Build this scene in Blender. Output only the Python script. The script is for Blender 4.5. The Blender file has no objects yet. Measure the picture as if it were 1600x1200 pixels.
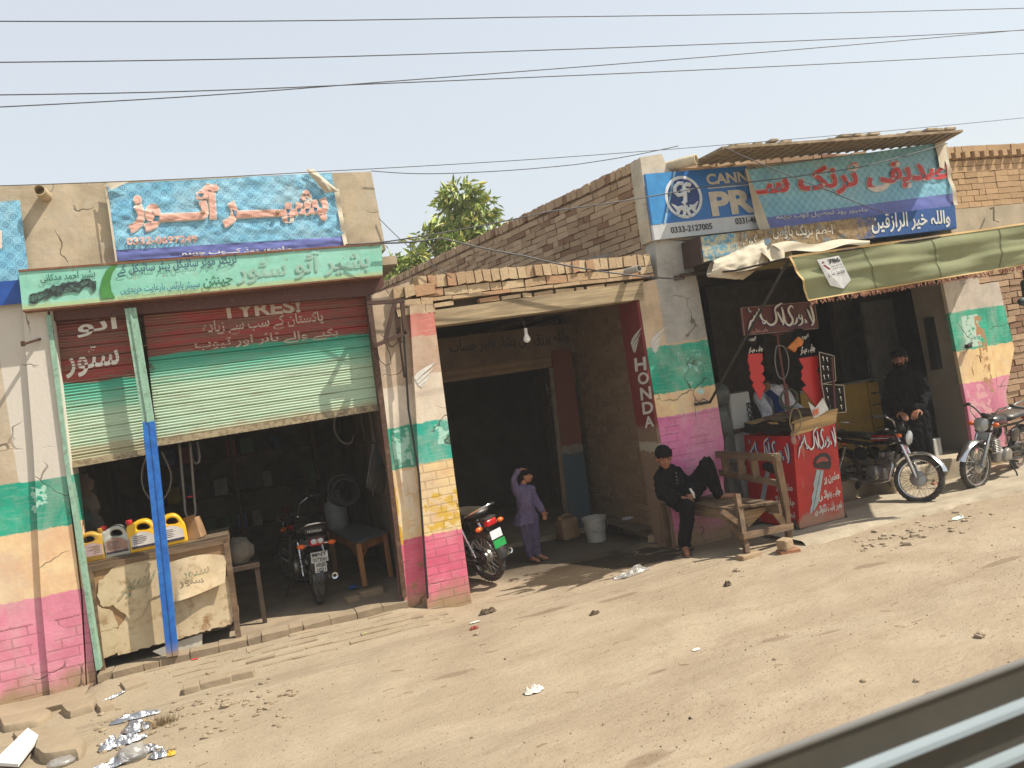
import bpy, bmesh, math, random
from mathutils import Vector as V, Matrix, noise
rad = math.radians
sc = bpy.context.scene
COL = sc.collection
random.seed(7)

# ------------------------------------------------------------------ camera
F, YAW, PITCH, ROLL, EYE = 1200.0, rad(19.5), rad(0.1), rad(-8.7), 1.9
_f = V((math.sin(YAW)*math.cos(PITCH), math.cos(YAW)*math.cos(PITCH), math.sin(PITCH)))
_r0 = V((math.cos(YAW), -math.sin(YAW), 0)); _u0 = _r0.cross(_f)
_r = math.cos(ROLL)*_r0 + math.sin(ROLL)*_u0
_u = -math.sin(ROLL)*_r0 + math.cos(ROLL)*_u0
CAMP = V((0, 0, EYE))
cam = bpy.data.cameras.new("camera"); camo = bpy.data.objects.new("camera", cam); COL.objects.link(camo)
m = Matrix((_r, _u, -_f)).transposed().to_4x4(); m.translation = CAMP
camo.matrix_world = m
cam.sensor_width = 36; cam.lens = F/1600*36; cam.clip_start = 0.05; cam.clip_end = 2000
cam.dof.use_dof = True; cam.dof.focus_distance = 8.0; cam.dof.aperture_fstop = 9.0
sc.camera = camo
sc.render.resolution_x, sc.render.resolution_y = 1024, 768

# ------------------------------------------------------------------ sky, sun, exposure
SUND = V((-0.66, 0.36, -1.0)).normalized()          # the way the light travels
w = bpy.data.worlds.new("World"); sc.world = w; w.use_nodes = True
nt = w.node_tree; bg = nt.nodes["Background"]
sky = nt.nodes.new("ShaderNodeTexSky"); sky.sky_type = 'NISHITA'; sky.sun_disc = False
sky.sun_elevation = math.asin(-SUND.z); sky.sun_rotation = math.atan2(-SUND.x, -SUND.y)
sky.air_density = 2.0; sky.dust_density = 1.0; sky.ozone_density = 1.0; sky.altitude = 100
hsv = nt.nodes.new("ShaderNodeHueSaturation"); hsv.inputs["Saturation"].default_value = 0.5
hz = nt.nodes.new("ShaderNodeMix"); hz.data_type = 'RGBA'; hz.inputs[0].default_value = 0.72; hz.inputs[7].default_value = (3.72, 4.02, 4.42, 1)   # even dust haze over the clear sky
nt.links.new(sky.outputs[0], hsv.inputs["Color"]); nt.links.new(hsv.outputs[0], hz.inputs[6]); nt.links.new(hz.outputs[2], bg.inputs[0])
bg.inputs[1].default_value = 0.125
sun = bpy.data.lights.new("sun", 'SUN'); sun.energy = 4.6; sun.angle = rad(0.55); sun.color = (1.0, 0.93, 0.82)
suno = bpy.data.objects.new("sun", sun); COL.objects.link(suno)
suno.rotation_euler = SUND.to_track_quat('-Z', 'Y').to_euler(); suno.location = (8, -4, 14)
sc.view_settings.view_transform = 'Standard'; sc.view_settings.look = 'None'
sc.view_settings.exposure = 0.62; sc.view_settings.gamma = 1.0

# ------------------------------------------------------------------ unprojecting helpers
def ray(px, py): return (px-800)/F*_r - (py-600)/F*_u + _f
def wy(px, py, Y):
    d = ray(px, py); return CAMP + d*(Y/d.y)
def wz(px, py, Z=0.0):
    d = ray(px, py); return CAMP + d*((Z-EYE)/d.z)
def wx(px, py, X):
    d = ray(px, py); return CAMP + d*(X/d.x)
def zy(px, py, Y): return wy(px, py, Y).z

# ------------------------------------------------------------------ mesh builder
class MB:
    def __init__(s): s.v = []; s.f = []; s.M = None; s.mi = []; s.cur = 0
    def add(s, vs, fs):
        o = len(s.v)
        if s.M is not None: vs = [s.M @ V(p) for p in vs]
        s.v += [tuple(p) for p in vs]
        for f in fs: s.f.append([i+o for i in f]); s.mi.append(s.cur)
    def hexa(s, P):
        s.add(P, [(0,3,2,1),(4,5,6,7),(0,1,5,4),(1,2,6,5),(2,3,7,6),(3,0,4,7)])
    def box(s, x0, x1, y0, y1, z0, z1):
        s.hexa([(x0,y0,z0),(x1,y0,z0),(x1,y1,z0),(x0,y1,z0),(x0,y0,z1),(x1,y0,z1),(x1,y1,z1),(x0,y1,z1)])
    def obox(s, c, ax, half):
        c = V(c); a, b, d = [V(k).normalized()*h for k, h in zip(ax, half)]
        s.hexa([c-a-b-d, c+a-b-d, c+a+b-d, c-a+b-d, c-a-b+d, c+a-b+d, c+a+b+d, c-a+b+d])
    def beam(s, p, q, w, h=None, up=(0,0,1)):
        p, q = V(p), V(q); d = (q-p).normalized(); up = V(up)
        if abs(d.dot(up)) > .98: up = V((0,1,0))
        a = d.cross(up).normalized(); b = a.cross(d)
        s.obox((p+q)/2, (d, a, b), ((q-p).length/2, w/2, (h or w)/2))
    def rbox(s, c, size, r=.01, seg=2, rot=None):
        bm = bmesh.new(); bmesh.ops.create_cube(bm, size=1)
        for v_ in bm.verts: v_.co = V((v_.co.x*size[0], v_.co.y*size[1], v_.co.z*size[2]))
        bmesh.ops.bevel(bm, geom=bm.edges[:], offset=r, segments=seg, affect='EDGES', profile=.5)
        bm.verts.index_update()
        R_ = rot if rot is not None else Matrix.Identity(3)
        s.add([V(c) + R_ @ v_.co for v_ in bm.verts], [[q.index for q in f.verts] for f in bm.faces]); bm.free()
    def prism(s, P, ext):
        n = len(P); P = [V(p) for p in P]; E = V(ext)
        s.add(P + [p+E for p in P], [list(range(n)), list(range(2*n-1, n-1, -1))] + [(i, i+n, (i+1) % n+n, (i+1) % n) for i in range(n)])
    def sheet(s, P): s.add(P, [list(range(len(P)))])
    def grid(s, fn, nu, nv, thick=None):
        P = [fn(i/nu, j/nv) for j in range(nv+1) for i in range(nu+1)]
        fs = [(j*(nu+1)+i, j*(nu+1)+i+1, (j+1)*(nu+1)+i+1, (j+1)*(nu+1)+i) for j in range(nv) for i in range(nu)]
        s.add(P, fs)
    def tube(s, pts, r, n=8, caps=True, closed=False):
        pts = [V(p) for p in pts]; N = len(pts)
        rs = r if isinstance(r, (list, tuple)) else [r]*N
        vs = []; prev = None
        for i, p in enumerate(pts):
            if closed: t = pts[(i+1) % N]-pts[i-1]
            else: t = pts[min(i+1, N-1)]-pts[max(i-1, 0)]
            t.normalize()
            if prev is None:
                a = t.cross(V((0,0,1)) if abs(t.z) < .9 else V((1,0,0))).normalized()
            else:
                a = prev - t*prev.dot(t)
                a = a.normalized() if a.length > 1e-6 else t.orthogonal().normalized()
            prev = a; b = t.cross(a)
            for k in range(n):
                an = 2*math.pi*k/n; vs.append(p + (a*math.cos(an)+b*math.sin(an))*rs[i])
        fs = []
        for i in range(N if closed else N-1):
            j = (i+1) % N
            for k in range(n): fs.append((i*n+k, i*n+(k+1) % n, j*n+(k+1) % n, j*n+k))
        if caps and not closed: fs += [list(range(n-1, -1, -1)), list(range((N-1)*n, N*n))]
        s.add(vs, fs)
    def cyl(s, p, q, r, n=14, r2=None): s.tube([p, q], [r, r if r2 is None else r2], n)
    def lathe(s, o, axis, prof, n=20, closed=True):
        o = V(o); ax = V(axis).normalized(); a = ax.orthogonal().normalized(); b = ax.cross(a)
        vs = []; N = len(prof)
        for (r, h) in prof:
            for k in range(n):
                an = 2*math.pi*k/n; vs.append(o + ax*h + (a*math.cos(an)+b*math.sin(an))*r)
        fs = [(i*n+k, i*n+(k+1) % n, (i+1)*n+(k+1) % n, (i+1)*n+k) for i in range(N-1) for k in range(n)]
        if closed: fs += [list(range(n-1, -1, -1)), list(range((N-1)*n, N*n))]
        s.add(vs, fs)
    def torus(s, c, axis, R_, r, n=36, m_=10, sq=1.0):
        c = V(c); ax = V(axis).normalized(); a = ax.orthogonal().normalized(); b = ax.cross(a)
        vs = []
        for i in range(n):
            t = 2*math.pi*i/n; d = a*math.cos(t)+b*math.sin(t)
            for k in range(m_):
                u = 2*math.pi*k/m_; vs.append(c + d*(R_+r*math.cos(u)) + ax*(r*sq*math.sin(u)))
        fs = [(i*m_+k, i*m_+(k+1) % m_, ((i+1) % n)*m_+(k+1) % m_, ((i+1) % n)*m_+k) for i in range(n) for k in range(m_)]
        s.add(vs, fs)
    def ell(s, c, rr, ax=None, nu=18, nv=12, fn=None):
        c = V(c); A = [V((1,0,0)), V((0,1,0)), V((0,0,1))] if ax is None else [V(k).normalized() for k in ax]
        vs = []
        for j in range(nv+1):
            t = math.pi*j/nv
            for i in range(nu):
                p = 2*math.pi*i/nu
                d = V((math.sin(t)*math.cos(p), math.sin(t)*math.sin(p), math.cos(t)))
                k = fn(d) if fn else 1.0
                vs.append(c + (A[0]*d.x*rr[0]+A[1]*d.y*rr[1]+A[2]*d.z*rr[2])*k)
        fs = [(j*nu+i, j*nu+(i+1) % nu, (j+1)*nu+(i+1) % nu, (j+1)*nu+i) for j in range(nv) for i in range(nu)]
        s.add(vs, fs)
    def cap(s, p, q, r1, r2, n=12):
        p, q = V(p), V(q); d = q-p; L = max(d.length, 1e-5); prof = []
        for k in range(5): a = math.pi/2*(1-k/4.0); prof.append((max(r1*math.cos(a), 1e-4), -r1*math.sin(a)))
        for k in range(5): a = math.pi/2*(k/4.0); prof.append((max(r2*math.cos(a), 1e-4), L+r2*math.sin(a)))
        s.lathe(p, d if d.length > 1e-5 else V((0,0,1)), prof, n)
    def chain(s, pts, rs):
        for i in range(len(pts)-1): s.cap(pts[i], pts[i+1], rs[i], rs[i+1])
    def loft(s, rings, n=40, folds=0.0, k=9, ph=0.0):
        vs = []; N = len(rings)
        for i, (c, rx, ry, ax, ay) in enumerate(rings):
            c = V(c); ax = V(ax).normalized(); ay = V(ay).normalized(); t = i/(N-1)
            for j in range(n):
                a = 2*math.pi*j/n; q = 1 + folds*t*(math.sin(k*a+ph)+.5*math.sin((k*2+1)*a+2*ph))
                vs.append(c + ax*math.cos(a)*rx*q + ay*math.sin(a)*ry*q)
        fs = [(i*n+j, i*n+(j+1) % n, (i+1)*n+(j+1) % n, (i+1)*n+j) for i in range(N-1) for j in range(n)]
        fs += [list(range(n-1, -1, -1)), list(range((N-1)*n, N*n))]
        s.add(vs, fs)

ORG = {}
def tag(o, label=None, cat=None, group=None, kind=None):
    if label: o['label'] = label
    if cat: o['category'] = cat
    if group: o['group'] = group
    if kind: o['kind'] = kind
    return o
def thing(name, label, cat, loc, rot=(0,0,0), group=None):
    o = bpy.data.objects.new(name, None); COL.objects.link(o); o.empty_display_size = .2
    o.location = loc; o.rotation_euler = rot; ORG[o.name] = V(loc)
    return tag(o, label, cat, group)
def finish(me, mats, smooth):
    for mm in (mats if isinstance(mats, (list, tuple)) else [mats]): me.materials.append(mm)
    if smooth:
        me.polygons.foreach_set("use_smooth", [True]*len(me.polygons))
        if smooth != 'all':
            try: me.set_sharp_from_angle(angle=rad(smooth if smooth > 1 else 40))
            except Exception: pass
def build(mb, name, mats, parent=None, smooth=False, local=False, label=None, cat=None, group=None, kind=None, weld=False):
    """the collected shape becomes ONE object; world coordinates unless local"""
    if parent is not None: org = V((0,0,0)) if local else ORG[parent.name]
    else:
        xs, ys, zs = zip(*mb.v); org = V(((min(xs)+max(xs))/2, (min(ys)+max(ys))/2, min(zs)))
    me = bpy.data.meshes.new(name)
    me.from_pydata([(p[0]-org.x, p[1]-org.y, p[2]-org.z) for p in mb.v], [], mb.f)
    if any(mb.mi): me.polygons.foreach_set("material_index", mb.mi)
    if weld:
        bm = bmesh.new(); bm.from_mesh(me); bmesh.ops.remove_doubles(bm, verts=bm.verts, dist=1e-5)
        bmesh.ops.recalc_face_normals(bm, faces=bm.faces); bm.to_mesh(me); bm.free()
    me.update(); finish(me, mats, smooth)
    o = bpy.data.objects.new(name, me); COL.objects.link(o)
    if parent is not None: o.parent = parent; ORG[o.name] = org
    else: o.location = org; ORG[o.name] = org
    return tag(o, label, cat, group, kind)
def blend(mb, voxel, smooth=6, fac=.5, folds=None):
    """fuse overlapping shapes into one continuous skin"""
    me = bpy.data.meshes.new("t"); me.from_pydata(mb.v, [], mb.f); me.update()
    o = bpy.data.objects.new("t", me); COL.objects.link(o)
    r = o.modifiers.new("r", 'REMESH'); r.mode = 'VOXEL'; r.voxel_size = voxel
    if smooth: s_ = o.modifiers.new("s", 'SMOOTH'); s_.iterations = smooth; s_.factor = fac
    dg = bpy.context.evaluated_depsgraph_get(); e = o.evaluated_get(dg); m2 = e.to_mesh()
    out = MB()
    vs = [v_.co.copy() for v_ in m2.vertices]; ns = [v_.normal.copy() for v_ in m2.vertices]
    if folds:
        amp, fx, st = folds
        vs = [p + n_*amp*(1.1*noise.noise(V((p.x*fx, p.y*fx, p.z*fx*st)))+.9*(.35-abs(noise.noise(V((p.x*fx*1.7+p.z*fx*.9+9, p.y*fx*1.7, p.z*fx*st*1.6-p.x*fx*.8)))*1.6))) for p, n_ in zip(vs, ns)]
    out.add(vs, [list(p.vertices) for p in m2.polygons])
    e.to_mesh_clear(); bpy.data.objects.remove(o); bpy.data.meshes.remove(me)
    return out
def sharelink(o, parent=None):
    c = o.copy(); COL.objects.link(c)
    if parent is not None: c.parent = parent
    return c

# ------------------------------------------------------------------ materials
def lin(c): c /= 255.0; return c/12.92 if c <= .04045 else ((c+.055)/1.055)**2.4
def C(r, g, b, k=.8): return (lin(r)*k, lin(g)*k, lin(b)*k, 1)
class NM:
    def __init__(s, name):
        s.m = bpy.data.materials.new(name); s.m.use_nodes = True; s.t = s.m.node_tree
        s.b = s.t.nodes["Principled BSDF"]; s._p = None; s._o = None
    def n(s, ty, ins=None, **at):
        x = s.t.nodes.new(ty)
        for k, v_ in at.items(): setattr(x, k, v_)
        for k, v_ in (ins or {}).items(): s.set(x.inputs[k], v_)
        return x
    def set(s, inp, v_):
        if isinstance(v_, bpy.types.NodeSocket): s.t.links.new(v_, inp)
        else: inp.default_value = v_
    def pos(s):
        if s._p is None: s._p = s.n("ShaderNodeNewGeometry").outputs["Position"]
        return s._p
    def obj(s):
        if s._o is None: s._o = s.n("ShaderNodeTexCoord").outputs["Object"]
        return s._o
    def sep(s, v_): return s.n("ShaderNodeSeparateXYZ", {0: v_}).outputs
    def vec(s, x, y, z): return s.n("ShaderNodeCombineXYZ", {0: x, 1: y, 2: z}).outputs[0]
    def scale(s, v_, k): return s.n("ShaderNodeVectorMath", {0: v_, 1: k}, operation='MULTIPLY').outputs[0]
    def noise(s, v_, sc_, det=4.0, ro=.6, di=0.0): return s.n("ShaderNodeTexNoise", {"Vector": v_, "Scale": sc_, "Detail": det, "Roughness": ro, "Distortion": di}).outputs[0]
    def math(s, op, a, b=0.0, cl=False): return s.n("ShaderNodeMath", {0: a, 1: b}, operation=op, use_clamp=cl).outputs[0]
    def step(s, x, a, b): return s.n("ShaderNodeMapRange", {0: x, 1: a, 2: b, 3: 0.0, 4: 1.0}, interpolation_type='SMOOTHSTEP').outputs[0]
    def mix(s, f, a, b, bl='MIX'):
        x = s.n("ShaderNodeMix", data_type='RGBA', blend_type=bl)
        s.set(x.inputs[0], f); s.set(x.inputs[6], a); s.set(x.inputs[7], b); return x.outputs[2]
    def island(s): return s.n("ShaderNodeNewGeometry").outputs["Random Per Island"]
    def up(s): return s.sep(s.n("ShaderNodeNewGeometry").outputs["Normal"])[2]
    def brick(s, v_, bw, bh, mortar=.008, sm=.3, **k): return s.n("ShaderNodeTexBrick", {"Vector": v_, "Scale": 1.0, "Brick Width": bw, "Row Height": bh, "Mortar Size": mortar, "Mortar Smooth": sm, "Color1": (0,0,0,1), "Color2": (1,1,1,1), "Mortar": (.5,.5,.5,1)}, **k).outputs
    def bump(s, h, st=.5, d=.01, nrm=None):
        i = {"Height": h, "Strength": st, "Distance": d}
        if nrm is not None: i["Normal"] = nrm
        return s.n("ShaderNodeBump", i).outputs[0]
    def out(s, col, rough=.8, metal=0.0, nrm=None, **k):
        s.set(s.b.inputs["Base Color"], col); s.set(s.b.inputs["Roughness"], rough); s.set(s.b.inputs["Metallic"], metal)
        if nrm is not None: s.set(s.b.inputs["Normal"], nrm)
        for a, v_ in k.items(): s.set(s.b.inputs[a.replace('_', ' ')], v_)
        return s.m
DUST = C(198, 176, 144, .5)
MC = {}
def simple(name, col, rough=.75, metal=0.0, var=.25, sc_=6.0, bump=.15, bsc=40.0, dust=.15, **k):
    if name in MC: return MC[name]
    q = NM(name); p = q.obj()
    n1 = q.noise(p, sc_, 5.0, .65); d = [c*(1-var) for c in col[:3]]+[1]; l = [min(c*(1+var*.7), 1) for c in col[:3]]+[1]
    c_ = q.mix(q.step(n1, .3, .7), d, l)
    if dust > 0:
        u_ = q.math('MULTIPLY', q.step(q.up(), .2, 1.0), .6)
        f_ = q.math('MULTIPLY', q.math('ADD', q.step(q.noise(p, sc_*1.7, 6.0, .7), .42, .75), u_), dust, True)
        c_ = q.mix(f_, c_, DUST)
    nr = q.bump(q.noise(p, bsc, 4.0, .6), bump, .01) if bump > 0 else None
    MC[name] = q.out(c_, q.math('ADD', rough-.08, q.math('MULTIPLY', n1, .16), True), metal, nr, **k)
    return MC[name]
def paint(name, col, rough=.7, wear=.0, under=None):
    if name in MC: return MC[name]
    q = NM(name); p = q.pos(); n1 = q.noise(p, 9.0, 5.0, .7)
    c_ = q.mix(q.step(n1, .3, .75), [k*.8 for k in col[:3]]+[1], [min(k*1.1, 1) for k in col[:3]]+[1])
    if wear > 0: c_ = q.mix(q.math('MULTIPLY', q.step(q.noise(p, 30.0, 6.0, .75), .62-wear*.35, .7-wear*.3), min(1.0, wear*1.4)), c_, under or C(150,130,100))
    MC[name] = q.out(c_, rough); return MC[name]
def wood(name, col, ax=0, rough=.8, dust=.25):
    if name in MC: return MC[name]
    q = NM(name); s_ = [18, 18, 18]; s_[ax] = 1.2
    p = q.scale(q.obj(), tuple(s_)); n1 = q.noise(p, 1.0, 6.0, .7, .6); n2 = q.noise(q.obj(), 5.0, 4.0, .6)
    c_ = q.mix(q.step(n1, .3, .7), [k*.45 for k in col[:3]]+[1], [min(k*1.25, 1) for k in col[:3]]+[1])
    c_ = q.mix(q.math('MULTIPLY', q.step(n2, .4, .7), dust), c_, DUST)
    MC[name] = q.out(c_, rough, 0.0, q.bump(n1, .4, .006)); return MC[name]

# ------------------------------------------------------------------ lettering (Urdu is joined letter by letter, right to left)
_A = {'ا':(0xFE8D,2),'آ':(0xFE81,2),'ب':(0xFE8F,4),'پ':(0xFB56,4),'ت':(0xFE95,4),'ٹ':(0xFB66,4),'ج':(0xFE9D,4),'چ':(0xFB7A,4),'ح':(0xFEA1,4),'خ':(0xFEA5,4),'د':(0xFEA9,2),'ڈ':(0xFB88,2),'ر':(0xFEAD,2),'ز':(0xFEAF,2),'س':(0xFEB1,4),'ش':(0xFEB5,4),'ص':(0xFEB9,4),'ع':(0xFEC9,4),'غ':(0xFECD,4),'ط':(0xFEC1,4),'ف':(0xFED1,4),'ق':(0xFED5,4),'ک':(0xFB8E,4),'گ':(0xFB92,4),'ل':(0xFEDD,4),'م':(0xFEE1,4),'ن':(0xFEE5,4),'و':(0xFEED,2),'ہ':(0xFBA6,4),'ھ':(0xFBAA,4),'ی':(0xFBFC,4),'ے':(0xFBAE,2),'ئ':(0xFE89,4),'ۃ':(0xFE93,2)}
def urdu(t):
    t = t.replace('لا', '\u0001'); o = []
    def dual(c): return c == 'ـ' or (c in _A and _A[c][1] == 4)
    def joins(c): return c == 'ـ' or c == '\u0001' or c in _A
    for i, c in enumerate(t):
        pv = i > 0 and dual(t[i-1]) and joins(c); nx = i+1 < len(t) and dual(c) and joins(t[i+1])
        if c == '\u0001': o.append(chr(0xFEFC if pv else 0xFEFB))
        elif c in _A:
            b, k = _A[c]; j = (1 if pv else 0) if not nx else (3 if pv else 2)
            o.append(chr(b + (j if j < k else j-2)))
        else: o.append(c)
    return ''.join(reversed(o))
def glyphs(txt, bold=0.0):
    cu = bpy.data.curves.new("t", 'FONT'); cu.body = txt; cu.size = 1.0; cu.offset = bold; cu.resolution_u = 4
    o = bpy.data.objects.new("t", cu); COL.objects.link(o)
    bpy.context.view_layer.update()
    m_ = o.to_mesh(); vs = [(v_.co.x, v_.co.y) for v_ in m_.vertices]; fs = [list(p.vertices) for p in m_.polygons]
    o.to_mesh_clear(); bpy.data.objects.remove(o); bpy.data.curves.remove(cu)
    return vs, fs
def letter(mb, txt, quad, off=(0,-.003,0), bold=0.0, base=None, shear=0.0, surf=None):
    """write txt so that its box fills quad = TL, TR, BR, BL; surf(P) may push each point to follow a cloth"""
    vs, fs = glyphs(txt, bold)
    if not vs: return
    ref = glyphs(txt, base)[0] if base is not None else vs
    x0 = min(p[0] for p in ref); x1 = max(p[0] for p in ref); y0 = min(p[1] for p in ref); y1 = max(p[1] for p in ref)
    TL, TR, BR, BL = [V(p) for p in quad]; O = V(off); P = []
    par = list(range(len(vs)))
    def find(i):
        while par[i] != i: par[i] = par[par[i]]; i = par[i]
        return i
    for f in fs:
        r0 = find(f[0])
        for i in f[1:]: par[find(i)] = r0
    ids = {}; st = O.normalized()*.0004            # overlapping letters never share a plane
    for i, (x, y) in enumerate(vs):
        k = ids.setdefault(find(i), len(ids))
        a = (x-x0)/(x1-x0); b = (y-y0)/(y1-y0); a += shear*(b-.5)
        P.append((BL*(1-a)+BR*a)*(1-b) + (TL*(1-a)+TR*a)*b + O + st*(k % 5))
    if surf:
        bm = bmesh.new(); bv = [bm.verts.new(p) for p in P]
        for f in fs:
            try: bm.faces.new([bv[i] for i in f])
            except ValueError: pass
        for ax in (0, 2):
            lo = min(v_.co[ax] for v_ in bm.verts); hi = max(v_.co[ax] for v_ in bm.verts); k = int((hi-lo)/.025)
            for i in range(1, k+1):
                pc_ = V((0,0,0)); pc_[ax] = lo+(hi-lo)*i/(k+1); pn = V((0,0,0)); pn[ax] = 1
                bmesh.ops.bisect_plane(bm, geom=bm.verts[:]+bm.edges[:]+bm.faces[:], plane_co=pc_, plane_no=pn)
        bmesh.ops.triangulate(bm, faces=bm.faces[:])
        bm.verts.index_update(); P = [v_.co+surf(v_.co) for v_ in bm.verts]; fs = [[v_.index for v_ in f.verts] for f in bm.faces]; bm.free()
    mb.add(P, fs)
def uvof(Q, P):
    u = v_ = .5
    for _ in range(4):
        t, b = lerp(Q[0], Q[1], u), lerp(Q[3], Q[2], u); v_ = (t.z-P.z)/(t.z-b.z)
        l, r_ = lerp(Q[0], Q[3], v_), lerp(Q[1], Q[2], v_); u = (P.x-l.x)/(r_.x-l.x)
    return u, v_
# brush lettering traced stroke by stroke: x, y, width in the sign's own frame
LAHORI = [[(1378,842,8),(1386,870,22),(1394,930,22),(1394,985,20),(1378,1020,16),(1362,1032,6)],[(1340,880,6),(1352,900,18),(1368,960,20),(1384,1005,16)],
 [(1306,975,14),(1318,990,16),(1320,1005,10),(1302,1000,8)],[(1262,925,6),(1254,948,15),(1268,968,18),(1286,952,12),(1278,930,8)],[(1285,958,12),(1281,1000,18),(1258,1025,14),(1235,1030,5)],
 [(1234,958,12),(1228,990,20),(1210,1015,14),(1188,1024,4)],[(1210,872,7),(1196,850,16),(1172,868,20),(1162,900,22),(1178,940,22),(1192,975,20),(1182,1010,20),(1150,1032,20),(1126,1012,18),(1118,975,10),(1122,950,4)],
 [(1100,860,8),(1108,900,20),(1108,960,22),(1100,1015,16),(1085,1030,5)],[(1052,905,6),(1064,925,18),(1082,980,20),(1096,1012,16)],
 [(1112,822,6),(1085,838,16),(1050,862,18),(1034,890,12)],[(1034,888,12),(1040,940,22),(1036,985,22),(1010,1020,22),(975,1028,20),(950,1008,14),(942,985,5)],
 [(888,878,8),(890,910,22),(900,960,20),(914,988,14)],[(915,983,12),(932,998,18),(925,1015,14),(908,1010,12),(905,994,6)],
 [(868,905,8),(862,935,18),(850,960,16),(838,942,8),(834,962,16),(822,984,16),(800,1000,20),(785,1040,18),(772,1075,12),(764,1098,3)],[(790,872,6),(798,900,9),(812,905,8),(800,914,6)]]
def brush(mb, Q, off, grow=0.0, dx=0.0, dy=0.0):
    O = V(off)
    for si, st in enumerate(LAHORI):
        pts = []
        for i in range(len(st)-1):
            p0, p1, p2, p3 = st[max(i-1, 0)], st[i], st[i+1], st[min(i+2, len(st)-1)]
            for k in range(6):
                f = k/6; pts.append([.5*((2*p1[c])+(-p0[c]+p2[c])*f+(2*p0[c]-5*p1[c]+4*p2[c]-p3[c])*f*f+(-p0[c]+3*p1[c]-3*p2[c]+p3[c])*f**3) for c in range(3)])
        pts.append(list(st[-1])); L = []
        for i, (x, y, w_) in enumerate(pts):
            a, b = pts[max(i-1, 0)], pts[min(i+1, len(pts)-1)]; tx, ty = b[0]-a[0], b[1]-a[1]; n_ = math.hypot(tx, ty) or 1
            hw = (max(w_, 2)*.47+grow)
            for sg in (-1, 1):
                X, Y = x-ty/n_*hw*sg+dx, y+tx/n_*hw*sg+dy
                L.append(bil(Q, (X-738)/695, (Y+.097*(X-738)-870)/254)+O+O.normalized()*.0004*si)
        mb.add(L, [(2*i, 2*i+1, 2*i+3, 2*i+2) for i in range(len(pts)-1)])
def qy(pts, Y): return [wy(x, y, Y) for x, y in pts]
def write(txt, quad, mat, parent, ur=True, bold=0.0, off=(0,-.003,0), base=None, shear=0.0, name='lettering', surf=None):
    mb = MB(); letter(mb, urdu(txt) if ur else txt, quad, off, bold, base, shear, surf)
    return build(mb, name, mat, parent)
def lerp(a, b, t): return V(a)*(1-t)+V(b)*t
def bil(Q, u, v_):           # Q = TL,TR,BR,BL ; v=0 top
    return lerp(lerp(Q[0], Q[1], u), lerp(Q[3], Q[2], u), v_)
def bricks(mb, O, u, n, L, H, bl=.225, bh=.075, gap=.009, dep=.1, jit=.004, keep=None, soldier=False):
    O, u, n = V(O), V(u).normalized(), V(n).normalized(); z = V((0,0,1))
    rows = max(1, int(H/bh+.5)); R_ = random.Random(int(L*1000)+rows)
    for r_ in range(rows):
        x = -(bl/2 if r_ % 2 else 0)*1.0
        while x < L-.01:
            b = bl*R_.choice((1, 1, 1, .5, .97)) if not soldier else bl*R_.uniform(.85, 1.15)
            a0, a1 = max(x, 0)+gap/2, min(x+b, L)-gap/2
            x += b
            if a1-a0 < .02: continue
            z0, z1 = r_*bh+gap/2, (r_+1)*bh-gap/2
            if keep and not keep((a0+a1)/2, (z0+z1)/2): continue
            j = lambda k=1.0: R_.uniform(-jit, jit)*k
            o_ = R_.uniform(-jit, jit)*1.6; t = R_.uniform(-jit, jit)*.8
            P = []
            for d in (0, 1):
                for (aa, zz, sg) in ((a0, z0, -1), (a1, z0, 1), (a1, z1, 1), (a0, z1, -1)):
                    P.append(O + u*(aa+j(.6)) + z*(zz+j(.6)+sg*t) + n*((o_ if d else -dep)))
            mb.hexa(P)
# ================================================================== SETTING: ground
def gh(x, y):
    h = .035*noise.noise(V((x*.55, y*.8, 3.1))) + .016*noise.noise(V((x*1.9, y*2.6, 7.7))) + .006*noise.noise(V((x*6, y*8, 1.7)))
    # soft wheel ruts along the road
    h += .018*math.sin(y*5.2+.6*math.sin(x*.7)) * max(0, min(1, (6.0-y)/2.0)) + .010*abs(noise.noise(V((x*2.4, y*3.4, 5.5))))*max(0, min(1, (6.4-y)))
    near = max(0, min(1, (y-6.2)/.7))                      # rises against the thresholds of the first shop
    s1 = max(0, min(1, (1.6-x)/.5)) * max(0, min(1, (x+1.6)/.3))
    h += near*s1*.075
    h -= .02*max(0, min(1, (y-6.6)/.5)) * (1-s1)
    return h if y < 40 else 0
def gaxis(a, b, st, far):
    xs = []; x = a
    while x <= b: xs.append(x); x += st
    k = st
    while xs[-1] < far: k *= 1.5; xs.append(xs[-1]+k)
    k = st
    while xs[0] > -far: k *= 1.5; xs.insert(0, xs[0]-k)
    return xs
gx = gaxis(-2.6, 10.5, .05, 400); gy = gaxis(2.6, 9.4, .045, 400)
mb = MB(); nx = len(gx)
mb.add([(x, y, gh(x, y) if -6 < x < 14 and 0 < y < 12 else 0) for y in gy for x in gx], [(j*nx+i, j*nx+i+1, (j+1)*nx+i+1, (j+1)*nx+i) for j in range(len(gy)-1) for i in range(nx-1)])
q = NM("dusty_earth"); p = q.pos(); P_ = q.sep(p)
st = q.scale(p, (1.0, 2.4, 1.0))
n1 = q.noise(st, 1.1, 6.0, .62, .4); n2 = q.noise(st, 4.5, 8.0, .7); n3 = q.noise(p, 60.0, 5.0, .75)
c = q.mix(q.step(n1, .32, .68), C(200, 178, 149, .51), C(212, 192, 163, .54))
c = q.mix(q.math('MULTIPLY', q.step(n2, .5, .74), .4), c, C(182, 156, 126, .44))
c = q.mix(q.math('MULTIPLY', q.step(n3, .56, .72), .35), c, C(140, 116, 90, .40))
sp = q.n('ShaderNodeTexVoronoi', {'Vector': p, 'Scale': 34.0}).outputs[0]; sp2 = q.step(sp, .17, .10)
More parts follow.
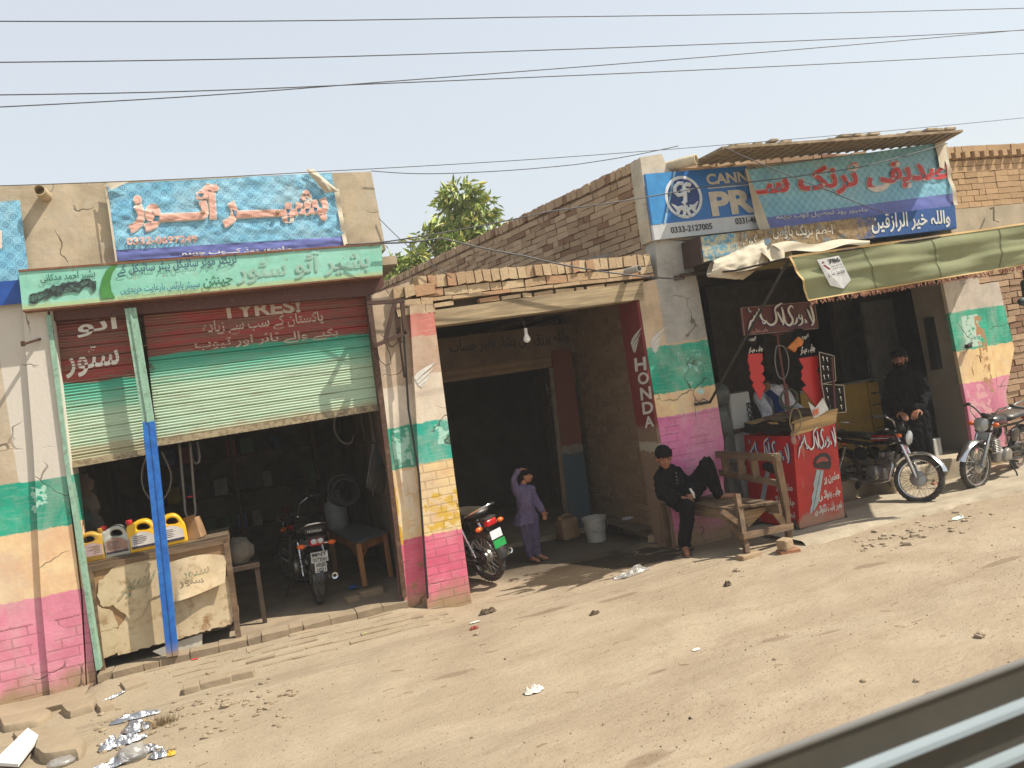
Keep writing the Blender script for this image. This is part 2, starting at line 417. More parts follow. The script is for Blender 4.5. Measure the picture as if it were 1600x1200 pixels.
c = q.mix(q.math('MULTIPLY', q.math('MULTIPLY', sp2, q.step(q.noise(p, 1.3, 3.0, .6), .42, .6)), .5), c, C(150, 126, 102, .44))
# greyer trodden road side towards the left
c = q.mix(q.math('MULTIPLY', q.step(q.math('ADD', P_[0], q.math('MULTIPLY', n1, 3.0)), 3.4, .8), .45), c, C(204, 188, 158, .49))
for (sx_, sy_, rx_, ry_) in ((3.05, 4.25, .13, .05), (3.35, 4.1, .12, .035), (2.2, 4.35, .08, .03), (2.75, 5.9, .22, .05), (2.1, 6.0, .3, .06), (1.1, 5.2, .16, .05), (4.6, 5.0, .2, .05), (5.3, 4.4, .25, .05), (1.6, 3.4, .16, .06)):
    ax_ = q.math('DIVIDE', q.math('SUBTRACT', P_[0], sx_), rx_); ay_ = q.math('DIVIDE', q.math('SUBTRACT', P_[1], sy_), ry_)
    f_ = q.step(q.math('ADD', q.math('ADD', q.math('MULTIPLY', ax_, ax_), q.math('MULTIPLY', ay_, ay_)), q.math('MULTIPLY', q.math('SUBTRACT', n2, .5), 3.0)), 1.1, .3)
    c = q.mix(q.math('MULTIPLY', f_, .45), c, C(140, 108, 80, .45))
# spilled water stain in front of the garage; porch floor behind it coloured darker
dx = q.math('DIVIDE', q.math('SUBTRACT', P_[0], 3.1), 1.05); dy = q.math('DIVIDE', q.math('SUBTRACT', P_[1], 6.98), .50)
rr = q.math('ADD', q.math('MULTIPLY', dx, dx), q.math('MULTIPLY', dy, dy))
wet = q.step(q.math('ADD', rr, q.math('MULTIPLY', q.math('SUBTRACT', q.noise(q.scale(p, (1.3, 3.2, 1)), 2.2, 4.0, .6, .8), .5), 4.2)), 1.0, .55)
dx2 = q.math('DIVIDE', q.math('SUBTRACT', P_[0], 3.0), 1.2); dy2 = q.math('DIVIDE', q.math('SUBTRACT', P_[1], 8.1), 1.0)
oil = q.step(q.math('ADD', q.math('MULTIPLY', dx2, dx2), q.math('MULTIPLY', dy2, dy2)), 1.25, .6)  # soft ellipse, darker over the porch floor
c = q.mix(q.math('MULTIPLY', oil, .75), c, C(96, 82, 66, .42))
c = q.mix(q.math('MULTIPLY', wet, .88), c, C(84, 66, 46, .4))
hh = q.math('ADD', q.math('ADD', q.math('MULTIPLY', n2, .7), q.math('MULTIPLY', n3, .3)), q.math('ADD', q.math('MULTIPLY', sp2, .25), q.math('MULTIPLY', q.noise(st, 14.0, 4.0, .6), .5)))
ro = q.math('SUBTRACT', .95, q.math('MULTIPLY', wet, .35))
gm = q.out(c, ro, 0.0, q.bump(hh, .8, .025), Specular_IOR_Level=.2)
build(mb, 'ground', gm, smooth='all', kind='structure')

# ------------------------------------------------------------------ shared wall materials
def bandwall(name, base, bands, chips=None, brickz=None, seam=None, dirt=.35, crack=True):
    """bands: (z lower edge, colour) upwards; chips: (colour, x0, x1, z0, z1, threshold)"""
    q = NM(name); p = q.pos(); x, y, z = q.sep(p)[0:3]
    wv = q.math('MULTIPLY', q.math('SUBTRACT', q.noise(p, 9.0, 5.0, .72), .5), .07)
    zz = q.math('ADD', z, wv); c = base
    mott = q.noise(p, 3.5, 6.0, .65)
    for zb, col in bands: c = q.mix(q.step(zz, zb-.006, zb+.006), c, col)
    if seam: c = q.mix(q.math('MULTIPLY', q.step(q.math('ADD', x, wv), seam[0]-.01, seam[0]+.01), q.step(zz, seam[1], seam[1]+.02)), c, seam[2])
    c = q.mix(.26, c, q.mix(q.step(mott, .3, .7), (.12, .1, .08, 1), (.95, .9, .8, 1)), 'OVERLAY')
    fade = q.step(q.noise(q.scale(p, (1.2, 1.2, .7)), 2.1, 5.0, .7, .5), .42, .72); c = q.mix(q.math('MULTIPLY', fade, .38), c, C(216, 204, 188, .78))
    scuff = q.step(q.noise(p, 19.0, 6.0, .78, .4), .655, .67); c = q.mix(q.math('MULTIPLY', scuff, .75), c, C(204, 190, 166, .74))
    brsh = q.noise(q.scale(p, (2.0, 2.0, 22.0)), 3.0, 4.0, .65); c = q.mix(q.math('MULTIPLY', q.step(brsh, .5, .7), .16), c, C(236, 226, 208, .8))
    for (cc, x0, x1, z0, z1, th) in (chips or []):
        f = q.math('MULTIPLY', q.math('MULTIPLY', q.step(x, x0-.03, x0+.03), q.step(x, x1+.03, x1-.03)), q.math('MULTIPLY', q.step(z, z0-.03, z0+.03), q.step(z, z1+.03, z1-.03)))
        c = q.mix(q.step(q.math('MULTIPLY', f, q.noise(p, 8.5, 5.0, .68, .3)), th, th+.012), c, cc)
    c = q.mix(q.math('MULTIPLY', q.step(q.noise(q.scale(p, (5, 5, 1.3)), 3.0, 5.0, .7), .52, .8), dirt), c, C(160, 136, 104, .7))
    c = q.mix(q.step(q.math('ADD', z, q.math('MULTIPLY', q.math('SUBTRACT', mott, .5), .5)), .30, .02), c, C(176, 148, 112, .75))
    h = q.math('MULTIPLY', q.noise(p, 26.0, 5.0, .6), .35)
    if brickz:
        bo = q.brick(q.vec(x, z, 0.0), .225, .077, .007, .2)
        bz = q.step(zz, brickz[1]+.02, brickz[1]-.02)
        bf = q.math('MULTIPLY', bo[1], bz)
        rnd = q.math('GREATER_THAN', q.noise(p, 5.0, 3.0, .6), brickz[2])
        bf = q.math('MULTIPLY', bf, rnd)
        h = q.math('SUBTRACT', h, q.math('MULTIPLY', bf, 1.3))
        c = q.mix(q.math('MULTIPLY', bf, .28), c, C(130, 92, 74, .6), 'MIX')
    if crack:
        vo = q.n("ShaderNodeTexVoronoi", {"Vector": q.n("ShaderNodeVectorMath", {0: p, 1: q.scale(q.n("ShaderNodeTexNoise", {"Vector": p, "Scale": 4.0}).outputs[1], (.3, .3, .3))}, operation='ADD').outputs[0], "Scale": 1.7}, feature='DISTANCE_TO_EDGE').outputs[0]
        cr = q.math('MULTIPLY', q.step(vo, .012, .004), q.step(q.noise(p, 1.6, 2.0, .5), .5, .56))
        c = q.mix(q.math('MULTIPLY', cr, .7), c, C(90, 74, 58, .6)); h = q.math('SUBTRACT', h, cr)
    return q.out(c, .88, 0.0, q.bump(h, .5, .012))
TEAL, CREAM, PINK = C(24, 168, 140), C(240, 205, 160), C(222, 110, 142)
PLAST, WHITEP, LTEAL = C(206, 188, 160, .72), C(222, 214, 200, .76), C(178, 222, 202)
def brickmat(name, a, b, light=None):
    q = NM(name); p = q.pos(); i = q.island(); n1 = q.noise(p, 22.0, 5.0, .7)
    c = q.mix(i, a, b)
    if light: c = q.mix(q.math('GREATER_THAN', q.math('FRACT', q.math('MULTIPLY', i, 7.3)), .86), c, light)
    c = q.mix(q.math('MULTIPLY', q.step(n1, .4, .75), .4), c, C(160, 136, 106, .72))
    return q.out(c, .92, 0.0, q.bump(q.math('ADD', q.noise(p, 55.0, 5.0, .65), n1), .5, .012))
BRK = brickmat("brown_brick", C(150, 116, 88, .72), C(186, 156, 122, .76), C(140, 88, 62, .7))
BRKL = brickmat("pale_brick", C(188, 158, 122, .78), C(214, 190, 152, .8), C(200, 158, 120, .72))
MORT = simple("mortar", C(150, 124, 98, .7), .95, dust=.1)
CONC = simple("concrete", C(196, 180, 152, .72), .92, var=.2, sc_=3.0, bump=.3, dust=.2)
DARKW = simple("dim_room_plaster", C(128, 112, 94, .75), .95, var=.45, sc_=2.0, bump=.3, dust=.05)  # inner plaster coloured dark so the shop reads unlit
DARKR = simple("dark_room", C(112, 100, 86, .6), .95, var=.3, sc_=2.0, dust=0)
WHT = paint("white_lettering", C(232, 228, 218, .8), .6)

def rough(P0, P1, dep, h, seed):          # a worn low block between two points
    mb = MB(); L = (V(P1)-V(P0)); u = L.normalized(); n_ = V((-u.y, u.x, 0))
    def sf(a, b):
        if b < .4: t = b/.4; off, z = -dep/2-.01*t, h*t
        else: t = (b-.4)/.6; off, z = -dep/2+dep*t, h
        p = V(P0)+L*a+n_*off+V((0,0,z)); k = noise.noise(p*3+V((seed,0,0))); k2 = noise.noise(p*11+V((seed,0,0)))
        return p+n_*(.03*k+.012*k2)*(1 if t < 1 or b < .4 else 0)+V((0,0,(.015*k+.006*k2)*(1 if b > .2 else 0)))
    mb.grid(sf, 60, 24); return mb
# ================================================================== SHOP 1 (auto parts)
Y1 = 7.0
shop = thing('auto_parts_shop', 'plaster shopfront painted in teal, cream and pink bands with a half raised green roller shutter', 'shop', (-.1, 7.2, 0))
LW = bandwall("painted_plaster_pier", C(226, 138, 164, .82), [(.82, CREAM), (1.34, TEAL), (1.73, PLAST)], chips=[(WHITEP, -1.68, -1.3, 1.75, 3.3, .0), (LTEAL, -1.66, -1.5, 1.45, 1.7, .5)], brickz=(0, .62, .42), dirt=.25)
mb = MB(); mb.box(-6, -1.44, 7.0, 7.3, 0, 3.3); build(mb, 'side_wall', LW, shop)
mb = MB()
def strip(mb, px, Y, d): mb.prism(qy(px, Y), (0, d, 0))
strip(mb, [(34, 470), (72, 470), (112, 815), (126, 930), (134, 1082), (79, 1094), (64, 930), (52, 700)], 6.965, .3)
strip(mb, [(76, 470), (80, 470), (120, 815), (133, 930), (152, 1080), (137, 1082), (129, 930), (115, 815)], 6.975, .3)
build(mb, 'pier', LW, shop)
PAR = bandwall("grey_plaster", C(190, 176, 152, .72), [(3.3, C(196, 180, 152, .72))], chips=[(C(200, 187, 162, .73), -1.6, 1.5, 3.5, 4.1, .56)], dirt=.5)
mb = MB(); mb.box(-6, -1.54, 7.02, 7.25, 3.3, 4.07); strip(mb, [(-2, 290), (580, 268), (603, 390), (-2, 436)], 7.0, .25); build(mb, 'parapet', PAR, shop)
mb = MB(); strip(mb, [(628, 500), (631, 500), (640, 640), (656, 740), (670, 934), (667, 936), (653, 740), (637, 640)], 6.872, .012); build(mb, 'crack_shade_strip', simple('shade_black', (.01,.01,.01,1), .9, dust=0), shop)  # thin black strip over the seam stands for the shade in the gap
mb = MB(); strip(mb, [(577, 462), (640, 440), (652, 640), (656, 740), (668, 931), (672, 960), (636, 964), (632, 938), (613, 740), (600, 640)], 6.97, .26)
RP1 = bandwall("painted_plaster_right_pier", C(222, 104, 132), [(.66, C(244, 214, 168)), (1.30, TEAL), (1.68, C(228, 214, 196)), (2.05, C(198, 176, 152, .74))],
    chips=[(LTEAL, 1.22, 1.42, 1.3, 1.68, .47), (C(246, 226, 196), 1.25, 1.42, .7, 1.3, .45), (C(226, 178, 60), 1.1, 1.22, .6, 1.3, .42), (C(178, 130, 100), 1.2, 1.4, .1, .45, .5)], brickz=(0, .45, .5))
build(mb, 'pier', RP1, shop)
mb = MB(); mb.box(-6, 1.6, 7.25, 12.0, 3.22, 3.3); build(mb, 'roof_slab', CONC, shop)
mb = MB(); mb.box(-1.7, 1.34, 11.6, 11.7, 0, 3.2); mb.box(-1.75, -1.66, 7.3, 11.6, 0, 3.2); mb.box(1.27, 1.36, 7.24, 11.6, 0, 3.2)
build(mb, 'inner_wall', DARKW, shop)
mb = MB(); mb.box(-1.62, 1.26, 7.02, 11.6, -.05, .10); FLOORM = simple("cement_floor", C(170, 150, 124, .7), .92, var=.3, sc_=2.5, dust=.3); build(mb, 'floor', FLOORM, shop)
# threshold kerb of bricks under dust
mb = MB(); bricks(mb, (-1.36, 6.93, .0), (1,0,0), (0,-1,0), 2.52, .13, .23, .065, .006, .2, .006); build(mb, 'threshold', simple("dusty_brick", C(196, 172, 140, .44), .95, var=.25, sc_=5, bump=.4, dust=.4), shop)
# jambs
JMB = paint("mint_paint_rust", C(156, 196, 172, .75), .6, .3, C(110, 76, 52, .6))
mb = MB(); strip(mb, [(72, 492), (80, 492), (110, 745), (157, 1046), (150, 1048), (104, 745)], 6.94, .12); build(mb, 'shutter_jamb', JMB, shop)
mb = MB(); strip(mb, [(572, 462), (580, 462), (602, 640), (636, 932), (629, 934), (594, 640)], 6.945, .12); build(mb, 'shutter_jamb', paint("brown_rust_paint", C(98, 66, 48, .6), .7, .3, C(150, 120, 96)), shop)
mb = MB(); strip(mb, [(36, 486), (599, 431), (600, 446), (575, 462), (72, 502), (44, 500)], 6.99, .2); build(mb, 'shutter_box', paint("maroon_paint", C(104, 58, 46, .65), .6, .2, C(150, 110, 90)), shop)
def shutter(px, name, mat, slat=.098, ribs=4, Y=7.07, bar=.055):
    Q = qy(px, Y); H = (Q[0]-Q[3]).length; nv = int(H/slat*ribs*6)
    def fn(u, v_):
        p = bil(Q, u, v_); t = (v_*H/slat) % 1.0
        d = .009*abs(math.sin(ribs*math.pi*t)); d -= .018*math.exp(-((min(t, 1-t))/.03)**2)
        return p + V((0, -d + .006*noise.noise(V((u*3, v_*5, 2))), 0))
    mb = MB(); mb.grid(fn, 10, nv); o = build(mb, name, mat, shop, smooth='all')
    mb = MB(); L, R_ = Q[3], Q[2]; mb.prism([L+V((0,-.02,.055)), R_+V((0,-.02,.055)), R_+V((0,-.02,0)), L+V((0,-.02,0))], (0, .045, 0))
    mb.prism([L+V((0,-.035,.012)), R_+V((0,-.035,.012)), R_+V((0,-.035,0)), L+V((0,-.035,0))], (0, .015, 0))
    build(mb, 'bottom_bar', paint("rusty_cream_bar", C(186, 170, 136, .7), .7, .45, C(120, 90, 60, .6)), o); return o
def shuttermat(name, zr, zt, xl, slope, edge=0):
    q = NM(name); p = q.pos(); x, y, z = q.sep(p)[0:3]
    st = q.noise(q.scale(p, (.9, 1, 10)), 2.2, 5.0, .65); n1 = q.noise(p, 6.0, 5.0, .7)
    zz = q.math('ADD', q.math('ADD', z, q.math('MULTIPLY', x, slope)), q.math('MULTIPLY', q.math('SUBTRACT', st, .5), .16))
    c = q.mix(q.step(zz, zr-.32, zr-.12), C(186, 212, 182), C(104, 186, 158))
    c = q.mix(q.step(zz, zr-.12, zr-.03), c, C(52, 160, 132))
    c = q.mix(q.step(zz, zr-.004, zr+.008), c, q.mix(q.step(st, .36, .6), C(160, 54, 50), C(126, 80, 66)))
    c = q.mix(q.step(zz, zr+.34, zr+.5), c, C(112, 56, 50))
    c = q.mix(q.math('MULTIPLY', q.step(q.noise(q.scale(p, (1, 1, 14)), 3.0, 5.0, .7), .5, .7), .5), c, C(150, 122, 94, .7))
    ed = q.step(q.math('ADD', x, q.math('MULTIPLY', q.math('SUBTRACT', n1, .5), .3)), xl+.10, xl+.04)
    c = q.mix(q.math('MULTIPLY', ed, .85), c, C(92, 58, 38, .7))
    bt = q.step(q.math('ADD', z, q.math('MULTIPLY', q.math('SUBTRACT', n1, .5), .14)), 1.98, 1.9)
    c = q.mix(q.math('MULTIPLY', bt, .7), c, C(176, 156, 118, .75))
    return q.out(c, .55, 0.0, None)
sm1 = shuttermat("shutter_paint_small", 2.46, 0, -1.46, 0.0)
sm2 = shuttermat("shutter_paint_wide", 2.60, 0, -.74, .02)
s1 = shutter([(72, 490), (208, 478), (227, 711), (102, 733)], 'roller_shutter', sm1)
s2 = shutter([(222, 474), (572, 445), (592, 641), (247, 697)], 'roller_shutter', sm2)
write('آٹو', qy([(118, 492), (188, 484), (191, 520), (121, 528)], 7.064), WHT, s1, bold=.02)
write('سٹور', qy([(98, 546), (184, 534), (188, 580), (104, 592)], 7.064), WHT, s1, bold=.02)
FADED = paint("faded_lettering", C(196, 178, 158, .78), .7)
write('بشیر آٹوز اینڈ سپیئر', qy([(322, 461), (483, 452), (484, 468), (324, 479)], 7.0655), FADED, s2, bold=.01)
write('TYRES!', qy([(342, 478), (468, 467), (470, 488), (346, 499)], 7.0655), FADED, s2, ur=False, bold=.03)
write('پاکستان کے سب سے زیادہ', qy([(316, 502), (503, 486), (506, 507), (318, 528)], 7.0655), FADED, s2, bold=.015)
write('بکنے والے ٹائر اور ٹیوب', qy([(303, 528), (527, 512), (529, 528), (305, 551)], 7.0655), FADED, s2, bold=.015)
# fascia board
fas = thing('fascia_sign', 'long mint green hand painted tin sign board over the shutters of the first shop', 'sign', (-.05, 6.9, 3.08))
YF = 6.86
q = NM("mint_tin"); p = q.pos(); n1 = q.noise(p, 4.0, 6.0, .7); x, y, z = q.sep(p)[0:3]
c = q.mix(q.step(n1, .3, .7), C(134, 204, 180), C(158, 218, 198))
c = q.mix(q.math('MULTIPLY', q.step(q.noise(q.scale(p, (9, 1, .8)), 2.0, 5.0, .7), .55, .75),   .5), c, C(156, 132, 92))
c = q.mix(q.math('MULTIPLY', q.step(q.noise(p, 13.0, 6.0, .75), .6, .66), .6), c, C(158, 120, 84))
c = q.mix(q.step(q.math('ADD', z, q.math('MULTIPLY', n1, .03)), 3.125, 3.09), c, C(176, 200, 150))
MINT = q.out(c, .45, 0.0, q.bump(q.noise(p, 5.0, 3.0, .5), .35, .03))
mb = MB(); Q = qy([(29, 425), (596, 382), (598, 429), (35, 484)], YF)
mb.grid(lambda u, v_: bil(Q, u, v_)+V((0, .004*noise.noise(V((u*9, v_*2, 1))), 0)), 60, 6)
mb.prism([Q[0]+V((0,.03,0)), Q[1]+V((0,.03,0)), Q[2]+V((0,.03,0)), Q[3]+V((0,.03,0))], (0, .16, 0))
build(mb, 'board', MINT, fas)
mb = MB(); mb.beam(Q[0]+V((0,.05,.008)), Q[1]+V((0,.05,.008)), .12, .016); mb.beam(Q[3]+V((0,.08,-.008)), Q[2]+V((0,.08,-.008)), .17, .014); build(mb, 'trim', paint("brown_trim", C(150, 96, 66, .6), .7, .3), fas)
DKG, DKB = paint("dark_green_brush", C(30, 92, 82, .8), .6), paint("dark_blue_brush", C(44, 84, 110, .8), .6)
write('ٹریکٹر موٹر سائیکل پیٹر سائیکل کے', qy([(181, 414), (369, 396), (371, 416), (184, 433)], YF-.008), DKB, fas, bold=.012)
write('جینئن', qy([(316, 434), (363, 427), (364, 446), (318, 452)], YF-.008), paint("green_brush", C(60, 120, 84, .8), .6), fas, bold=.02)
write('سپیئر پارٹس بارعایت خریدیں', qy([(187, 447), (312, 436), (313, 453), (189, 462)], YF-.008), paint("blue_brush", C(60, 110, 140, .8), .6), fas, bold=.006)
write('بشیر احمد مدکانی', qy([(62, 430), (148, 420), (149, 437), (64, 443)], YF-.008), DKG, fas, bold=.012)
GHOST = paint("ghost_lettering", C(166, 192, 172), .5, .45, C(146, 206, 184)); GH2 = paint("ghost_outline", C(168, 222, 204), .5, .3, C(146, 206, 184))
write('بشیر آٹو سٹور', qy([(368, 404), (576, 386), (577, 424), (372, 444)], YF-.003), GH2, fas, bold=.03, base=0.0)
write('بشیر آٹو سٹور', qy([(368, 404), (576, 386), (577, 424), (372, 444)], YF-.0045), GHOST, fas)
mb = MB()
arc = [(176,414),(183,414),(176,425),(172,440),(174,455),(180,465),(158,467),(156,452),(160,434),(166,422)]
mb.prism(qy(arc, YF-.006), (0,.004,0)); build(mb, 'painted_swoosh', paint("swoosh_green", C(70, 142, 64, .8), .6), fas)
mb = MB(); P_ = []
rr_ = random.Random(3)
top = [(46+i*5.2, 470-i*1.0-8-rr_.random()*5-(6 if 4 < i < 19 else 0)) for i in range(21)]; bot = [(x, y+12+rr_.random()*6) for x, y in top]
mb.prism(qy(top+bot[::-1], YF-.007), (0,.004,0)); build(mb, 'painted_out_patch', paint("black_smear", C(44, 56, 56, .7), .7, .35, C(110, 160, 140)), fas)

# blue post
po = thing('support_post', 'slim steel post painted bright blue below and mint green above, standing before the first shop', 'post', tuple(wy(272, 1024, 6.93)))
mb = MB(); A, B = wy(204, 482, 6.93), wy(232.5, 660, 6.93); mb.beam(A, B, .085, .05, (0,1,0)); mb.beam(A+V((.0,-.03,0)), B+V((0,-.03,0)), .014, .012, (0,1,0)); build(mb, 'upper_post', JMB, po)
mb = MB(); B2, Cc = wy(232.5, 659, 6.93), wy(270, 1024, 6.93); mb.beam(B2, Cc, .09, .055, (0,1,0)); mb.beam(B2+V((.008,-.031,0)), Cc+V((.008,-.031,0)), .006, .006, (0,1,0))
q = NM("bright_blue_paint"); p = q.pos(); z = q.sep(p)[2]; n1 = q.noise(p, 14.0, 5.0, .7)
c = q.mix(q.step(n1, .3, .7), C(22, 92, 176), C(40, 120, 204))
c = q.mix(q.math('MULTIPLY', q.step(n1, .63, .66), q.math('MULTIPLY', q.step(z, .8, .82), q.step(z, 1.0, .98))), c, C(170, 210, 200))
c = q.mix(q.step(q.math('ADD', z, q.math('MULTIPLY', n1, .2)), .36, .22), c, C(166, 140, 106))
build(mb, 'lower_post', q.out(c, .5), po)

# ================================================================== BANNERS
def tilecloth(name, a, b, ink, s=.062, xo=0):
    q = NM(name); p = q.pos(); x, y, z = q.sep(p)[0:3]
    u = q.math('DIVIDE', x, s); v_ = q.math('DIVIDE', z, s)
    fu = q.math('SUBTRACT', q.math('FRACT', u), .5); fv = q.math('SUBTRACT', q.math('FRACT', v_), .5)
    r_ = q.math('SQRT', q.math('ADD', q.math('MULTIPLY', fu, fu), q.math('MULTIPLY', fv, fv)))
    par = q.math('FRACT', q.math('MULTIPLY', q.math('ADD', q.math('FLOOR', u), q.math('FLOOR', v_)), .5))
    alt = q.math('GREATER_THAN', par, .25)
    ring = q.math('MULTIPLY', q.math('MULTIPLY', q.step(r_, .42, .36), q.step(r_, .2, .26)), alt)
    dot = q.math('MULTIPLY', q.step(r_, .15, .1), alt)
    ln = q.math('MAXIMUM', q.step(q.math('ABSOLUTE', fu), .43, .48), q.step(q.math('ABSOLUTE', fv), .43, .48))
    ln2 = q.math('MULTIPLY', q.step(q.math('ABSOLUTE', q.math('SUBTRACT', q.math('ABSOLUTE', fu), q.math('ABSOLUTE', fv))), .06, .02), q.math('SUBTRACT', 1.0, alt))
    n1 = q.noise(p, 3.0, 5.0, .7)
    c = q.mix(q.step(n1, .3, .7), a, b)
    c = q.mix(q.math('MULTIPLY', q.math('MAXIMUM', q.math('MAXIMUM', ring, dot), q.math('MAXIMUM', q.math('MULTIPLY', ln, .7), q.math('MULTIPLY', ln2, .6))), .62), c, ink)
    c = q.mix(q.math('MULTIPLY', q.step(q.noise(p, 2.2, 5.0, .7), .5, .75), .3), c, C(200, 196, 180))
    return q.out(c, .5, 0.0, q.bump(q.noise(q.scale(p, (1, 1, 2)), 6.0, 4.0, .6), .3, .02))
TILE1 = tilecloth("tile_print_cloth", C(112, 184, 216, .85), C(156, 210, 230, .88), C(36, 96, 140))
TILE2 = tilecloth("teal_print_cloth", C(118, 178, 200, .92), C(154, 208, 222, .92), C(60, 124, 150), .05)
NAVY = paint("navy_print", C(108, 118, 184, .85), .5); CREAMC = simple("cream_canvas", C(216, 204, 180, .78), .85, var=.12, sc_=3, bump=.25, bsc=12, dust=.15)
def cloth(mb, Q, amp, nu=50, nv=20, seed=0):
    def disp(u, v_):
        a = amp*(noise.noise(V((u*7+seed, v_*3, seed)))+.5*noise.noise(V((u*16+v_*9, v_*8, seed+3)))+.22*noise.noise(V((u*24-v_*18, v_*5, seed+7))))
        return V((0, -abs(a)*1.2-amp*.25*(1+math.sin(u*9+v_*5+seed))*(1-abs(2*v_-1)), 0))
    mb.grid(lambda u, v_: bil(Q, u, v_)+disp(u, v_), nu, nv)
    return lambda P: disp(*uvof(Q, P))
def sub(Q, u0, u1, v0, v1): return [bil(Q, u0, v0), bil(Q, u1, v0), bil(Q, u1, v1), bil(Q, u0, v1)]
b1 = thing('shop_banner', 'wrinkled blue tile patterned cloth banner with salmon Urdu lettering above the mint sign board', 'banner', (.15, 6.95, 3.4))
YB = 6.955; QB = qy([(166, 288), (518, 270), (541, 386), (183, 408)], YB)
mb = MB(); sf1 = cloth(mb, sub(QB, 0, 1, 0, .86), .016, 110, 36, 1); build(mb, 'printed_field', TILE1, b1, smooth='all')
mb = MB(); sf2 = cloth(mb, sub(QB, 0, 1, .86, 1.0), .012, 70, 6, 4); build(mb, 'navy_strip', NAVY, b1, smooth='all')
SALM = paint("salmon_lettering", C(238, 184, 166, .86), .55); OUTL = paint("white_outline", C(238, 222, 208, .82), .55)
QT = qy([(203, 292), (508, 291), (511, 344), (206, 360)], YB)
write('بشیـــــر آٹــــوز', QT, OUTL, b1, bold=.075, base=0.0, off=(0,-.009,0), surf=sf1)
write('بشیـــــر آٹــــوز', QT, SALM, b1, bold=.045, base=0.0, off=(0,-.015,0), surf=sf1)
write('0332-0697249', qy([(198, 372), (308, 368), (309, 379), (199, 384)], YB), SALM, b1, ur=False, bold=.03, off=(0,-.011,0), surf=sf1)
write('جامپور روڈ کـــوٹ چھٹہ', qy([(284, 391), (455, 384), (456, 393), (285, 403)], YB), WHT, b1, bold=.02, off=(0,-.010,0), surf=sf2)
mb = MB(); mb.grid(lambda u, v_: lerp(bil(qy([(476, 266), (489, 266), (529, 300), (508, 303)], YB), u, v_), (0,0,0), 0)+V((0,-.03-.03*math.sin(v_*3.1)*math.sin(u*3.1)-.015*noise.noise(V((u*4,v_*5,1))),0)), 8, 14)
build(mb, 'folded_edge', CREAMC, b1, smooth='all'); mb = MB(); mb.grid(lambda u, v_: bil(qy([(167, 287), (208, 284), (175, 299), (172, 297)], YB), u, v_)+V((0,-.03-.015*u,0)), 6, 5)
build(mb, 'folded_edge', CREAMC, b1, smooth='all'); mb = MB(); mb.grid(lambda u, v_: bil(qy([(164, 289), (168, 290), (184, 409), (181, 410)], YB), u, v_)+V((0,-.02,0)), 2, 20)
build(mb, 'folded_edge', CREAMC, b1, smooth='all'); mb = MB(); mb.grid(lambda u, v_: bil(qy([(521, 296), (529, 296), (543, 386), (537, 386)], YB), u, v_)+V((0,-.02-.012*math.sin(v_*14),0)), 2, 20)
build(mb, 'folded_edge', CREAMC, b1, smooth='all')
for px in ((318, 333), (434, 333)):
    mb = MB(); mb.lathe(wy(px[0], px[1], YB)+V((0,-.02,0)), (0,-1,0), [(.017,0),(.017,.02),(.012,.03)], 10); build(mb, 'fixing_button', paint("rusty_button", C(190, 150, 120), .6), b1)
b0 = thing('shop_banner', 'blue tile patterned banner with a deep blue lower strip at the left photo edge', 'banner', tuple(wy(0, 475, 6.95)))
QB0 = qy([(-190, 330), (31, 313), (46, 436), (-175, 455)], 6.95)
mb = MB(); cloth(mb, QB0, .008, 40, 16, 6); build(mb, 'printed_field', TILE1, b0, smooth='all')
mb = MB(); cloth(mb, qy([(-175, 455), (46, 436), (33, 474), (-170, 495)], 6.95), .006, 40, 5, 8); build(mb, 'blue_strip', paint("deep_blue_print", C(28, 84, 172), .5), b0, smooth='all')
mb = MB(); mb.prism(qy([(-60, 366), (3, 360), (3, 388), (-60, 394)], 6.93), (0,.003,0)); build(mb, 'lettering', OUTL, b0)

# ================================================================== GARAGE (shop 2, brick porch)
gar = thing('brick_garage', 'brick garage porch with a bare timber lintel and a dark workshop behind it', 'garage', (2.9, 7.6, 0))
G2 = bandwall("painted_brick_pier", C(226, 108, 140, .82), [(.67, C(240, 206, 150)), (1.32, C(26, 170, 150)), (1.69, C(226, 210, 190)), (2.12, C(200, 170, 146, .74)), (2.47, C(206, 124, 112, .74)), (2.68, C(198, 172, 140))],
    chips=[(C(226, 186, 80), 1.4, 1.8, .68, 1.05, .48), (LTEAL, 1.62, 1.8, 1.45, 1.7, .52)], brickz=(0, 1.34, .36))
mb = MB(); strip(mb, [(640, 478), (676, 474), (692, 600), (710, 740), (735, 928), (741, 970), (671, 976), (667, 936), (655, 740), (650, 640)], 6.88, .42); build(mb, 'pier', G2, gar)
FEATH = [[(0,0),(4,-7),(12,-13),(34,-25),(26,-16),(13,-5),(3,5)],[(3,6),(13,-3),(31,-16),(22,-5),(6,10)],[(6,11),(15,3),(26,-6),(19,5),(9,14)],[(10,14),(17,8),(21,2),(17,11),(12,16)]]
def wing(where, root, sx=1.0, off=(0,-.004,0)):      # a painted wing of four feathers
    mb = MB()
    for k, fe in enumerate(FEATH): mb.prism([where(root[0]+x*sx, root[1]+y)+V(off) for x, y in fe], V(off)*.3)
    return mb
build(wing(lambda x, y: wy(x, y, 6.88), (647, 590)), 'wing_emblem', WHT, gar)
LINT = wood("grey_timber", C(188, 166, 130, .75), 0, .9, .35)
mb = MB(); strip(mb, [(676, 485), (1004, 440), (1006, 467), (681, 509)], 6.93, .22); build(mb, 'lintel', LINT, gar)
mb = MB()
A0 = wy(676, 484, 6.95); B0 = wy(1022, 437, 6.95); ub = (B0-A0)
bricks(mb, A0+V((0,0,.004)), (1,0,.0), (0,-1,0), ub.length*.97, .07, .23, .07, .03, .2, .006, keep=lambda x, z: not (.24 < x < .42))
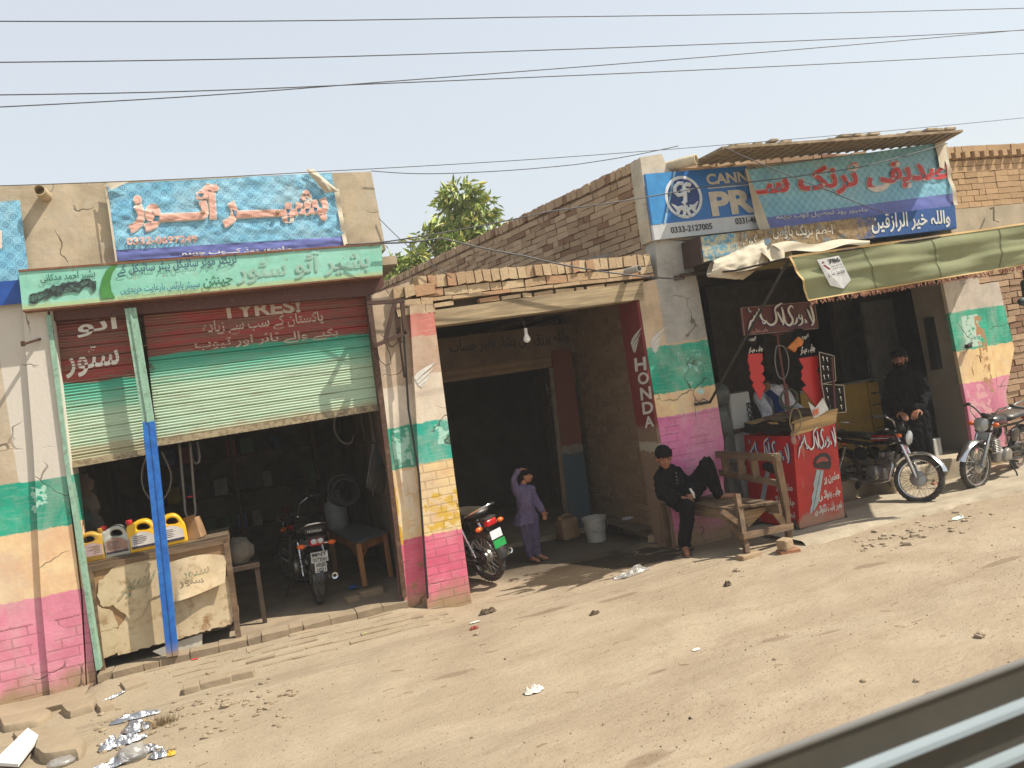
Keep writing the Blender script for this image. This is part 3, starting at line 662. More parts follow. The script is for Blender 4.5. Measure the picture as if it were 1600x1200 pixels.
bricks(mb, A0+V((-.1,-.02,.078)), (1,0,.0), (0,-1,0), ub.length+.1, .04, .3, .036, .004, .2, .004)
bricks(mb, A0+V((-.1,0,.117)), (1,0,.0), (0,-1,0), ub.length+.1, .085, .235, .083, .010, .2, .007)
bricks(mb, A0+V((-.1,-.01,.205)), (1,0,.0), (0,-1,0), ub.length+.12, .13, .085, .122, .010, .2, .009, soldier=True)
# rough brick corner over the pier
C0 = wy(618, 478, 6.9); bricks(mb, C0+V((0,0,-.1)), (1,0,0), (0,-1,0), .36, .16, .16, .075, .008, .2, .01); bricks(mb, C0+V((0,0,.065)), (1,0,0), (0,-1,0), .4, .12, .2, .11, .01, .2, .01)
build(mb, 'brick_parapet', BRKL, gar)
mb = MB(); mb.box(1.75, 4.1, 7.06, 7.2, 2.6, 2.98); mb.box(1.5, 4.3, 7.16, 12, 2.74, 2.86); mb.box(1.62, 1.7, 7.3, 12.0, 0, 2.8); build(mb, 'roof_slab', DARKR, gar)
# right inner wall of laid brick + red door post with lettering
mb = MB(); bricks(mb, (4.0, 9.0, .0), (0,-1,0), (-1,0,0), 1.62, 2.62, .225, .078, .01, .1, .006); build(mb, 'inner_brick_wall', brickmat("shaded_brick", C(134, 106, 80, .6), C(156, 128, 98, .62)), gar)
mb = MB(); mb.box(4.01, 4.1, 7.4, 9.0, 0, 2.7); build(mb, 'wall_core', MORT, gar)
q = NM("red_post_paint"); p = q.pos(); z = q.sep(p)[2]; n1 = q.noise(p, 7.0, 6.0, .7); zz = q.math('ADD', z, q.math('MULTIPLY', q.math('SUBTRACT', n1, .5), .2))
c = q.mix(q.step(zz, 1.2, 1.3), C(150, 122, 100, .7), C(132, 44, 44, .7))
c = q.mix(q.math('MULTIPLY', q.step(zz, .99, 1.0), q.step(zz, 1.1, 1.09)), c, C(190, 180, 160, .7)); c = q.mix(q.math('MULTIPLY', q.step(n1, .5, .75), .5), c, C(140, 108, 90, .6))
REDP = q.out(c, .8, 0.0, q.bump(n1, .4, .01))
mb = MB(); mb.box(3.94, 3.968, 6.958, 7.37, 0, 2.60); build(mb, 'door_post', REDP, gar)
XH = 3.938
def qx(pts, X=XH): return [wx(a, b, X) for a, b in pts]
for ch, px in (('H', [(991,560),(1009,557),(1011,578),(993,581)]), ('O', [(996,583),(1013,580),(1015,599),(998,602)]), ('N', [(1000,606),(1017,603),(1019,623),(1002,626)]), ('D', [(1003,629),(1020,626),(1022,645),(1005,648)]), ('A', [(1006,651),(1021,649),(1023,666),(1008,669)])):
    write(ch, qx(px), WHT, gar, ur=False, bold=.03, off=(-.003,0,0))
build(wing(lambda x, y: wx(x, y, XH), (986, 536), .5, (-.003,0,0)), 'wing_emblem', WHT, gar)
# workshop front behind the porch
YG = 8.75
BK = simple("faded_lintel", C(120, 100, 78, .6), .9, var=.3, sc_=4, dust=.1)
mb = MB(); strip(mb, [(640, 535), (930, 500), (935, 545), (640, 585)], YG, .2); build(mb, 'back_lintel', BK, gar)
write('واللہ یرزق من یشاء بغیر حساب', qy([(700, 533), (888, 516), (890, 536), (703, 556)], YG), paint("black_brush", C(40, 32, 28, .5), .7), gar, bold=.02, off=(0,-.004,0))
mb = MB()
Q = qy([(640, 575), (862, 545), (866, 573), (640, 606)], YG+.02)
def fr(u, v_): return bil(Q, u, v_)+V((0,-.015*abs(math.sin(v_*9)),0))
mb.grid(fr, 4, 40); build(mb, 'rolled_shutter', simple("brown_slats", C(140, 112, 80, .6), .7, var=.2, dust=.1), gar)
mb = MB(); strip(mb, [(862, 548), (892, 544), (918, 760), (928, 835), (892, 838), (884, 760)], YG-.03, .22)
q = NM("red_blue_post"); p = q.pos(); z = q.sep(p)[2]; n1 = q.noise(p, 5.0, 5.0, .7); zz = q.math('ADD', z, q.math('MULTIPLY', q.math('SUBTRACT', n1, .5), .15))
c = q.mix(q.step(zz, .96, .98), C(70, 92, 104, .6), C(140, 130, 116, .6)); c = q.mix(q.step(zz, 1.06, 1.08), c, C(124, 66, 54, .6)); c = q.mix(q.math('MULTIPLY', q.step(n1, .5, .7), .5), c, C(110, 88, 70, .5))
build(mb, 'inner_post', q.out(c, .85), gar)
mb = MB(); strip(mb, [(858, 575), (864, 574), (892, 840), (885, 842)], YG-.05, .05); build(mb, 'shutter_rail', simple("worn_steel", C(130, 112, 92, .6), .5, .3, dust=.2), gar)
for k, ch in enumerate('HOND'):
    x, y = 853+k*5, 600+k*22; write(ch, qy([(x, y), (x+9, y-1), (x+11, y+14), (x+2, y+15)], YG-.02), paint("dim_letters", C(110, 96, 84, .6), .8), gar, ur=False)
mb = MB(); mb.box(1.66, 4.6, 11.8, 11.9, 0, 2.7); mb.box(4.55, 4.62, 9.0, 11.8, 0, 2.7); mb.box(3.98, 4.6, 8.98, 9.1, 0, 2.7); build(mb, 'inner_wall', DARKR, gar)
mb = MB(); mb.box(1.7, 4.0, 8.7, 11.8, -.03, .04); build(mb, 'floor', FLOORM, gar)
mb = rough((3.90, 7.45, -.03), (3.90, 8.7, -.03), .2, .16, 4); mb.mi = [0]*len(mb.f); build(mb, 'ledge', simple('earth_ledge', C(128, 106, 82, .5), .95, var=.3, bump=.5), gar, smooth='all')
# garage roof clutter
mb = MB(); mb.prism([wy(918, 405, 7.4), wy(957, 395, 7.5), wy(935, 410, 7.3)], (0, .04, .01)); tag(build(mb, 'metal_sheet', simple("grey_sheet", C(170, 168, 160), .4, .5)), 'scrap of grey sheet metal lying on the garage roof behind the brick parapet', 'scrap sheet')
# ================================================================== SHOP 3 (trunk shop)
tr = thing('trunk_shop', 'tall brown brick shop with a grey plaster column, open dark front and painted bands', 'shop', (6.3, 7.6, 0))
COLM = bandwall("painted_column", C(220, 122, 170, .8), [(1.34, CREAM), (1.58, TEAL), (2.065, C(214, 188, 156, .76))], chips=[(C(150, 214, 200), 4.3, 4.62, 1.62, 2.0, .56), (C(190, 226, 220), 4.4, 4.6, 1.3, 1.8, .57)], seam=(4.2, 2.075, C(182, 180, 174, .74)), brickz=(0, 1.34, .5), dirt=.2)
YC = 6.95
mb = MB(); pl_ = qy([(1028, 436), (1024, 374), (1071, 377), (1090, 440), (1108, 545), (1131, 690), (1131, 760)], YC); mb.prism([V((3.97, YC, 2.74))]+pl_+[V((pl_[-1].x, YC, -.05)), V((3.97, YC, -.05))], (0, .4, 0))
build(mb, 'column', COLM, tr)
SIDEB = brickmat("side_brick", C(172, 142, 112, .78), C(200, 172, 140, .8), C(150, 112, 84, .74))
S0, S1 = V((4.29, 7.02, 2.7)), V((2.5, 14.2, 2.7)); us = (S1-S0).normalized(); ns = V((-us.y, us.x, 0)); ns = ns if ns.x < 0 else -ns
mb = MB(); bricks(mb, S0, us, ns, (S1-S0).length, 1.24, .215, .072, .008, .12, .006); bricks(mb, S0+V((0,0,1.25)), us, ns, (S1-S0).length, .115, .085, .11, .008, .12, .009, soldier=True)
build(mb, 'brick_side_wall', SIDEB, tr)
mb = MB(); mb.prism([S0-ns*.03, S1-ns*.03, S1-ns*.03+V((0,0,1.34)), S0-ns*.03+V((0,0,1.34))], -ns*.2); mb.box(4.32, 4.6, 7.3, 11, 0, 2.7); build(mb, 'wall_core', MORT, tr)
mb = MB(); strip(mb, [(1000, 246), (1034, 240), (1043, 262), (1060, 270), (1480, 226), (1494, 345), (1380, 352), (1026, 378), (1018, 376)], 6.97, .22); build(mb, 'parapet', bandwall("cracked_plaster", C(206, 192, 168, .74), [(3.4, C(206, 196, 176, .76))], dirt=.45), tr)
build(wing(lambda x, y: wy(x, y, YC), (1015, 536), .72), 'wing_emblem', WHT, tr)
# brick stub and end of the top course behind
mb = MB(); bricks(mb, V((4.5, 7.3, 4.0)), (1,0,.0), (0,-1,0), 3.9, .08, .23, .075, .01, .2, .012); build(mb, 'top_course', BRK, tr)
mb = MB(); mb.box(4.32, 8.9, 7.19, 12.4, 3.0, 3.12); build(mb, 'roof_slab', CONC, tr)
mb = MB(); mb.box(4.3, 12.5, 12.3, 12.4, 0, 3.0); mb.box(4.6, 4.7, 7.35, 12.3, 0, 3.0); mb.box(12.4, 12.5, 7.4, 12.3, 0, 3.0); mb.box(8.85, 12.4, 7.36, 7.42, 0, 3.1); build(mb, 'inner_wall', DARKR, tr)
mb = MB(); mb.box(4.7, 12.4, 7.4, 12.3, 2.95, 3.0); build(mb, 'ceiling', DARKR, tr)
mb = MB(); mb.box(4.7, 8.3, 7.25, 12.3, -.05, .2); build(mb, 'floor', FLOORM, tr)
mb = MB(); mb.rbox((7.55, 7.13, .12), (1.5, .55, .30), .02); build(mb, 'door_step', CONC, tr)
# right door pier and grey reveal
RPM = bandwall("painted_right_pier", C(220, 130, 158), [(1.09, C(240, 205, 150)), (1.49, C(36, 172, 142)), (1.965, C(212, 200, 184, .76))], chips=[(C(196, 222, 206), 8.3, 8.6, 1.5, 1.92, .44), (C(236, 176, 176), 8.2, 8.6, .5, 1.08, .5), (C(186, 140, 96), 8.50, 8.68, .9, 1.9, .50)], brickz=(0, .5, .5))
mb = MB(); strip(mb, [(1473, 440), (1528, 432), (1548, 540), (1580, 760), (1530, 760), (1512, 640), (1482, 485)], YC, .045); build(mb, 'pier', RPM, tr)
mb = MB(); mb.prism(qy([(1528, 445), (1560, 440), (1585, 545), (1572, 615), (1578, 650), (1568, 700), (1560, 640)], 7.02), (0,.3,0)); build(mb, 'pier', RPM, tr)
mb = MB(); g_ = qy([(1473, 440), (1482, 485), (1512, 640), (1530, 760)], 6.997); mb.prism(g_+[V((8.6, 6.997, g_[-1].z)), V((8.6, 6.997, g_[0].z))], (0, .48, 0)); build(mb, 'door_reveal', simple("grey_reveal", C(170, 160, 146, .66), .9, var=.2, sc_=2.0), tr)
mb = MB(); mb.box(8.12, 8.2, 7.22, 7.32, 1.3, 1.95); build(mb, 'slot_shade_block', simple("shade_black", (.01,.01,.01,1), .9, dust=0), tr)  # solid black box stands in for the shade of a slot
# interior: dim partition, panels
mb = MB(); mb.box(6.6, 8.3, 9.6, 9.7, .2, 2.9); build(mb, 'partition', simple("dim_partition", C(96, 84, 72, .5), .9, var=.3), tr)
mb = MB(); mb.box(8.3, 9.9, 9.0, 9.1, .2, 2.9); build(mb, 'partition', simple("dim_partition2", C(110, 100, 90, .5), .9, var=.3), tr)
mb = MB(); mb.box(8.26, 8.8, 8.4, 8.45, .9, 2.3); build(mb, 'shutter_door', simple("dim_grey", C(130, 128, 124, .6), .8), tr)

sl = MB()
P0, P1, P2, P3 = wy(1078, 259, 6.96), wy(1472, 224, 6.96), wy(1505, 206, 6.28), wy(1129, 233, 6.28)
ex = V((0,0,.026))
sl.prism([P0, P1, P2, P3], ex)
for k in range(1, 27):
    t = k/27; a = lerp(P0, P1, t); b = lerp(P3, P2, t); sl.beam(a+V((0,.02,-.004)), b+V((0,.01,-.004)), .03, .012)
q = NM("reed_concrete"); p = q.pos(); n1 = q.noise(q.scale(p, (2, 9, 1)), 3.0, 5.0, .7)
c = q.mix(q.step(n1, .3, .7), C(140, 120, 96, .65), C(186, 164, 134, .75))
tag(build(sl, 'roof_shade', q.out(c, .95, 0.0, q.bump(n1, .6, .02))), 'ribbed concrete sunshade slab jutting out above the teal cloth banner', 'sunshade')
mb = MB(); R9 = random.Random(9)
for k in range(30):
    t = R9.random(); a = lerp(P3, P2, t)+V((0,.06+.3*R9.random(),.06)); mb.rbox(a, (.16*R9.uniform(.5,1.3), .1, .03), .006)
tag(build(mb, 'roof_rubble', simple("rubble", C(176, 160, 134), .95, var=.5, sc_=5)), 'line of broken tiles and rubble lying on top of the sunshade slab', 'rubble', kind='stuff')

# CANN / PR sign
cs = thing('advert_sign', 'blue and white metal advertising board lettered CANN and PR with a round white emblem', 'sign', (4.85, 6.9, 3.16))
YS = 6.89; QC = qy([(1008, 272), (1166, 259), (1187, 357), (1023, 375)], YS)
BLUE = simple("sign_blue", C(26, 112, 188), .4, var=.12, sc_=2, bump=.03, dust=.06)
mb = MB(); mb.prism(sub(QC, 0, 1, 0, .77), (0,.04,0)); build(mb, 'blue_panel', BLUE, cs)
mb = MB(); mb.prism(sub(QC, 0, 1, .77, 1), (0,.04,0)); build(mb, 'white_panel', simple("sign_white", C(206, 208, 208), .45, var=.08, dust=.1), cs)
mb = MB(); mb.prism([q_+V((0,-.002,0)) for q_ in (bil(QC,0,0), bil(QC,.25,0), bil(QC,.08,.77), bil(QC,0,.77))], (0,-.001,0)); build(mb, 'light_ray', paint("ray_blue", C(60, 150, 214), .4), cs)
mb = MB(); mb.prism([q_+V((0,-.004,0)) for q_ in (bil(QC,.27,0), bil(QC,.29,0), bil(QC,.12,.77), bil(QC,.10,.77))], (0,-.001,0)); build(mb, 'light_ray', paint("ray_pale", C(150, 198, 226), .4), cs)
CRL = paint("cream_letters", C(216, 206, 186, .8), .5)
def blk(t, u0, u1, v0, v1, par=None, bold=.05): write(t, sub(QC, u0, u1, v0, v1), CRL, cs, ur=False, bold=bold, off=(0,-.006,0))
blk('CANN', .57, .985, .08, .25, bold=.035); blk('PR', .565, 1.0, .36, .74, bold=.045)
mb = MB(); mb.prism([q_+V((0,-.006,0)) for q_ in sub(QC, .565, .985, .295, .31)], (0,-.001,0)); build(mb, 'rule_line', CRL, cs)
BLACKL = paint("black_letters", C(34, 34, 38), .5)
write('0333-2127005', sub(QC, .155, .545, .835, .93), BLACKL, cs, ur=False, bold=.02, off=(0,-.005,0)); write('0331-46', sub(QC, .775, .985, .80, .90), BLACKL, cs, ur=False, bold=.02, off=(0,-.005,0))
cc = bil(QC, .325, .40); rad_ = .225; ex_, ez_ = (QC[1]-QC[0]).normalized(), V((0,0,1))
mb = MB(); mb.cyl(cc+V((0,-.003,0)), cc+V((0,-.005,0)), rad_*.93, 40); build(mb, 'emblem_disc', paint("emblem_blue", C(24, 62, 128), .4), cs)
mb = MB(); mb.torus(cc+V((0,-.005,0)), (0,1,0), rad_*.93, rad_*.07, 48, 6, .1)
def ep(x, z): return cc + ex_*(x*rad_) + ez_*(z*rad_) + V((0,-.008,0))
mb.tube([ep(*k) for k in ((.05,.62),(-.2,.66),(-.42,.5),(-.46,.28),(-.3,.1),(-.05,.12),(.04,.3),(-.14,.3))], .022, 6)
mb.tube([ep(*k) for k in ((.42,.52),(.22,.58),(.06,.48),(.06,.1),(.02,-.2),(-.14,-.32))], .026, 6); mb.tube([ep(*k) for k in ((.0,.28),(.2,.3),(.34,.26))], .022, 6)
mb.cyl(ep(0,-.5), ep(0,-.5)+V((0,-.002,0)), .034, 16)
for s_ in (-1, 1):
    mb.tube([ep(s_*.1,-.62), ep(s_*.28,-.52), ep(s_*.44,-.66), ep(s_*.52,-.8)], .02, 6); mb.tube([ep(s_*.2,-.5), ep(s_*.48,-.5), ep(s_*.72,-.26)], [.03, .024, .006], 6); mb.tube([ep(s_*.05,-.6), ep(s_*.16,-.86), ep(s_*.3,-.92)], .02, 6)
build(mb, 'emblem', paint("emblem_white", C(226, 232, 234), .4), cs)

# banner of shop 3
b3 = thing('shop_banner', 'teal tile patterned cloth banner with big red Urdu lettering under the sunshade slab', 'banner', (7.0, 6.85, 3.2))
YB3 = 6.86; Q3 = qy([(1164, 266), (1476, 222), (1494, 322), (1199, 359)], YB3)
mb = MB(); sf1 = cloth(mb, sub(Q3, 0, 1, 0, .80), .014, 90, 30, 11); build(mb, 'printed_field', TILE2, b3, smooth='all')
mb = MB(); sf2 = cloth(mb, sub(Q3, 0, 1, .80, 1), .010, 60, 6, 14); build(mb, 'navy_strip', NAVY, b3, smooth='all')
REDL = paint("red_lettering", C(214, 66, 66), .5)
QT = qy([(1176, 268), (1480, 238), (1484, 288), (1178, 314)], YB3)
write('صدیقی ٹرنک سـ', QT, OUTL, b3, bold=.06, base=0.0, off=(0,-.009,0), surf=sf1); write('صدیقی ٹرنک سـ', QT, REDL, b3, bold=.035, base=0.0, off=(0,-.015,0), surf=sf1)
write('جامپور روڈ تحصیل کوٹ چھٹہ', qy([(1211, 334), (1354, 324), (1355, 333), (1212, 346)], YB3), WHT, b3, bold=.02, off=(0,-.010,0), surf=sf2)
mb = MB()
ed = [(1164,264),(1170,300),(1180,335),(1190,362),(1200,392),(1208,425)]; ed2 = [(1169,263),(1180,300),(1192,330),(1206,358),(1222,380),(1230,412)]
def strp(u, v_):
    k = v_*5; i = min(int(k), 4); t = k-i; a = lerp(wy(*ed[i], 6.80), wy(*ed[i+1], 6.80), t); b = lerp(wy(*ed2[i], 6.80), wy(*ed2[i+1], 6.80), t)
    return lerp(a, b, u)+V((0,-.02*math.sin(u*5+v_*9)-.12*max(0, v_-.6)/.4*1.0,0))
mb.grid(strp, 10, 40)
build(mb, 'folded_edge', CREAMC, b3, smooth='all'); mb = MB(); mb.grid(lambda u, v_: bil(qy([(1460, 224), (1477, 220), (1487, 266), (1466, 262)], 6.83), u, v_)+V((0,-.02*math.sin(u*3+v_*2),0)), 6, 10)
build(mb, 'folded_edge', CREAMC, b3, smooth='all'); mb = MB(); mb.grid(lambda u, v_: bil(qy([(1476, 250), (1481, 250), (1498, 320), (1492, 321)], 6.83), u, v_)+V((0,-.012*math.sin(v_*12),0)), 2, 14)
build(mb, 'folded_edge', CREAMC, b3, smooth='all')

# old painted strip sign = box beam under the banner
ss = thing('painted_strip_sign', 'peeling blue and brown painted sign beam with white Urdu lettering below the teal banner', 'sign', (6.3, 6.75, 2.85))
YP = 6.6
q = NM("peeling_blue"); p = q.pos(); x, y, z = q.sep(p)[0:3]; n1 = q.noise(p, 7.0, 6.0, .75); n2 = q.noise(p, 22.0, 5.0, .7)
xx = q.math('ADD', x, q.math('MULTIPLY', q.math('SUBTRACT', n1, .5), 1.6))
brn = q.mix(q.step(n2, .35, .65), C(176, 148, 104), C(120, 96, 64)); brn = q.mix(q.step(n1, .58, .6), brn, C(106, 140, 160))
c = q.mix(q.step(xx, 6.5, 6.9), brn, C(30, 84, 150)); c = q.mix(q.step(n2, .66, .7), c, C(180, 160, 130))
lf = q.math('MULTIPLY', q.step(xx, 5.1, 4.9), 1.0); c = q.mix(lf, c, q.mix(q.step(n2, .42, .6), C(196, 184, 148), C(70, 150, 182)))
PEEL = q.out(c, .7, 0.0, q.bump(n2, .5, .01))
mb = MB(); strip(mb, [(1095, 370), (1186, 359), (1492, 321), (1495, 357), (1186, 392), (1100, 409)], YP, .34); build(mb, 'board', PEEL, ss)
mb = MB(); X0 = wy(1097, 372, YP).x; a = wy(1095, 368, YP); b = wy(1100, 411, YP); mb.prism([a+V((-.006,.005,0)), b+V((-.006,.005,0)), b+V((-.006,.34,0)), a+V((-.006,.34,0))], (-.012,0,0)); build(mb, 'end_cap', paint("dark_brown_end", C(74, 50, 44, .8), .7), ss)
write('واللہ خیر الرازقین', qy([(1360, 334), (1483, 328), (1485, 355), (1362, 366)], YP), WHT, ss, bold=.02, off=(0,-.004,0))
FD2 = paint("pale_peeled_letters", C(220, 212, 192, .8), .7, .25, C(150, 120, 86))
write('اعظم ٹرنک ہاؤس', qy([(1206, 352), (1300, 350), (1302, 374), (1208, 378)], YP), FD2, ss, bold=.02, off=(0,-.004,0)); write('کوٹ', qy([(1160, 370), (1182, 367), (1183, 390), (1162, 394)], YP), FD2, ss, bold=.01, off=(0,-.004,0))

# awning
aw = thing('awning', 'olive green canvas awning with a fringed hanging front flap over the third shop', 'awning', (6.6, 6.3, 2.3))
ZB = 2.68; F0, F1 = wz(1232, 403, ZB), wz(1640, 346, ZB); W0, W1 = V((4.60, 6.97, 2.80)), V((9.0, 6.97, 2.90))
OLV = simple("olive_canvas", C(146, 150, 110), .9, var=.14, sc_=2.5, bump=.2, bsc=8, dust=.2); OLD = simple("olive_under", C(120, 104, 52), .9, var=.2)
def awtop(u, v_):
    p = lerp(lerp(W0, W1, u), lerp(F0, F1, u), v_); return p + V((0, 0, -.09*math.sin(v_*math.pi)*(.7+.3*math.sin(u*7)) + .01*noise.noise(V((u*9, v_*6, 3)))))
mb = MB(); mb.grid(awtop, 40, 16); build(mb, 'canopy', OLD, aw, smooth='all')
VB0, VB1 = wy(1265, 470, F0.y-.03), wy(1640, 408, F1.y-.03)
VB0 = F0 + (VB0-F0); Qv = [F0+V((-.0,-.015,.01)), F1+V((0,-.015,.01)), VB1, VB0]
def flap(u, v_):
    p = bil(Qv, u, v_); k = noise.noise(V((u*5, v_*2.5, 5)))
    if u < .05: p = p + V((.09*(1-u/.05)*math.sin(v_*3.14)*-.9*0, 0, 0))
    return p + V((0, -.045*k-.014*math.sin(u*15+v_*5)*v_-.02*noise.noise(V((u*3+v_, v_*7, 8)))-.012*math.sin(v_*3.1), 0))
mb = MB(); mb.grid(flap, 90, 20); build(mb, 'front_flap', OLV, aw, smooth='all')
mb = MB(); mb.grid(lambda u, v_: flap(u, 1.0-.03*v_)+V((0,-.006,0)), 90, 1); mb.grid(lambda u, v_: flap(u*.004, v_)+V((-.012*(1-u),-.005,0)), 2, 20); mb.grid(lambda u, v_: flap(u, .03*v_)+V((0,-.006,.006*(1-v_))), 90, 1); build(mb, 'edge_tape', paint("yellow_tape", C(226, 190, 128, .8), .8), aw)
mb = MB(); R5 = random.Random(5)
for k in range(130):
    u = (k+.5)/130
    if R5.random() < .12: continue
    p = flap(u, 1.0); mb.tube([p, p+V((R5.uniform(-.012,.012), -.004, -.022)), p+V((R5.uniform(-.02,.02), -.002, -R5.uniform(.035,.05)))], [.006,.008,.003], 5)
build(mb, 'fringe', paint("red_black_fringe", C(120, 56, 48, .7), .9, .6, C(200, 150, 120)), aw)
for t in (.27, .53, .79): mb = MB(); mb.grid(lambda u, v_: flap(t+u*.004, v_)+V((0,-.004,0)), 1, 20); build(mb, 'seam', paint("dark_seam", C(104, 110, 70), .9), aw)
mb = MB(); mb.tube([F0+V((-.03,0,0)), F1], .012, 8); mb.tube([F0, lerp(W0, F0, .5)+V((0,0,-.05)), W0+V((-.05,0,-.03))], .01, 8); build(mb, 'front_bar', simple("dark_pipe", C(70, 58, 48, .6), .5, .5), aw)
mb = MB(); mb.rbox(W0+V((-.13,-.02,-.05)), (.12,.05,.05), .006); mb.rbox(W0+V((.3,-.05,-.03)), (.85,.06,.03), .006); build(mb, 'wall_bracket', simple("dark_wood_bit", C(96, 76, 60, .6), .9), aw)
Qp = [flap(.085, .16)+V((0,-.012,0)), flap(.175, .13)+V((0,-.012,0)), flap(.178, .80)+V((0,-.012,0)), flap(.092, .86)+V((0,-.012,0))]
def patch(a, b): return bil(Qp, a, b)
mb = MB(); mb.prism([patch(0,0), patch(1,0), patch(1.0,.85), patch(.52,1.05), patch(.04,.85)], (0,-.003,0)); pa = build(mb, 'white_label', paint("label_white", C(226, 226, 222, .82), .6), aw)
def onp(u0, u1, v0, v1): return [patch(u0, v0), patch(u1, v0), patch(u1, v1), patch(u0, v1)]
write('786', onp(.42, .95, .05, .2), BLACKL, pa, ur=False, bold=.05, off=(0,-.006,0)); write('جامپور روڈ', onp(.45, .95, .24, .32), BLACKL, pa, off=(0,-.006,0), bold=.02)
write('محمد بشیر', onp(.12, .9, .42, .62), BLACKL, pa, off=(0,-.006,0)); write('ٹینٹ سروس', onp(.45, .95, .335, .40), BLACKL, pa, off=(0,-.006,0), bold=.02)
mb = MB(); mb.prism([q_+V((0,-.005,0)) for q_ in (patch(.12,.2), patch(.22,.19), patch(.38,.36), patch(.28,.38))], (0,-.001,0)); mb.prism([q_+V((0,-.005,0)) for q_ in (patch(.1,.14), patch(.2,.07), patch(.26,.14))], (0,-.001,0)); build(mb, 'red_mark', paint("mark_red", C(140, 50, 44), .6), pa)
# struts
STEEL = simple("dark_steel", C(40, 34, 32, .8), .45, .3, var=.3, dust=.08)
a0 = wy(1086, 632, 6.9); mb = MB(); mb.beam(a0, wy(1110, 628, 6.88), .03, .03); mb.tube([wy(1109, 629, 6.88), F0+V((0.02,.03,-.02))], .014, 8)
tag(build(mb, 'awning_strut', STEEL), 'thin dark strut from the grey column up to the near awning corner', 'strut')
a1 = wy(1513, 541, 6.9); mb = MB(); mb.tube([a1, wz(1660, 398, ZB)], .013, 8); mb.rbox(a1, (.07,.05,.05), .008); mb.tube([wy(1526, 556, 6.93), wy(1530, 556, 6.9), wy(1533, 566, 6.9)], .005, 6)
tag(build(mb, 'awning_strut', STEEL), 'thin black strut rising from the teal band of the right hand door pier', 'strut')
# rolled cream cloth lying along the awning back
cr = MB()
def bundle(u, v_, side):
    top = lerp(wy(1113, 408, 6.6), wy(1192, 374, 6.55), u); bot = lerp(wy(1106, 433, 6.6), wy(1160, 438, 6.5), min(1, u*1.7)) if u < .6 else lerp(wy(1160, 438, 6.5), wy(1200, 408, 6.52), (u-.6)/.4)
    p = lerp(top, bot, v_); e = math.sin(math.pi*v_)**.6*(.35+.65*math.sin(math.pi*min(1, .12+u*.9))**.5)
    k = noise.noise(V((u*5+v_*3, v_*4-u*2, 3)))+.5*noise.noise(V((u*12+v_*9, v_*8, 1)))
    return p + V((0, side*(.07*e)-(.03*k if side < 0 else 0), .012*k))
cr.grid(lambda u, v_: bundle(u, v_, -1), 30, 14); cr.grid(lambda u, v_: bundle(u, v_, 1), 30, 14)
cr.grid(lambda u, v_: bil(qy([(1205, 382), (1355, 374), (1356, 383), (1215, 398)], 6.52), u, v_)+V((0, -.06*v_-.03*math.sin(u*8+v_*3), .02*math.sin(u*11))), 40, 8)
cr.grid(lambda u, v_: bil(qy([(1184, 392), (1222, 382), (1225, 408), (1200, 412)], 6.5), u, v_)+V((0, -.05*v_-.03*math.sin(u*8+v_*3), .02*math.sin(u*11))), 12, 8)
tag(build(cr, 'rolled_cloth', CREAMC, smooth='all'), 'rolled cream cloth lying along the back of the green awning', 'cloth')

# ================================================================== RIGHT BRICK HOUSE
rh = thing('brick_house', 'plain brown brick wall of the neighbouring house at the right edge of the photo', 'house', (10.5, 7.4, 0))
mb = MB(); bricks(mb, V((8.72, 7.10, .0)), (1,0,0), (0,-1,0), 4.6, 2.95, .228, .0785, .010, .12, .006); build(mb, 'lower_wall', brickmat("right_brick", C(166, 134, 104, .75), C(194, 162, 128, .78), C(146, 106, 80, .72)), rh)
mb = MB(); bricks(mb, V((8.4, 7.42, 3.22)), (1,0,0), (0,-1,0), 5.0, .72, .228, .0785, .007, .12, .004); bricks(mb, V((8.4, 7.40, 4.03)), (1,0,0), (0,-1,0), 5.0, .09, .228, .085, .006, .16, .006)
for k in range(30): mb.box(8.46+k*.17, 8.46+k*.17+.085, 7.36, 7.46, 3.95, 4.03)
build(mb, 'upper_wall', brickmat("upper_brick", C(180, 146, 106, .76), C(200, 164, 122, .78)), rh)
mb = MB(); mb.box(8.4, 13.4, 7.44, 7.7, 3.0, 4.1); mb.box(8.7, 13.4, 7.13, 7.4, 0, 2.98); build(mb, 'wall_core', simple("mud_mortar", C(150, 120, 90, .7), .95), rh)
mb = MB(); mb.box(8.45, 13.4, 7.02, 7.5, 2.84, 3.22); build(mb, 'concrete_band', CONC, rh)
mb = MB(); mb.tube([wy(1548, 326, 6.98), wy(1553, 324, 6.9), wy(1553, 344, 6.9), wy(1561, 346, 6.92)], .014, 6); build(mb, 'band_hook', CONC, rh)
gb = MB(); cpt = wy(1606, 470, 6.3); gb.rbox(cpt+V((.04,0,0)), (.16,.10,.5), .04, 3); gb.ell(cpt+V((-.07,0,-.0)), (.08,.05,.05)); gb.cyl(cpt+V((.03,0,.24)), cpt+V((.03,0,.36)), .03)
tag(build(gb, 'hanging_bag', simple("dark_green_bag", C(20, 62, 62), .6, var=.2), smooth=60), 'dark green bag hanging at the right end of the awning', 'bag')

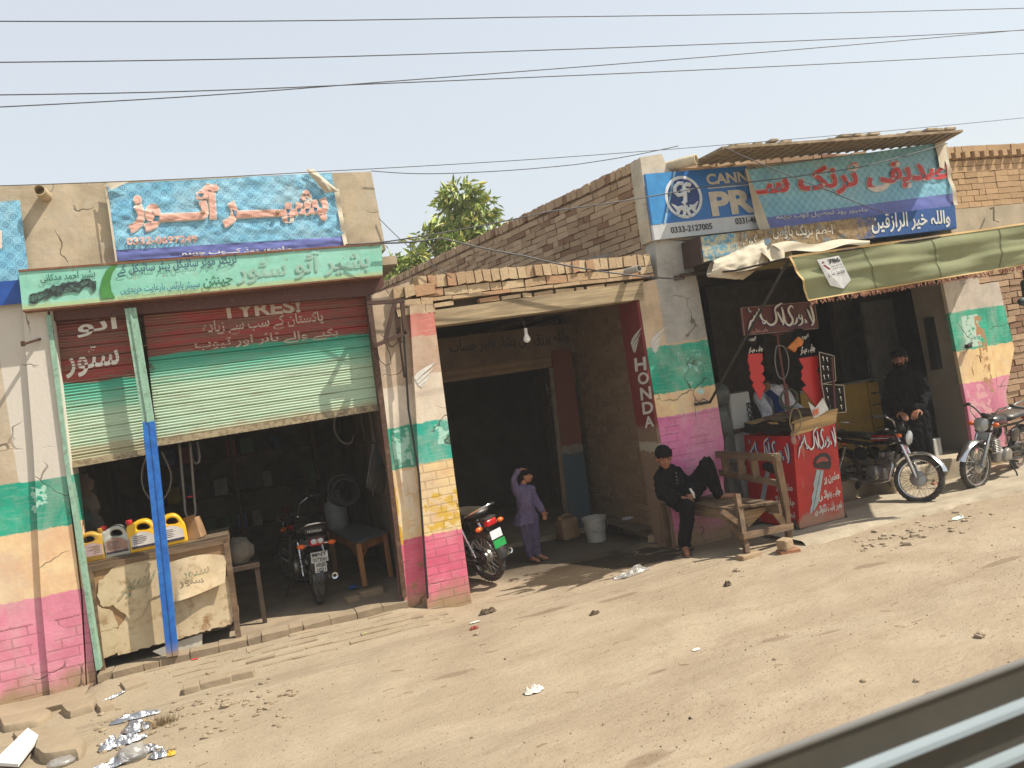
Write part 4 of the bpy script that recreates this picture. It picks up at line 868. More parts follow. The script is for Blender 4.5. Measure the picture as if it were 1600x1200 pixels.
# ================================================================== pipes, bracket, wires, bulb
PIPE = simple("clay_pipe", C(196, 176, 140, .75), .8, dust=.2)
def pipe(px, d, r, L, mat, label):
    p = V(px); d = V(d).normalized(); mb = MB()
    mb.lathe(p+d*L, -d, [(r*.8, .1), (r*.82, .0), (r, .0), (r, L+.12)], 18, closed=False); mb.lathe(p+d*(L-.09), d, [(r*.8,0),(1e-4,.0)], 18, closed=False)
    return tag(build(mb, 'drain_pipe', mat, smooth=40), label, 'drain pipe')
pipe(wy(72, 307, 7.0), (-.1,-1,.08), .045, .15, PIPE, 'short clay drain pipe poking out of the plaster parapet left of the salmon lettered banner')
pipe(wy(1049, 259, 6.97), (.55,-.8,-.05), .055, .28, simple("cream_pipe", C(216, 200, 168, .78), .7), 'cream drain spout on the parapet corner above the blue and white advertising board')
pipe(wy(982, 424, 6.92), (.25,-1,-.02), .035, .16, simple("grey_pvc", C(176, 172, 164, .75), .5), 'grey plastic drain spout at the right end of the garage brick parapet')
RUST = simple("rust_brown_steel", C(84, 56, 44, .7), .6, .2, var=.3, dust=.1)
mb = MB(); YK = 6.8
for a, b in (((573,474),(632,470)), ((576,476),(586,541)), ((628,472),(634,522)), ((584,541),(634,520)), ((617,474),(602,532))):
    mb.beam(wy(*a, YK), wy(*b, YK), .035, .035, (0,1,0))
mb.beam(wy(577, 476, 6.96), wy(577, 476, YK), .03, .03); mb.beam(wy(585, 540, 6.96), wy(585, 540, YK), .03, .03)
mb.beam(wy(620, 474, 6.92), wy(624, 530, 6.92), .04, .03, (0,1,0)); mb.beam(wy(624, 530, 6.9), wy(632, 590, 6.9), .016, .016, (0,1,0))
tag(build(mb, 'steel_bracket', RUST), 'brown angle iron bracket frame bolted beside the wide shutter', 'bracket')
mb = MB(); mb.tube([wy(602, 534, 6.8), wy(610, 556, 6.8), wy(611, 568, 6.8), wy(603, 571, 6.8), wy(594, 564, 6.8), wy(589, 548, 6.85)], .004, 5); tag(build(mb, 'wire_loop', STEEL), 'thin wire loop dangling from the brown angle iron bracket', 'wire')
mb = MB(); mb.beam(wy(62, 530, 6.97), wy(36, 538, 6.78), .022, .018); mb.rbox(wy(36, 537, 6.77), (.03,.02,.04), .004); tag(build(mb, 'iron_spike', RUST), 'rusty iron spike sticking out of the white pier left of the small shutter', 'spike')
BLKW = simple("black_cable", C(84, 84, 88, .8), .6, dust=0)
def wire(pts, label, r=.0031, name='overhead_wire', grp='electric wires overhead'):
    P = []
    for i in range(len(pts)-1):
        for k in range(12): P.append(lerp(pts[i], pts[i+1], k/12)+V((0,0,-.012*math.sin(math.pi*k/12))))
    P.append(V(pts[-1])); mb = MB(); mb.tube(P, r, 6, False); return tag(build(mb, name, BLKW, smooth='all'), label, 'wire', grp)
YW = 4.6
def W(*pp, Y=YW): return [wy(x, y, Y) for x, y in pp]
wire(W((-60, 33), (800, 27), (1660, 11)), 'topmost overhead electric wire crossing the whole sky')
wire(W((-60, 98), (800, 80), (1660, 44)), 'second overhead electric wire from the top of the sky')
wire(W((-60, 149), (560, 132), (1660, 80), Y=4.6), 'third overhead wire, level one that crosses the slanting wire')
wire(W((-60, 170), (560, 131), (1660, 41), Y=4.75), 'slanting overhead wire rising across the sky to the right')
wire(W((-60, 292), (500, 268), (1050, 233), (1660, 178), Y=6.2), 'lowest overhead wire running just above the first shop roof')
wire([wy(580, 267, 6.95), wy(700, 271, 6.95), wy(900, 257, 6.95), wy(1060, 228, 6.7)], 'thin slack wire from the first roof corner to the sunshade slab', .004)
wire([wy(540, 382, 6.8), wy(640, 372, 6.7), wy(860, 330, 6.6), wy(1100, 292, 6.55), wy(1340, 262, 6.4), wy(1480, 224, 6.2)], 'black wire running across the side wall and both banners', .006)
wire([wy(596, 380, 6.8), wy(690, 372, 6.8), wy(820, 400, 6.8), wy(940, 424, 6.8), wy(1066, 436, 6.75)], 'sagging black cable from the mint sign to the awning bracket', .008)
wire([wy(592, 341, 6.98), wy(650, 395, 6.9), wy(706, 434, 6.9)], 'thin wire slanting down from the first roof to the garage parapet', .004)
wire([wy(1132, 231, 6.25), wy(1300, 300, 6.4), wy(1390, 335, 6.5)], 'pale cord slanting across the teal banner from the slab corner', .005)
mb = MB(); b0_ = wy(815, 499, 7.05); mb.tube([b0_+V((0,0,.05)), wy(819, 508, 7.05), wy(821, 514, 7.05)], .003, 5)
bl = thing('light_bulb', 'white light bulb hanging from the timber lintel of the garage', 'light bulb', tuple(wy(823, 532, 7.05)))
build(mb, 'cord', BLKW, bl); a = wy(821, 513, 7.05); b = wy(822, 521, 7.05)
mb = MB(); mb.cyl(a, b, .017, 12); build(mb, 'socket', simple("white_plastic", C(226, 222, 216, .82), .4, var=.05, dust=.05), bl, smooth=40)
dn = (wy(824, 534, 7.05)-b).normalized(); mb = MB(); mb.lathe(b, dn, [(.016,0),(.018,.01),(.034,.045),(.036,.062),(.028,.08),(.014,.09),(1e-4,.092)], 16, closed=False); build(mb, 'glass_bulb', simple("opal_glass", C(236, 234, 230, .85), .15, var=.02, bump=0, dust=0), bl, smooth='all')

# ================================================================== TREES
LEAF = NM("leaf_green"); i_ = LEAF.island(); c = LEAF.mix(i_, C(104, 132, 50, .85), C(178, 190, 96, .9)); c = LEAF.mix(LEAF.math('GREATER_THAN', LEAF.math('FRACT', LEAF.math('MULTIPLY', i_, 9.1)), .85), c, C(204, 196, 110, .9))
LEAFM = LEAF.out(c, .5, 0.0, None, Transmission_Weight=.0, Subsurface_Weight=.0)
BARK = simple("bark", C(110, 92, 72, .6), .9, bump=.6)
def tree(name, label, base, H, clumps, nleaf, ls, seed, grp=None):
    R_ = random.Random(seed); base = V(base); t = thing(name, label, 'tree', tuple(base), (0,0,0), grp)
    mb = MB(); ctr = base+V((0,0,H*.55)); mb.tube([base, base+V((.05,0,H*.25)), ctr], [.13, .1, .07], 9); build(mb, 'trunk', BARK, t, smooth='all')
    mb = MB()
    for (c_, r_) in clumps: mb.tube([ctr, lerp(ctr, c_, .5)+V((R_.uniform(-.1,.1), 0, .08)), V(c_)], [.05, .03, .012], 6)
    build(mb, 'limbs', BARK, t, smooth='all')
    mb = MB()
    for k in range(nleaf):
        c_, r_ = R_.choice(clumps)
        while True:
            d = V((R_.uniform(-1,1), R_.uniform(-1,1), R_.uniform(-1,1)))
            if .15 < d.length < 1: break
        d = d*(d.length**-.15)*R_.choice((1, 1, 1, 1.25)); p = V(c_)+V((d.x*r_[0], d.y*r_[1], d.z*r_[2]))
        if noise.noise(p*2.6) < -.05: continue
        dirv = (d*.7+V((R_.uniform(-.6,.6), R_.uniform(-.6,.6), R_.uniform(-1.1,.25)))).normalized(); s_ = dirv.cross(V((R_.uniform(-1,1), R_.uniform(-1,1), R_.uniform(-.3,1)))).normalized()
        L = ls*R_.uniform(.6,1.3); wd = L*.19; n_ = s_.cross(dirv)*L*.12
        mb.add([p, p+dirv*L*.4+s_*wd+n_, p+dirv*L-n_*.8, p+dirv*L*.4-s_*wd+n_], [(0,1,2),(0,2,3)])
    build(mb, 'crown', LEAFM, t)
YT = 15.0
def cl(x, y, r, rz=None, dy=0): return (wy(x, y, YT)+V((0,dy,0)), (r, r, rz or r))
tree('tree', 'leafy green tree rising behind the brown brick side wall', (4.6, 15.0, 0), 4.6, [cl(722, 310, .38, .3), cl(700, 340, .4), cl(745, 335, .42, .4), cl(712, 375, .5, .4), cl(755, 365, .45), cl(680, 385, .45, .35), cl(700, 420, .6), cl(760, 400, .6, .5), cl(735, 350, .5, .4, .4)], 5200, .20, 4)
tree('tree', 'lower green tree crown showing at the corner of the first shop roof', (3.2, 15.0, 0), 4.2, [cl(615, 412, .3, .25), cl(640, 410, .34, .25), cl(630, 430, .4, .3), cl(660, 425, .35, .3)], 2200, .18, 8)
# ================================================================== OBJECTS AT SHOP 1
CARD = NM("old_cardboard"); p = CARD.obj(); n1 = CARD.noise(p, 3.0, 6.0, .65); n2 = CARD.noise(p, 11.0, 5.0, .7)
c = CARD.mix(CARD.step(n1, .3, .65), C(200, 176, 138, .78), C(220, 200, 164, .8)); c = CARD.mix(CARD.math('MULTIPLY', CARD.step(n2, .5, .74), .7), c, C(150, 108, 64, .7)); c = CARD.mix(CARD.step(n1, .58, .66), c, C(170, 128, 84, .7))
CARDM = CARD.out(c, .9, 0.0, CARD.bump(n2, .25, .01)); CARD2 = simple("brown_cardboard", C(168, 132, 92, .75), .9, var=.3, sc_=4)
OLDW = wood("weathered_wood", C(150, 118, 86, .5), 0); OLDWZ = wood("weathered_wood_upright", C(150, 118, 86, .5), 2)
ct = thing('shop_counter', 'low wooden counter faced with torn curling cardboard behind the blue post', 'counter', (-.82, 7.3, .1))
yc = 7.075; TL, TR, BR, BL = wy(137, 889, yc), wy(357, 843, yc), wy(374, 977, yc), wy(154, 1033, yc)
mb = MB(); mb.beam(TL, TR, .05, .05); mb.beam(TR+V((-.02,0,0)), BR+V((-.02,0,-.1)), .045, .05, (0,1,0)); mb.beam(TL+V((.02,0,0)), BL+V((.02,0,-.08)), .04, .05, (0,1,0))
for d in (.5,): mb.beam(TR+V((-.03,d,0)), BR+V((-.03,d,-.1)), .045, .045, (0,1,0)); mb.beam(TL+V((.03,d,0)), BL+V((.03,d,-.08)), .045, .045, (0,1,0)); mb.beam(TR+V((-.02,0,0)), TR+V((-.02,d,0)), .045, .045); mb.beam(BR+V((-.02,0,.05)), BR+V((-.02,d,.05)), .04, .04)
build(mb, 'frame', OLDW, ct)
mb = MB(); mb.prism([TL+V((0,0,.025)), TR+V((0,0,.025)), TR+V((0,.54,.025)), TL+V((0,.54,.025))], (0,0,.02)); build(mb, 'top_board', simple('grimy_board', C(120, 96, 70, .45), .9, var=.35, sc_=4, dust=.25), ct)
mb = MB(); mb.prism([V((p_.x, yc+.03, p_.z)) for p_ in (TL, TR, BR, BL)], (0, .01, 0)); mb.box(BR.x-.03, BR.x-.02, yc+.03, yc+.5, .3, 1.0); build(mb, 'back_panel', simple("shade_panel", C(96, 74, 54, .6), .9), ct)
def ragged(px, Y, seed, amp=2.2, step=5):
    R_ = random.Random(seed); out = []
    for i in range(len(px)):
        a, b = px[i], px[(i+1) % len(px)]; L = math.hypot(b[0]-a[0], b[1]-a[1]); k = max(1, int(L/step))
        for j in range(k): t = j/k; out.append((a[0]+(b[0]-a[0])*t+R_.uniform(-amp, amp), a[1]+(b[1]-a[1])*t+R_.uniform(-amp, amp)))
    return qy(out, Y)
mb = MB()
mb.prism(ragged([(140,892),(352,848),(366,925),(180,990),(152,1000)], yc-.006, 1), (0,.006,0))
build(mb, 'cardboard_sheet', CARD2, ct)
mb = MB(); mb.prism(ragged([(152,912),(180,884),(255,868),(268,920),(232,938),(222,962),(206,972),(196,958),(176,946),(160,950),(153,930)], yc-.020, 2, 1.6), (0,.006,0)); build(mb, 'cardboard_sheet', CARDM, ct)
mb = MB()
Qc = qy([(262,880),(354,868),(352,908),(268,940)], yc-.024); mb.grid(lambda u, v_: bil(Qc, u, v_)+V((0,-.02*v_-.035*(v_**3)*(1 if u > .1 else .4)-.012*math.sin(u*6), -.012*math.sin(u*3.14)*v_+ .035*(1-v_)*math.sin(u*3.14))), 24, 10)
build(mb, 'cardboard_sheet', CARDM, ct, smooth='all')
mb = MB(); mb.prism(ragged([(222,928),(356,900),(368,948),(362,975),(184,1024),(181,985)], yc-.010, 5, 1.4), (0,.006,0)); build(mb, 'cardboard_sheet', CARDM, ct)
mb = MB(); mb.prism(ragged([(148,985),(182,978),(186,1019),(158,1030)], yc-.014, 6, 1.2), (0,.006,0)); mb.prism(ragged([(146,945),(176,955),(184,980),(148,990)], yc-.016, 7, 1.2), (0,.006,0)); build(mb, 'cardboard_sheet', CARDM, ct)
GRW = paint("faded_green_writing", C(128, 148, 112, .75), .9, .62, C(190, 170, 134))
mb = MB(); letter(mb, urdu('بشیر'), qy([(196,890),(244,876),(236,928),(190,938)], yc-.022), bold=.02, shear=.3); letter(mb, urdu('سٹور'), qy([(282,888),(326,878),(328,900),(286,912)], yc-.075), bold=.02); build(mb, 'faded_writing', GRW, ct)
mb = MB(); mb.prism(qy([(270,1005),(316,990),(316,1008),(272,1022)], yc+.02), (0,.02,0)); mb.prism(qy([(238,1018),(262,1008),(262,1022),(252,1024)], yc+.0), (0,.01,0)); build(mb, 'white_tile', simple("tile_grey", C(200, 194, 178, .75), .6), ct)

def ringplate(mb, outer, inner, dep):
    n = len(outer); L = []
    def sh(P, k, c): return [(c[0]+(x-c[0])*k, c[1]+(z-c[1])*k) for x, z in P]
    co = (sum(p[0] for p in outer)/n, sum(p[1] for p in outer)/n); ci = (sum(p[0] for p in inner)/n, sum(p[1] for p in inner)/n)
    for (k, kk, y) in ((.90, 1.15, -dep/2), (.97, 1.04, -dep/2*.93), (1, 1, -dep/2*.75), (1, 1, dep/2*.75), (.97, 1.04, dep/2*.93), (.90, 1.15, dep/2)):
        L.append(([(x, y, z) for x, z in sh(outer, k, co)], [(x, y, z) for x, z in sh(inner, kk, ci)]))
    vs = []
    for o_, i_ in L: vs += o_+i_
    fs = []
    for a in range(5):
        for k in range(n):
            q_ = (k+1) % n; A = a*2*n; B = (a+1)*2*n
            fs.append((A+k, A+q_, B+q_, B+k)); fs.append((A+n+k, B+n+k, B+n+q_, A+n+q_))
    for a in (0, 5):
        A = a*2*n
        for k in range(n): q_ = (k+1) % n; fs.append((A+k, A+n+k, A+n+q_, A+q_))
    mb.add(vs, fs)
def smoothloop(P, n=44):
    out = []; m_ = len(P)
    for i in range(n):
        t = i*m_/n; k = int(t); f = t-k; p0, p1, p2, p3 = [P[(k+j-1) % m_] for j in range(4)]
        out.append(tuple(.5*((2*p1[a])+(-p0[a]+p2[a])*f+(2*p0[a]-5*p1[a]+4*p2[a]-p3[a])*f*f+(-p0[a]+3*p1[a]-3*p2[a]+p3[a])*f**3) for a in (0, 1)))
    return out
def jug(px, Wd, H, mat, capm, label, flip, lab, tone, yaw=0.0, Y=7.16):
    p = wy(px[0], px[1], Y); H *= .87; p.z = TL.z+.046+(p.x-TL.x)*(TR.z-TL.z)/(TR.x-TL.x)
    t = thing('oil_jug', label, 'oil jug', tuple(p), (0, -math.atan2(TR.z-TL.z, TR.x-TL.x), yaw), 'motor oil jugs on the counter')
    s_ = -1 if flip else 1
    body = [(-.5,0),(-.25,0),(0,0),(.25,0),(.5,0),(.52,.18),(.52,.38),(.5,.58),(.42,.72),(.34,.84),(.18,.95),(-.06,.96),(-.26,.90),(-.34,.86),(-.46,.84),(-.5,.7),(-.52,.4),(-.52,.18)]
    hole = [(-.12,.66),(.02,.64),(.16,.63),(.26,.66),(.26,.73),(.18,.81),(.06,.84),(-.06,.83),(-.14,.78),(-.16,.71)]
    def sc__(P): return [(s_*x*Wd, z*H) for x, z in P]
    O, I_ = sc__(smoothloop(body, 44)), sc__(smoothloop(hole, 44))
    ci = (sum(a[0] for a in I_)/44, sum(a[1] for a in I_)/44)
    ang = lambda q_: math.atan2(q_[1]-ci[1], q_[0]-ci[0])
    I2 = [min(I_, key=lambda w_: abs((ang(w_)-ang(o_)+math.pi) % (2*math.pi)-math.pi)) for o_ in O]
    mb = MB(); ringplate(mb, O, I2, .115); build(mb, 'body', mat, t, smooth=50, local=True)
    mb = MB(); x = -.40*Wd*s_; mb.cyl((x,0,.82*H), (x,0,.90*H), .021, 14); mb.lathe((x,0,.90*H), (0,0,1), [(.026,0),(.027,.004),(.026,.026),(.022,.030)], 16); build(mb, 'cap', capm, t, smooth=40, local=True)
    mb = MB(); LP = [(-.40,.12),(.40,.12),(.42,.42),(.2,.56),(-.05,.62),(-.40,.5)]; mb.prism([(s_*x*Wd, -.060, z*H) for x, z in LP], (0,-.002,0)); lb = build(mb, 'label', lab, t, local=True)
    mb = MB(); mb.prism([(s_*x*Wd, -.0625, z*H) for x, z in [(-.40,.12),(.40,.12),(.41,.19),(-.40,.19)]], (0,-.001,0))
    R_ = random.Random(int(px[0]))
    for k in range(5): z = .26+.055*k; mb.prism([(s_*x*Wd, -.0625, z_*H) for x, z_ in [(-.32,z),(-.32+R_.uniform(.2,.5),z),(-.32+R_.uniform(.2,.5),z+.018),(-.32,z+.018)]], (0,-.001,0))
    build(mb, 'label_print', tone, lb, local=True)
YEL = simple("yellow_plastic", C(240, 186, 20), .38, var=.08, sc_=4, bump=.05, dust=.12); OCH = simple("ochre_plastic", C(206, 158, 48), .45, var=.15, bump=.05, dust=.25)
SILV = simple("silver_plastic", C(190, 190, 180), .35, .2, var=.08, bump=.05, dust=.12); REDC = simple("red_cap", C(190, 30, 40), .4, dust=.05)
LABW, LABP, LABB = paint("label_paper", C(220, 212, 204), .5), paint("label_mauve", C(196, 168, 172), .5, .35, C(150, 120, 60)), paint("label_brown", C(160, 122, 104), .5, .3, C(190, 180, 180))
INK = paint("label_ink", C(56, 48, 66), .5); INKO = paint("label_ink_gold", C(150, 116, 50), .5)
jug((149, 884), .205, .285, OCH, OCH, 'dull ochre oil jug with a mauve label, leftmost of the oil jugs on the counter', True, LABP, INKO)
jug((188, 876), .205, .30, SILV, REDC, 'silver grey oil jug with a red cap between the ochre and yellow jugs', False, LABB, INK)
jug((229, 867), .23, .31, YEL, REDC, 'bright yellow oil jug with a red cap, just left of the blue post', False, LABW, INK)
jug((273, 857), .215, .31, YEL, YEL, 'bright yellow oil jug showing just right of the blue post', False, LABW, INK, .1)
pc = wy(305, 847, 7.25); pc.z = TR.z+.035
cb = thing('cardboard_box', 'small brown cardboard carton at the right end of the oil jugs', 'box', tuple(pc), (0, -.18, -.25))
mb = MB(); mb.rbox((0,0,.09), (.17,.15,.18), .004, 1); build(mb, 'carton', CARD2, cb, local=True); mb = MB(); mb.prism([(-.085,-.076,.18),(.085,-.076,.18),(.11,-.12,.21),(-.07,-.12,.21)], (0,.003,0)); build(mb, 'flap', CARD2, cb, local=True)

RUB = simple("black_rubber", C(48, 46, 46, .8), .6, var=.25, bump=.15, dust=.12); GRUB = simple("grey_hose", C(130, 124, 118, .7), .6, var=.1, dust=.1)
def loopy(px, Y, r, mat, name, label, cat, closed=False, grp=None):
    P = [wy(a, b, Y+.02*math.sin(i*1.7)) for i, (a, b) in enumerate(px)]; Q = []
    n = len(P)
    for i in range(n if closed else n-1):
        p0, p1, p2, p3 = P[(i-1) % n] if closed or i > 0 else P[0], P[i], P[(i+1) % n], P[(i+2) % n] if closed or i < n-2 else P[-1]
        for k in range(6):
            f = k/6; Q.append(.5*(2*p1+(p2-p0)*f+(2*p0-5*p1+4*p2-p3)*f*f+(3*p1-p0-3*p2+p3)*f**3))
    if not closed: Q.append(P[-1])
    mb = MB(); mb.tube(Q, r, 8, True, closed); return tag(build(mb, name, mat, smooth='all'), label, cat, grp)
loopy([(238,690),(222,735),(226,768),(245,785),(262,770),(267,740),(252,705)], 7.5, .008, GRUB, 'hanging_hose', 'wide thin hose loop hanging behind the blue post', 'hose')
loopy([(280,692),(288,780),(290,802),(298,812),(305,802),(303,770),(297,692)], 7.4, .011, GRUB, 'hanging_hose', 'narrow pale hose loop tied with a red band, right of the blue post', 'hose')
mb = MB(); mb.torus(wy(297, 776, 7.39), (0,.1,1), .03, .005, 16, 6); tag(build(mb, 'red_band', REDC), 'thin red band tied round the narrow pale hose loop', 'band')
loopy([(296,690),(300,715),(306,724),(312,716),(308,690)], 7.45, .010, GRUB, 'hanging_hose', 'short hose end hanging under the shutter edge, right of the banded hose', 'hose')
loopy([(524,650),(523,672),(534,690),(548,692),(553,680)], 8.2, .012, GRUB, 'hanging_hose', 'pale hose loop hanging in the dark under the right half of the wide shutter', 'hose')
mb = MB(); R3 = random.Random(2)
for k in range(11):
    x = 590-k*1.5; top = wy(584+R3.uniform(-2,2), 694, 7.12); a = wy(576+k*2.1, 735+R3.uniform(-4,4), 7.10+.012*k); b = wy(574+k*2.2+R3.uniform(-2,2), 768+R3.uniform(-7,8), 7.12+.01*k); cc_ = wy(580+k*2.2, 735, 7.16+.01*k)
    mb.tube([top, lerp(top, a, .5)+V((-.01,0,0)), a, lerp(a, b, .7), b, lerp(b, cc_, .4)+V((.02,0,-.0)), cc_, top+V((.01,.02,0))], .011, 7)
tag(build(mb, 'inner_tube_bundle', RUB, smooth='all'), 'bundle of black rubber inner tubes hanging on the right jamb of the first shop', 'tube bundle')
mb = MB(); mb.torus(wy(536, 765, 8.6), (.3,1,0), .16, .03, 30, 8); mb.torus(wy(540, 768, 8.55), (.2,1,.1), .14, .025, 30, 8); tag(build(mb, 'spare_tyre', RUB, smooth='all'), 'black coiled tyre hanging on the dim wall above the table', 'tyre')
# table, canister
At = wz(568, 918, .14); zt = wy(560, 850, At.y).z; A = wz(560, 850, zt); B = wz(604, 833, zt); D = wz(512, 830, zt); B.x = min(B.x, 1.25); Cn = B+D-A
tb = thing('wooden_table', 'orange brown wooden table with a grey blue top just inside the first shop', 'table', (A.x, A.y, .14))
TW = wood("orange_table_wood", C(190, 128, 72, .75), 2, .6, .1); mb = MB(); mb.prism([A, B, Cn, D], (0,0,.022)); build(mb, 'tabletop', simple("grey_laminate", C(128, 136, 140, .7), .35, var=.15, sc_=3, bump=.03, dust=.15), tb)
cen = (A+B+Cn+D)/4
for k, P_ in enumerate((A, B, Cn, D)):
    q_ = lerp(P_, cen, .07); mb = MB(); mb.beam(V((q_.x, q_.y, .14 if k == 0 else .11)), V((q_.x, q_.y, zt-.003)), .05, .05, (0,1,0)); build(mb, 'leg', TW, tb)
mb = MB()
for a_, b_ in ((A, B), (A, D), (D, Cn), (B, Cn)): mb.beam(lerp(a_, cen, .07)+V((0,0,-.045)), lerp(b_, cen, .07)+V((0,0,-.045)), .022, .075)
for s_ in (B, D): mb.beam(lerp(A, cen, .07)+V((0,0,-.18)), lerp(lerp(A, s_, .25), cen, .07)+V((0,0,-.08)), .02, .02)
build(mb, 'apron', TW, tb)
cz = thing('gas_cylinder', 'pale grey metal gas cylinder with a collar standing on the table', 'gas cylinder', (lerp(D, Cn, .35).x, lerp(D, Cn, .35).y-.18, zt+.022))
GC = simple("pale_grey_enamel", C(160, 168, 164, .75), .5, var=.15, dust=.15)
mb = MB(); mb.lathe((0,0,0), (0,0,1), [(.105,0),(.12,.02),(.125,.05),(.125,.26),(.115,.30),(.08,.33),(.03,.34)], 24); build(mb, 'body', GC, cz, smooth=50, local=True)
mb = MB(); mb.lathe((0,0,.32), (0,0,1), [(.075,0),(.078,.01),(.078,.11),(.072,.11),(.07,.01)], 22, closed=False); build(mb, 'collar', GC, cz, smooth=50, local=True); mb = MB(); mb.cyl((0,0,.33), (0,0,.40), .02, 10); mb.torus((0,0,.41), (0,0,1), .03, .007, 16, 6); build(mb, 'valve', STEEL, cz, local=True)
BRKM = simple("loose_brick", C(194, 164, 128, .6), .95, var=.25, sc_=7, bump=.5, bsc=30, dust=.35)
def stone(p, size, yaw, label, name='brick', cat='brick', mat=None, seed=0, grp='loose bricks and stones', jag=.12):
    mb = MB(); t = MB()
    if jag > .3: t.ell((0,0,0), (size[0]*.5, size[1]*.5, size[2]*.5), None, 14, 9, lambda d: 1+.5*noise.noise(d*1.9+V((seed*2.7, yaw, 0))))
    else: t.rbox((0,0,0), size, min(size)*.16, 2, Matrix.Rotation(yaw, 3, 'Z'))
    mb.add([V(q_)*(1+jag*noise.noise(V(q_)*14+V((seed*3.1, 0, 0))))+V(p)+V((0,0,size[2]*.46)) for q_ in t.v], t.f)
    return tag(build(mb, name, mat or BRKM), label, cat, grp)
p = wz(580, 928, .11); stone((p.x, p.y, .09), (.24, .11, .075), .12, 'loose brick under the front leg of the orange brown table, right one of the pair')
p = wz(551, 937, .11); stone((p.x, p.y, .09), (.12, .1, .06), .3, 'half brick left of the brick under the table leg', seed=2)
mb = MB(); p = wz(552, 920, .12); mb.ell(p+V((0,0,.02)), (.05,.04,.02), None, 12, 8, lambda d: 1+.3*noise.noise(d*3)); tag(build(mb, 'plastic_wrapper', simple("blue_wrap", C(30, 84, 170), .4)), 'small blue plastic wrapper on the floor beneath the table', 'wrapper')
SACK = simple("pale_sack", C(140, 130, 116, .6), .8, var=.2)
mb = MB(); p = wy(372, 862, 7.6); mb.ell(p, (.14,.14,.13), None, 20, 14, lambda d: 1+.18*noise.noise(d*2.4)+.08*noise.noise(d*7)); tag(build(mb, 'plastic_sack', SACK, smooth='all'), 'pale knotted plastic sack on the dark stool behind the cardboard counter', 'sack')
st_ = thing('stool', 'dark wooden stool holding the pale sack behind the cardboard counter', 'stool', (p.x, p.y, .1)); mb = MB(); mb.box(p.x-.17, p.x+.17, p.y-.17, p.y+.17, p.z-.15, p.z-.11); build(mb, 'seat', simple('dark_stool_wood', C(84, 64, 48, .5), .85, dust=.05), st_)
for sx, sy in ((-1,-1),(1,-1),(1,1),(-1,1)): mb = MB(); mb.beam((p.x+sx*.14, p.y+sy*.14, .1), (p.x+sx*.14, p.y+sy*.14, p.z-.15), .04, .04, (0,1,0)); build(mb, 'leg', simple('dark_stool_wood', C(84, 64, 48, .5), .85, dust=.05), st_)
R6 = random.Random(11)
for k, (x, y, cc_, lb) in enumerate(((128, 760, C(110, 84, 60, .5), 'brown paper packet hanging inside the left jamb, upper one'), (138, 790, C(120, 104, 84, .5), 'dim tan packet hanging inside the left jamb, middle one'), (131, 808, C(50, 96, 84, .5), 'dull green packet hanging inside the left jamb'), (146, 822, C(104, 92, 78, .5), 'crumpled paper bag hanging inside the left jamb, lowest one'))):
    p = wy(x, y, 7.5); mb = MB(); mb.ell(p, (.09,.04,.11), None, 14, 10, lambda d: 1+.3*noise.noise(d*2.2+V((k*5, 0, 0)))); tag(build(mb, 'hanging_packet', simple("packet%d" % k, cc_, .8)), lb, 'packet')

sh_ = thing('shelf_unit', 'dim wooden shelf with tins and cartons at the back of the first shop', 'shelf', (-.2, 11.3, .1)); R12 = random.Random(6)
mb = MB()
for x in (-1.3, -.2, .9): mb.beam((x, 11.35, .1), (x, 11.35, 2.4), .05, .3, (0,1,0))
build(mb, 'upright', OLDWZ, sh_); mb = MB()
for z in (.5, 1.0, 1.5, 2.0): mb.box(-1.32, .92, 11.2, 11.5, z, z+.025)
build(mb, 'shelf_board', OLDW, sh_)
for k in range(34):
    x, z = R12.uniform(-1.2, .8), R12.choice((.525, 1.025, 1.525, 2.025)); g_ = R12.random(); nm = 'tin' if g_ < .5 else 'carton'
    mb = MB(); wv = R12.uniform(.10, .18); x = round(x/.2)*.2+R12.uniform(-.01, .01)
    if g_ < .5: mb.lathe((x, 11.3, z), (0,0,1), [(wv*.4,0),(wv*.42,.01),(wv*.42,.18),(wv*.4,.19)], 14)
    else: mb.rbox((x, 11.3, z+.11), (wv, .16, .22), .005, 1)
    tag(build(mb, nm, simple("shop_stock%d" % (k % 5), (C(190,60,50,.6), C(210,180,60,.6), C(70,110,170,.6), C(180,170,150,.6), C(90,130,90,.6))[k % 5], .5), smooth=40), 'small dim container among the stock on the shelf at the back of the first shop', nm, 'stock on the back shelf')
mb = MB(); fr_ = qy([(497,655),(546,648),(551,702),(505,711)], 9.0); fr_ = [V((1.24, 8.0+.9*i_, z_)) for i_, z_ in ((0,1.55),(.7,1.55),(.7,1.95),(0,1.95))]
for k in range(4): mb.beam(fr_[k], fr_[(k+1) % 4], .03, .03, (1,0,0))
mb.prism(fr_, (.01,0,0)); tag(build(mb, 'wall_frame', simple("dim_frame", C(120,110,96,.6), .6)), 'dim wooden frame on the inner right wall of the first shop', 'frame')
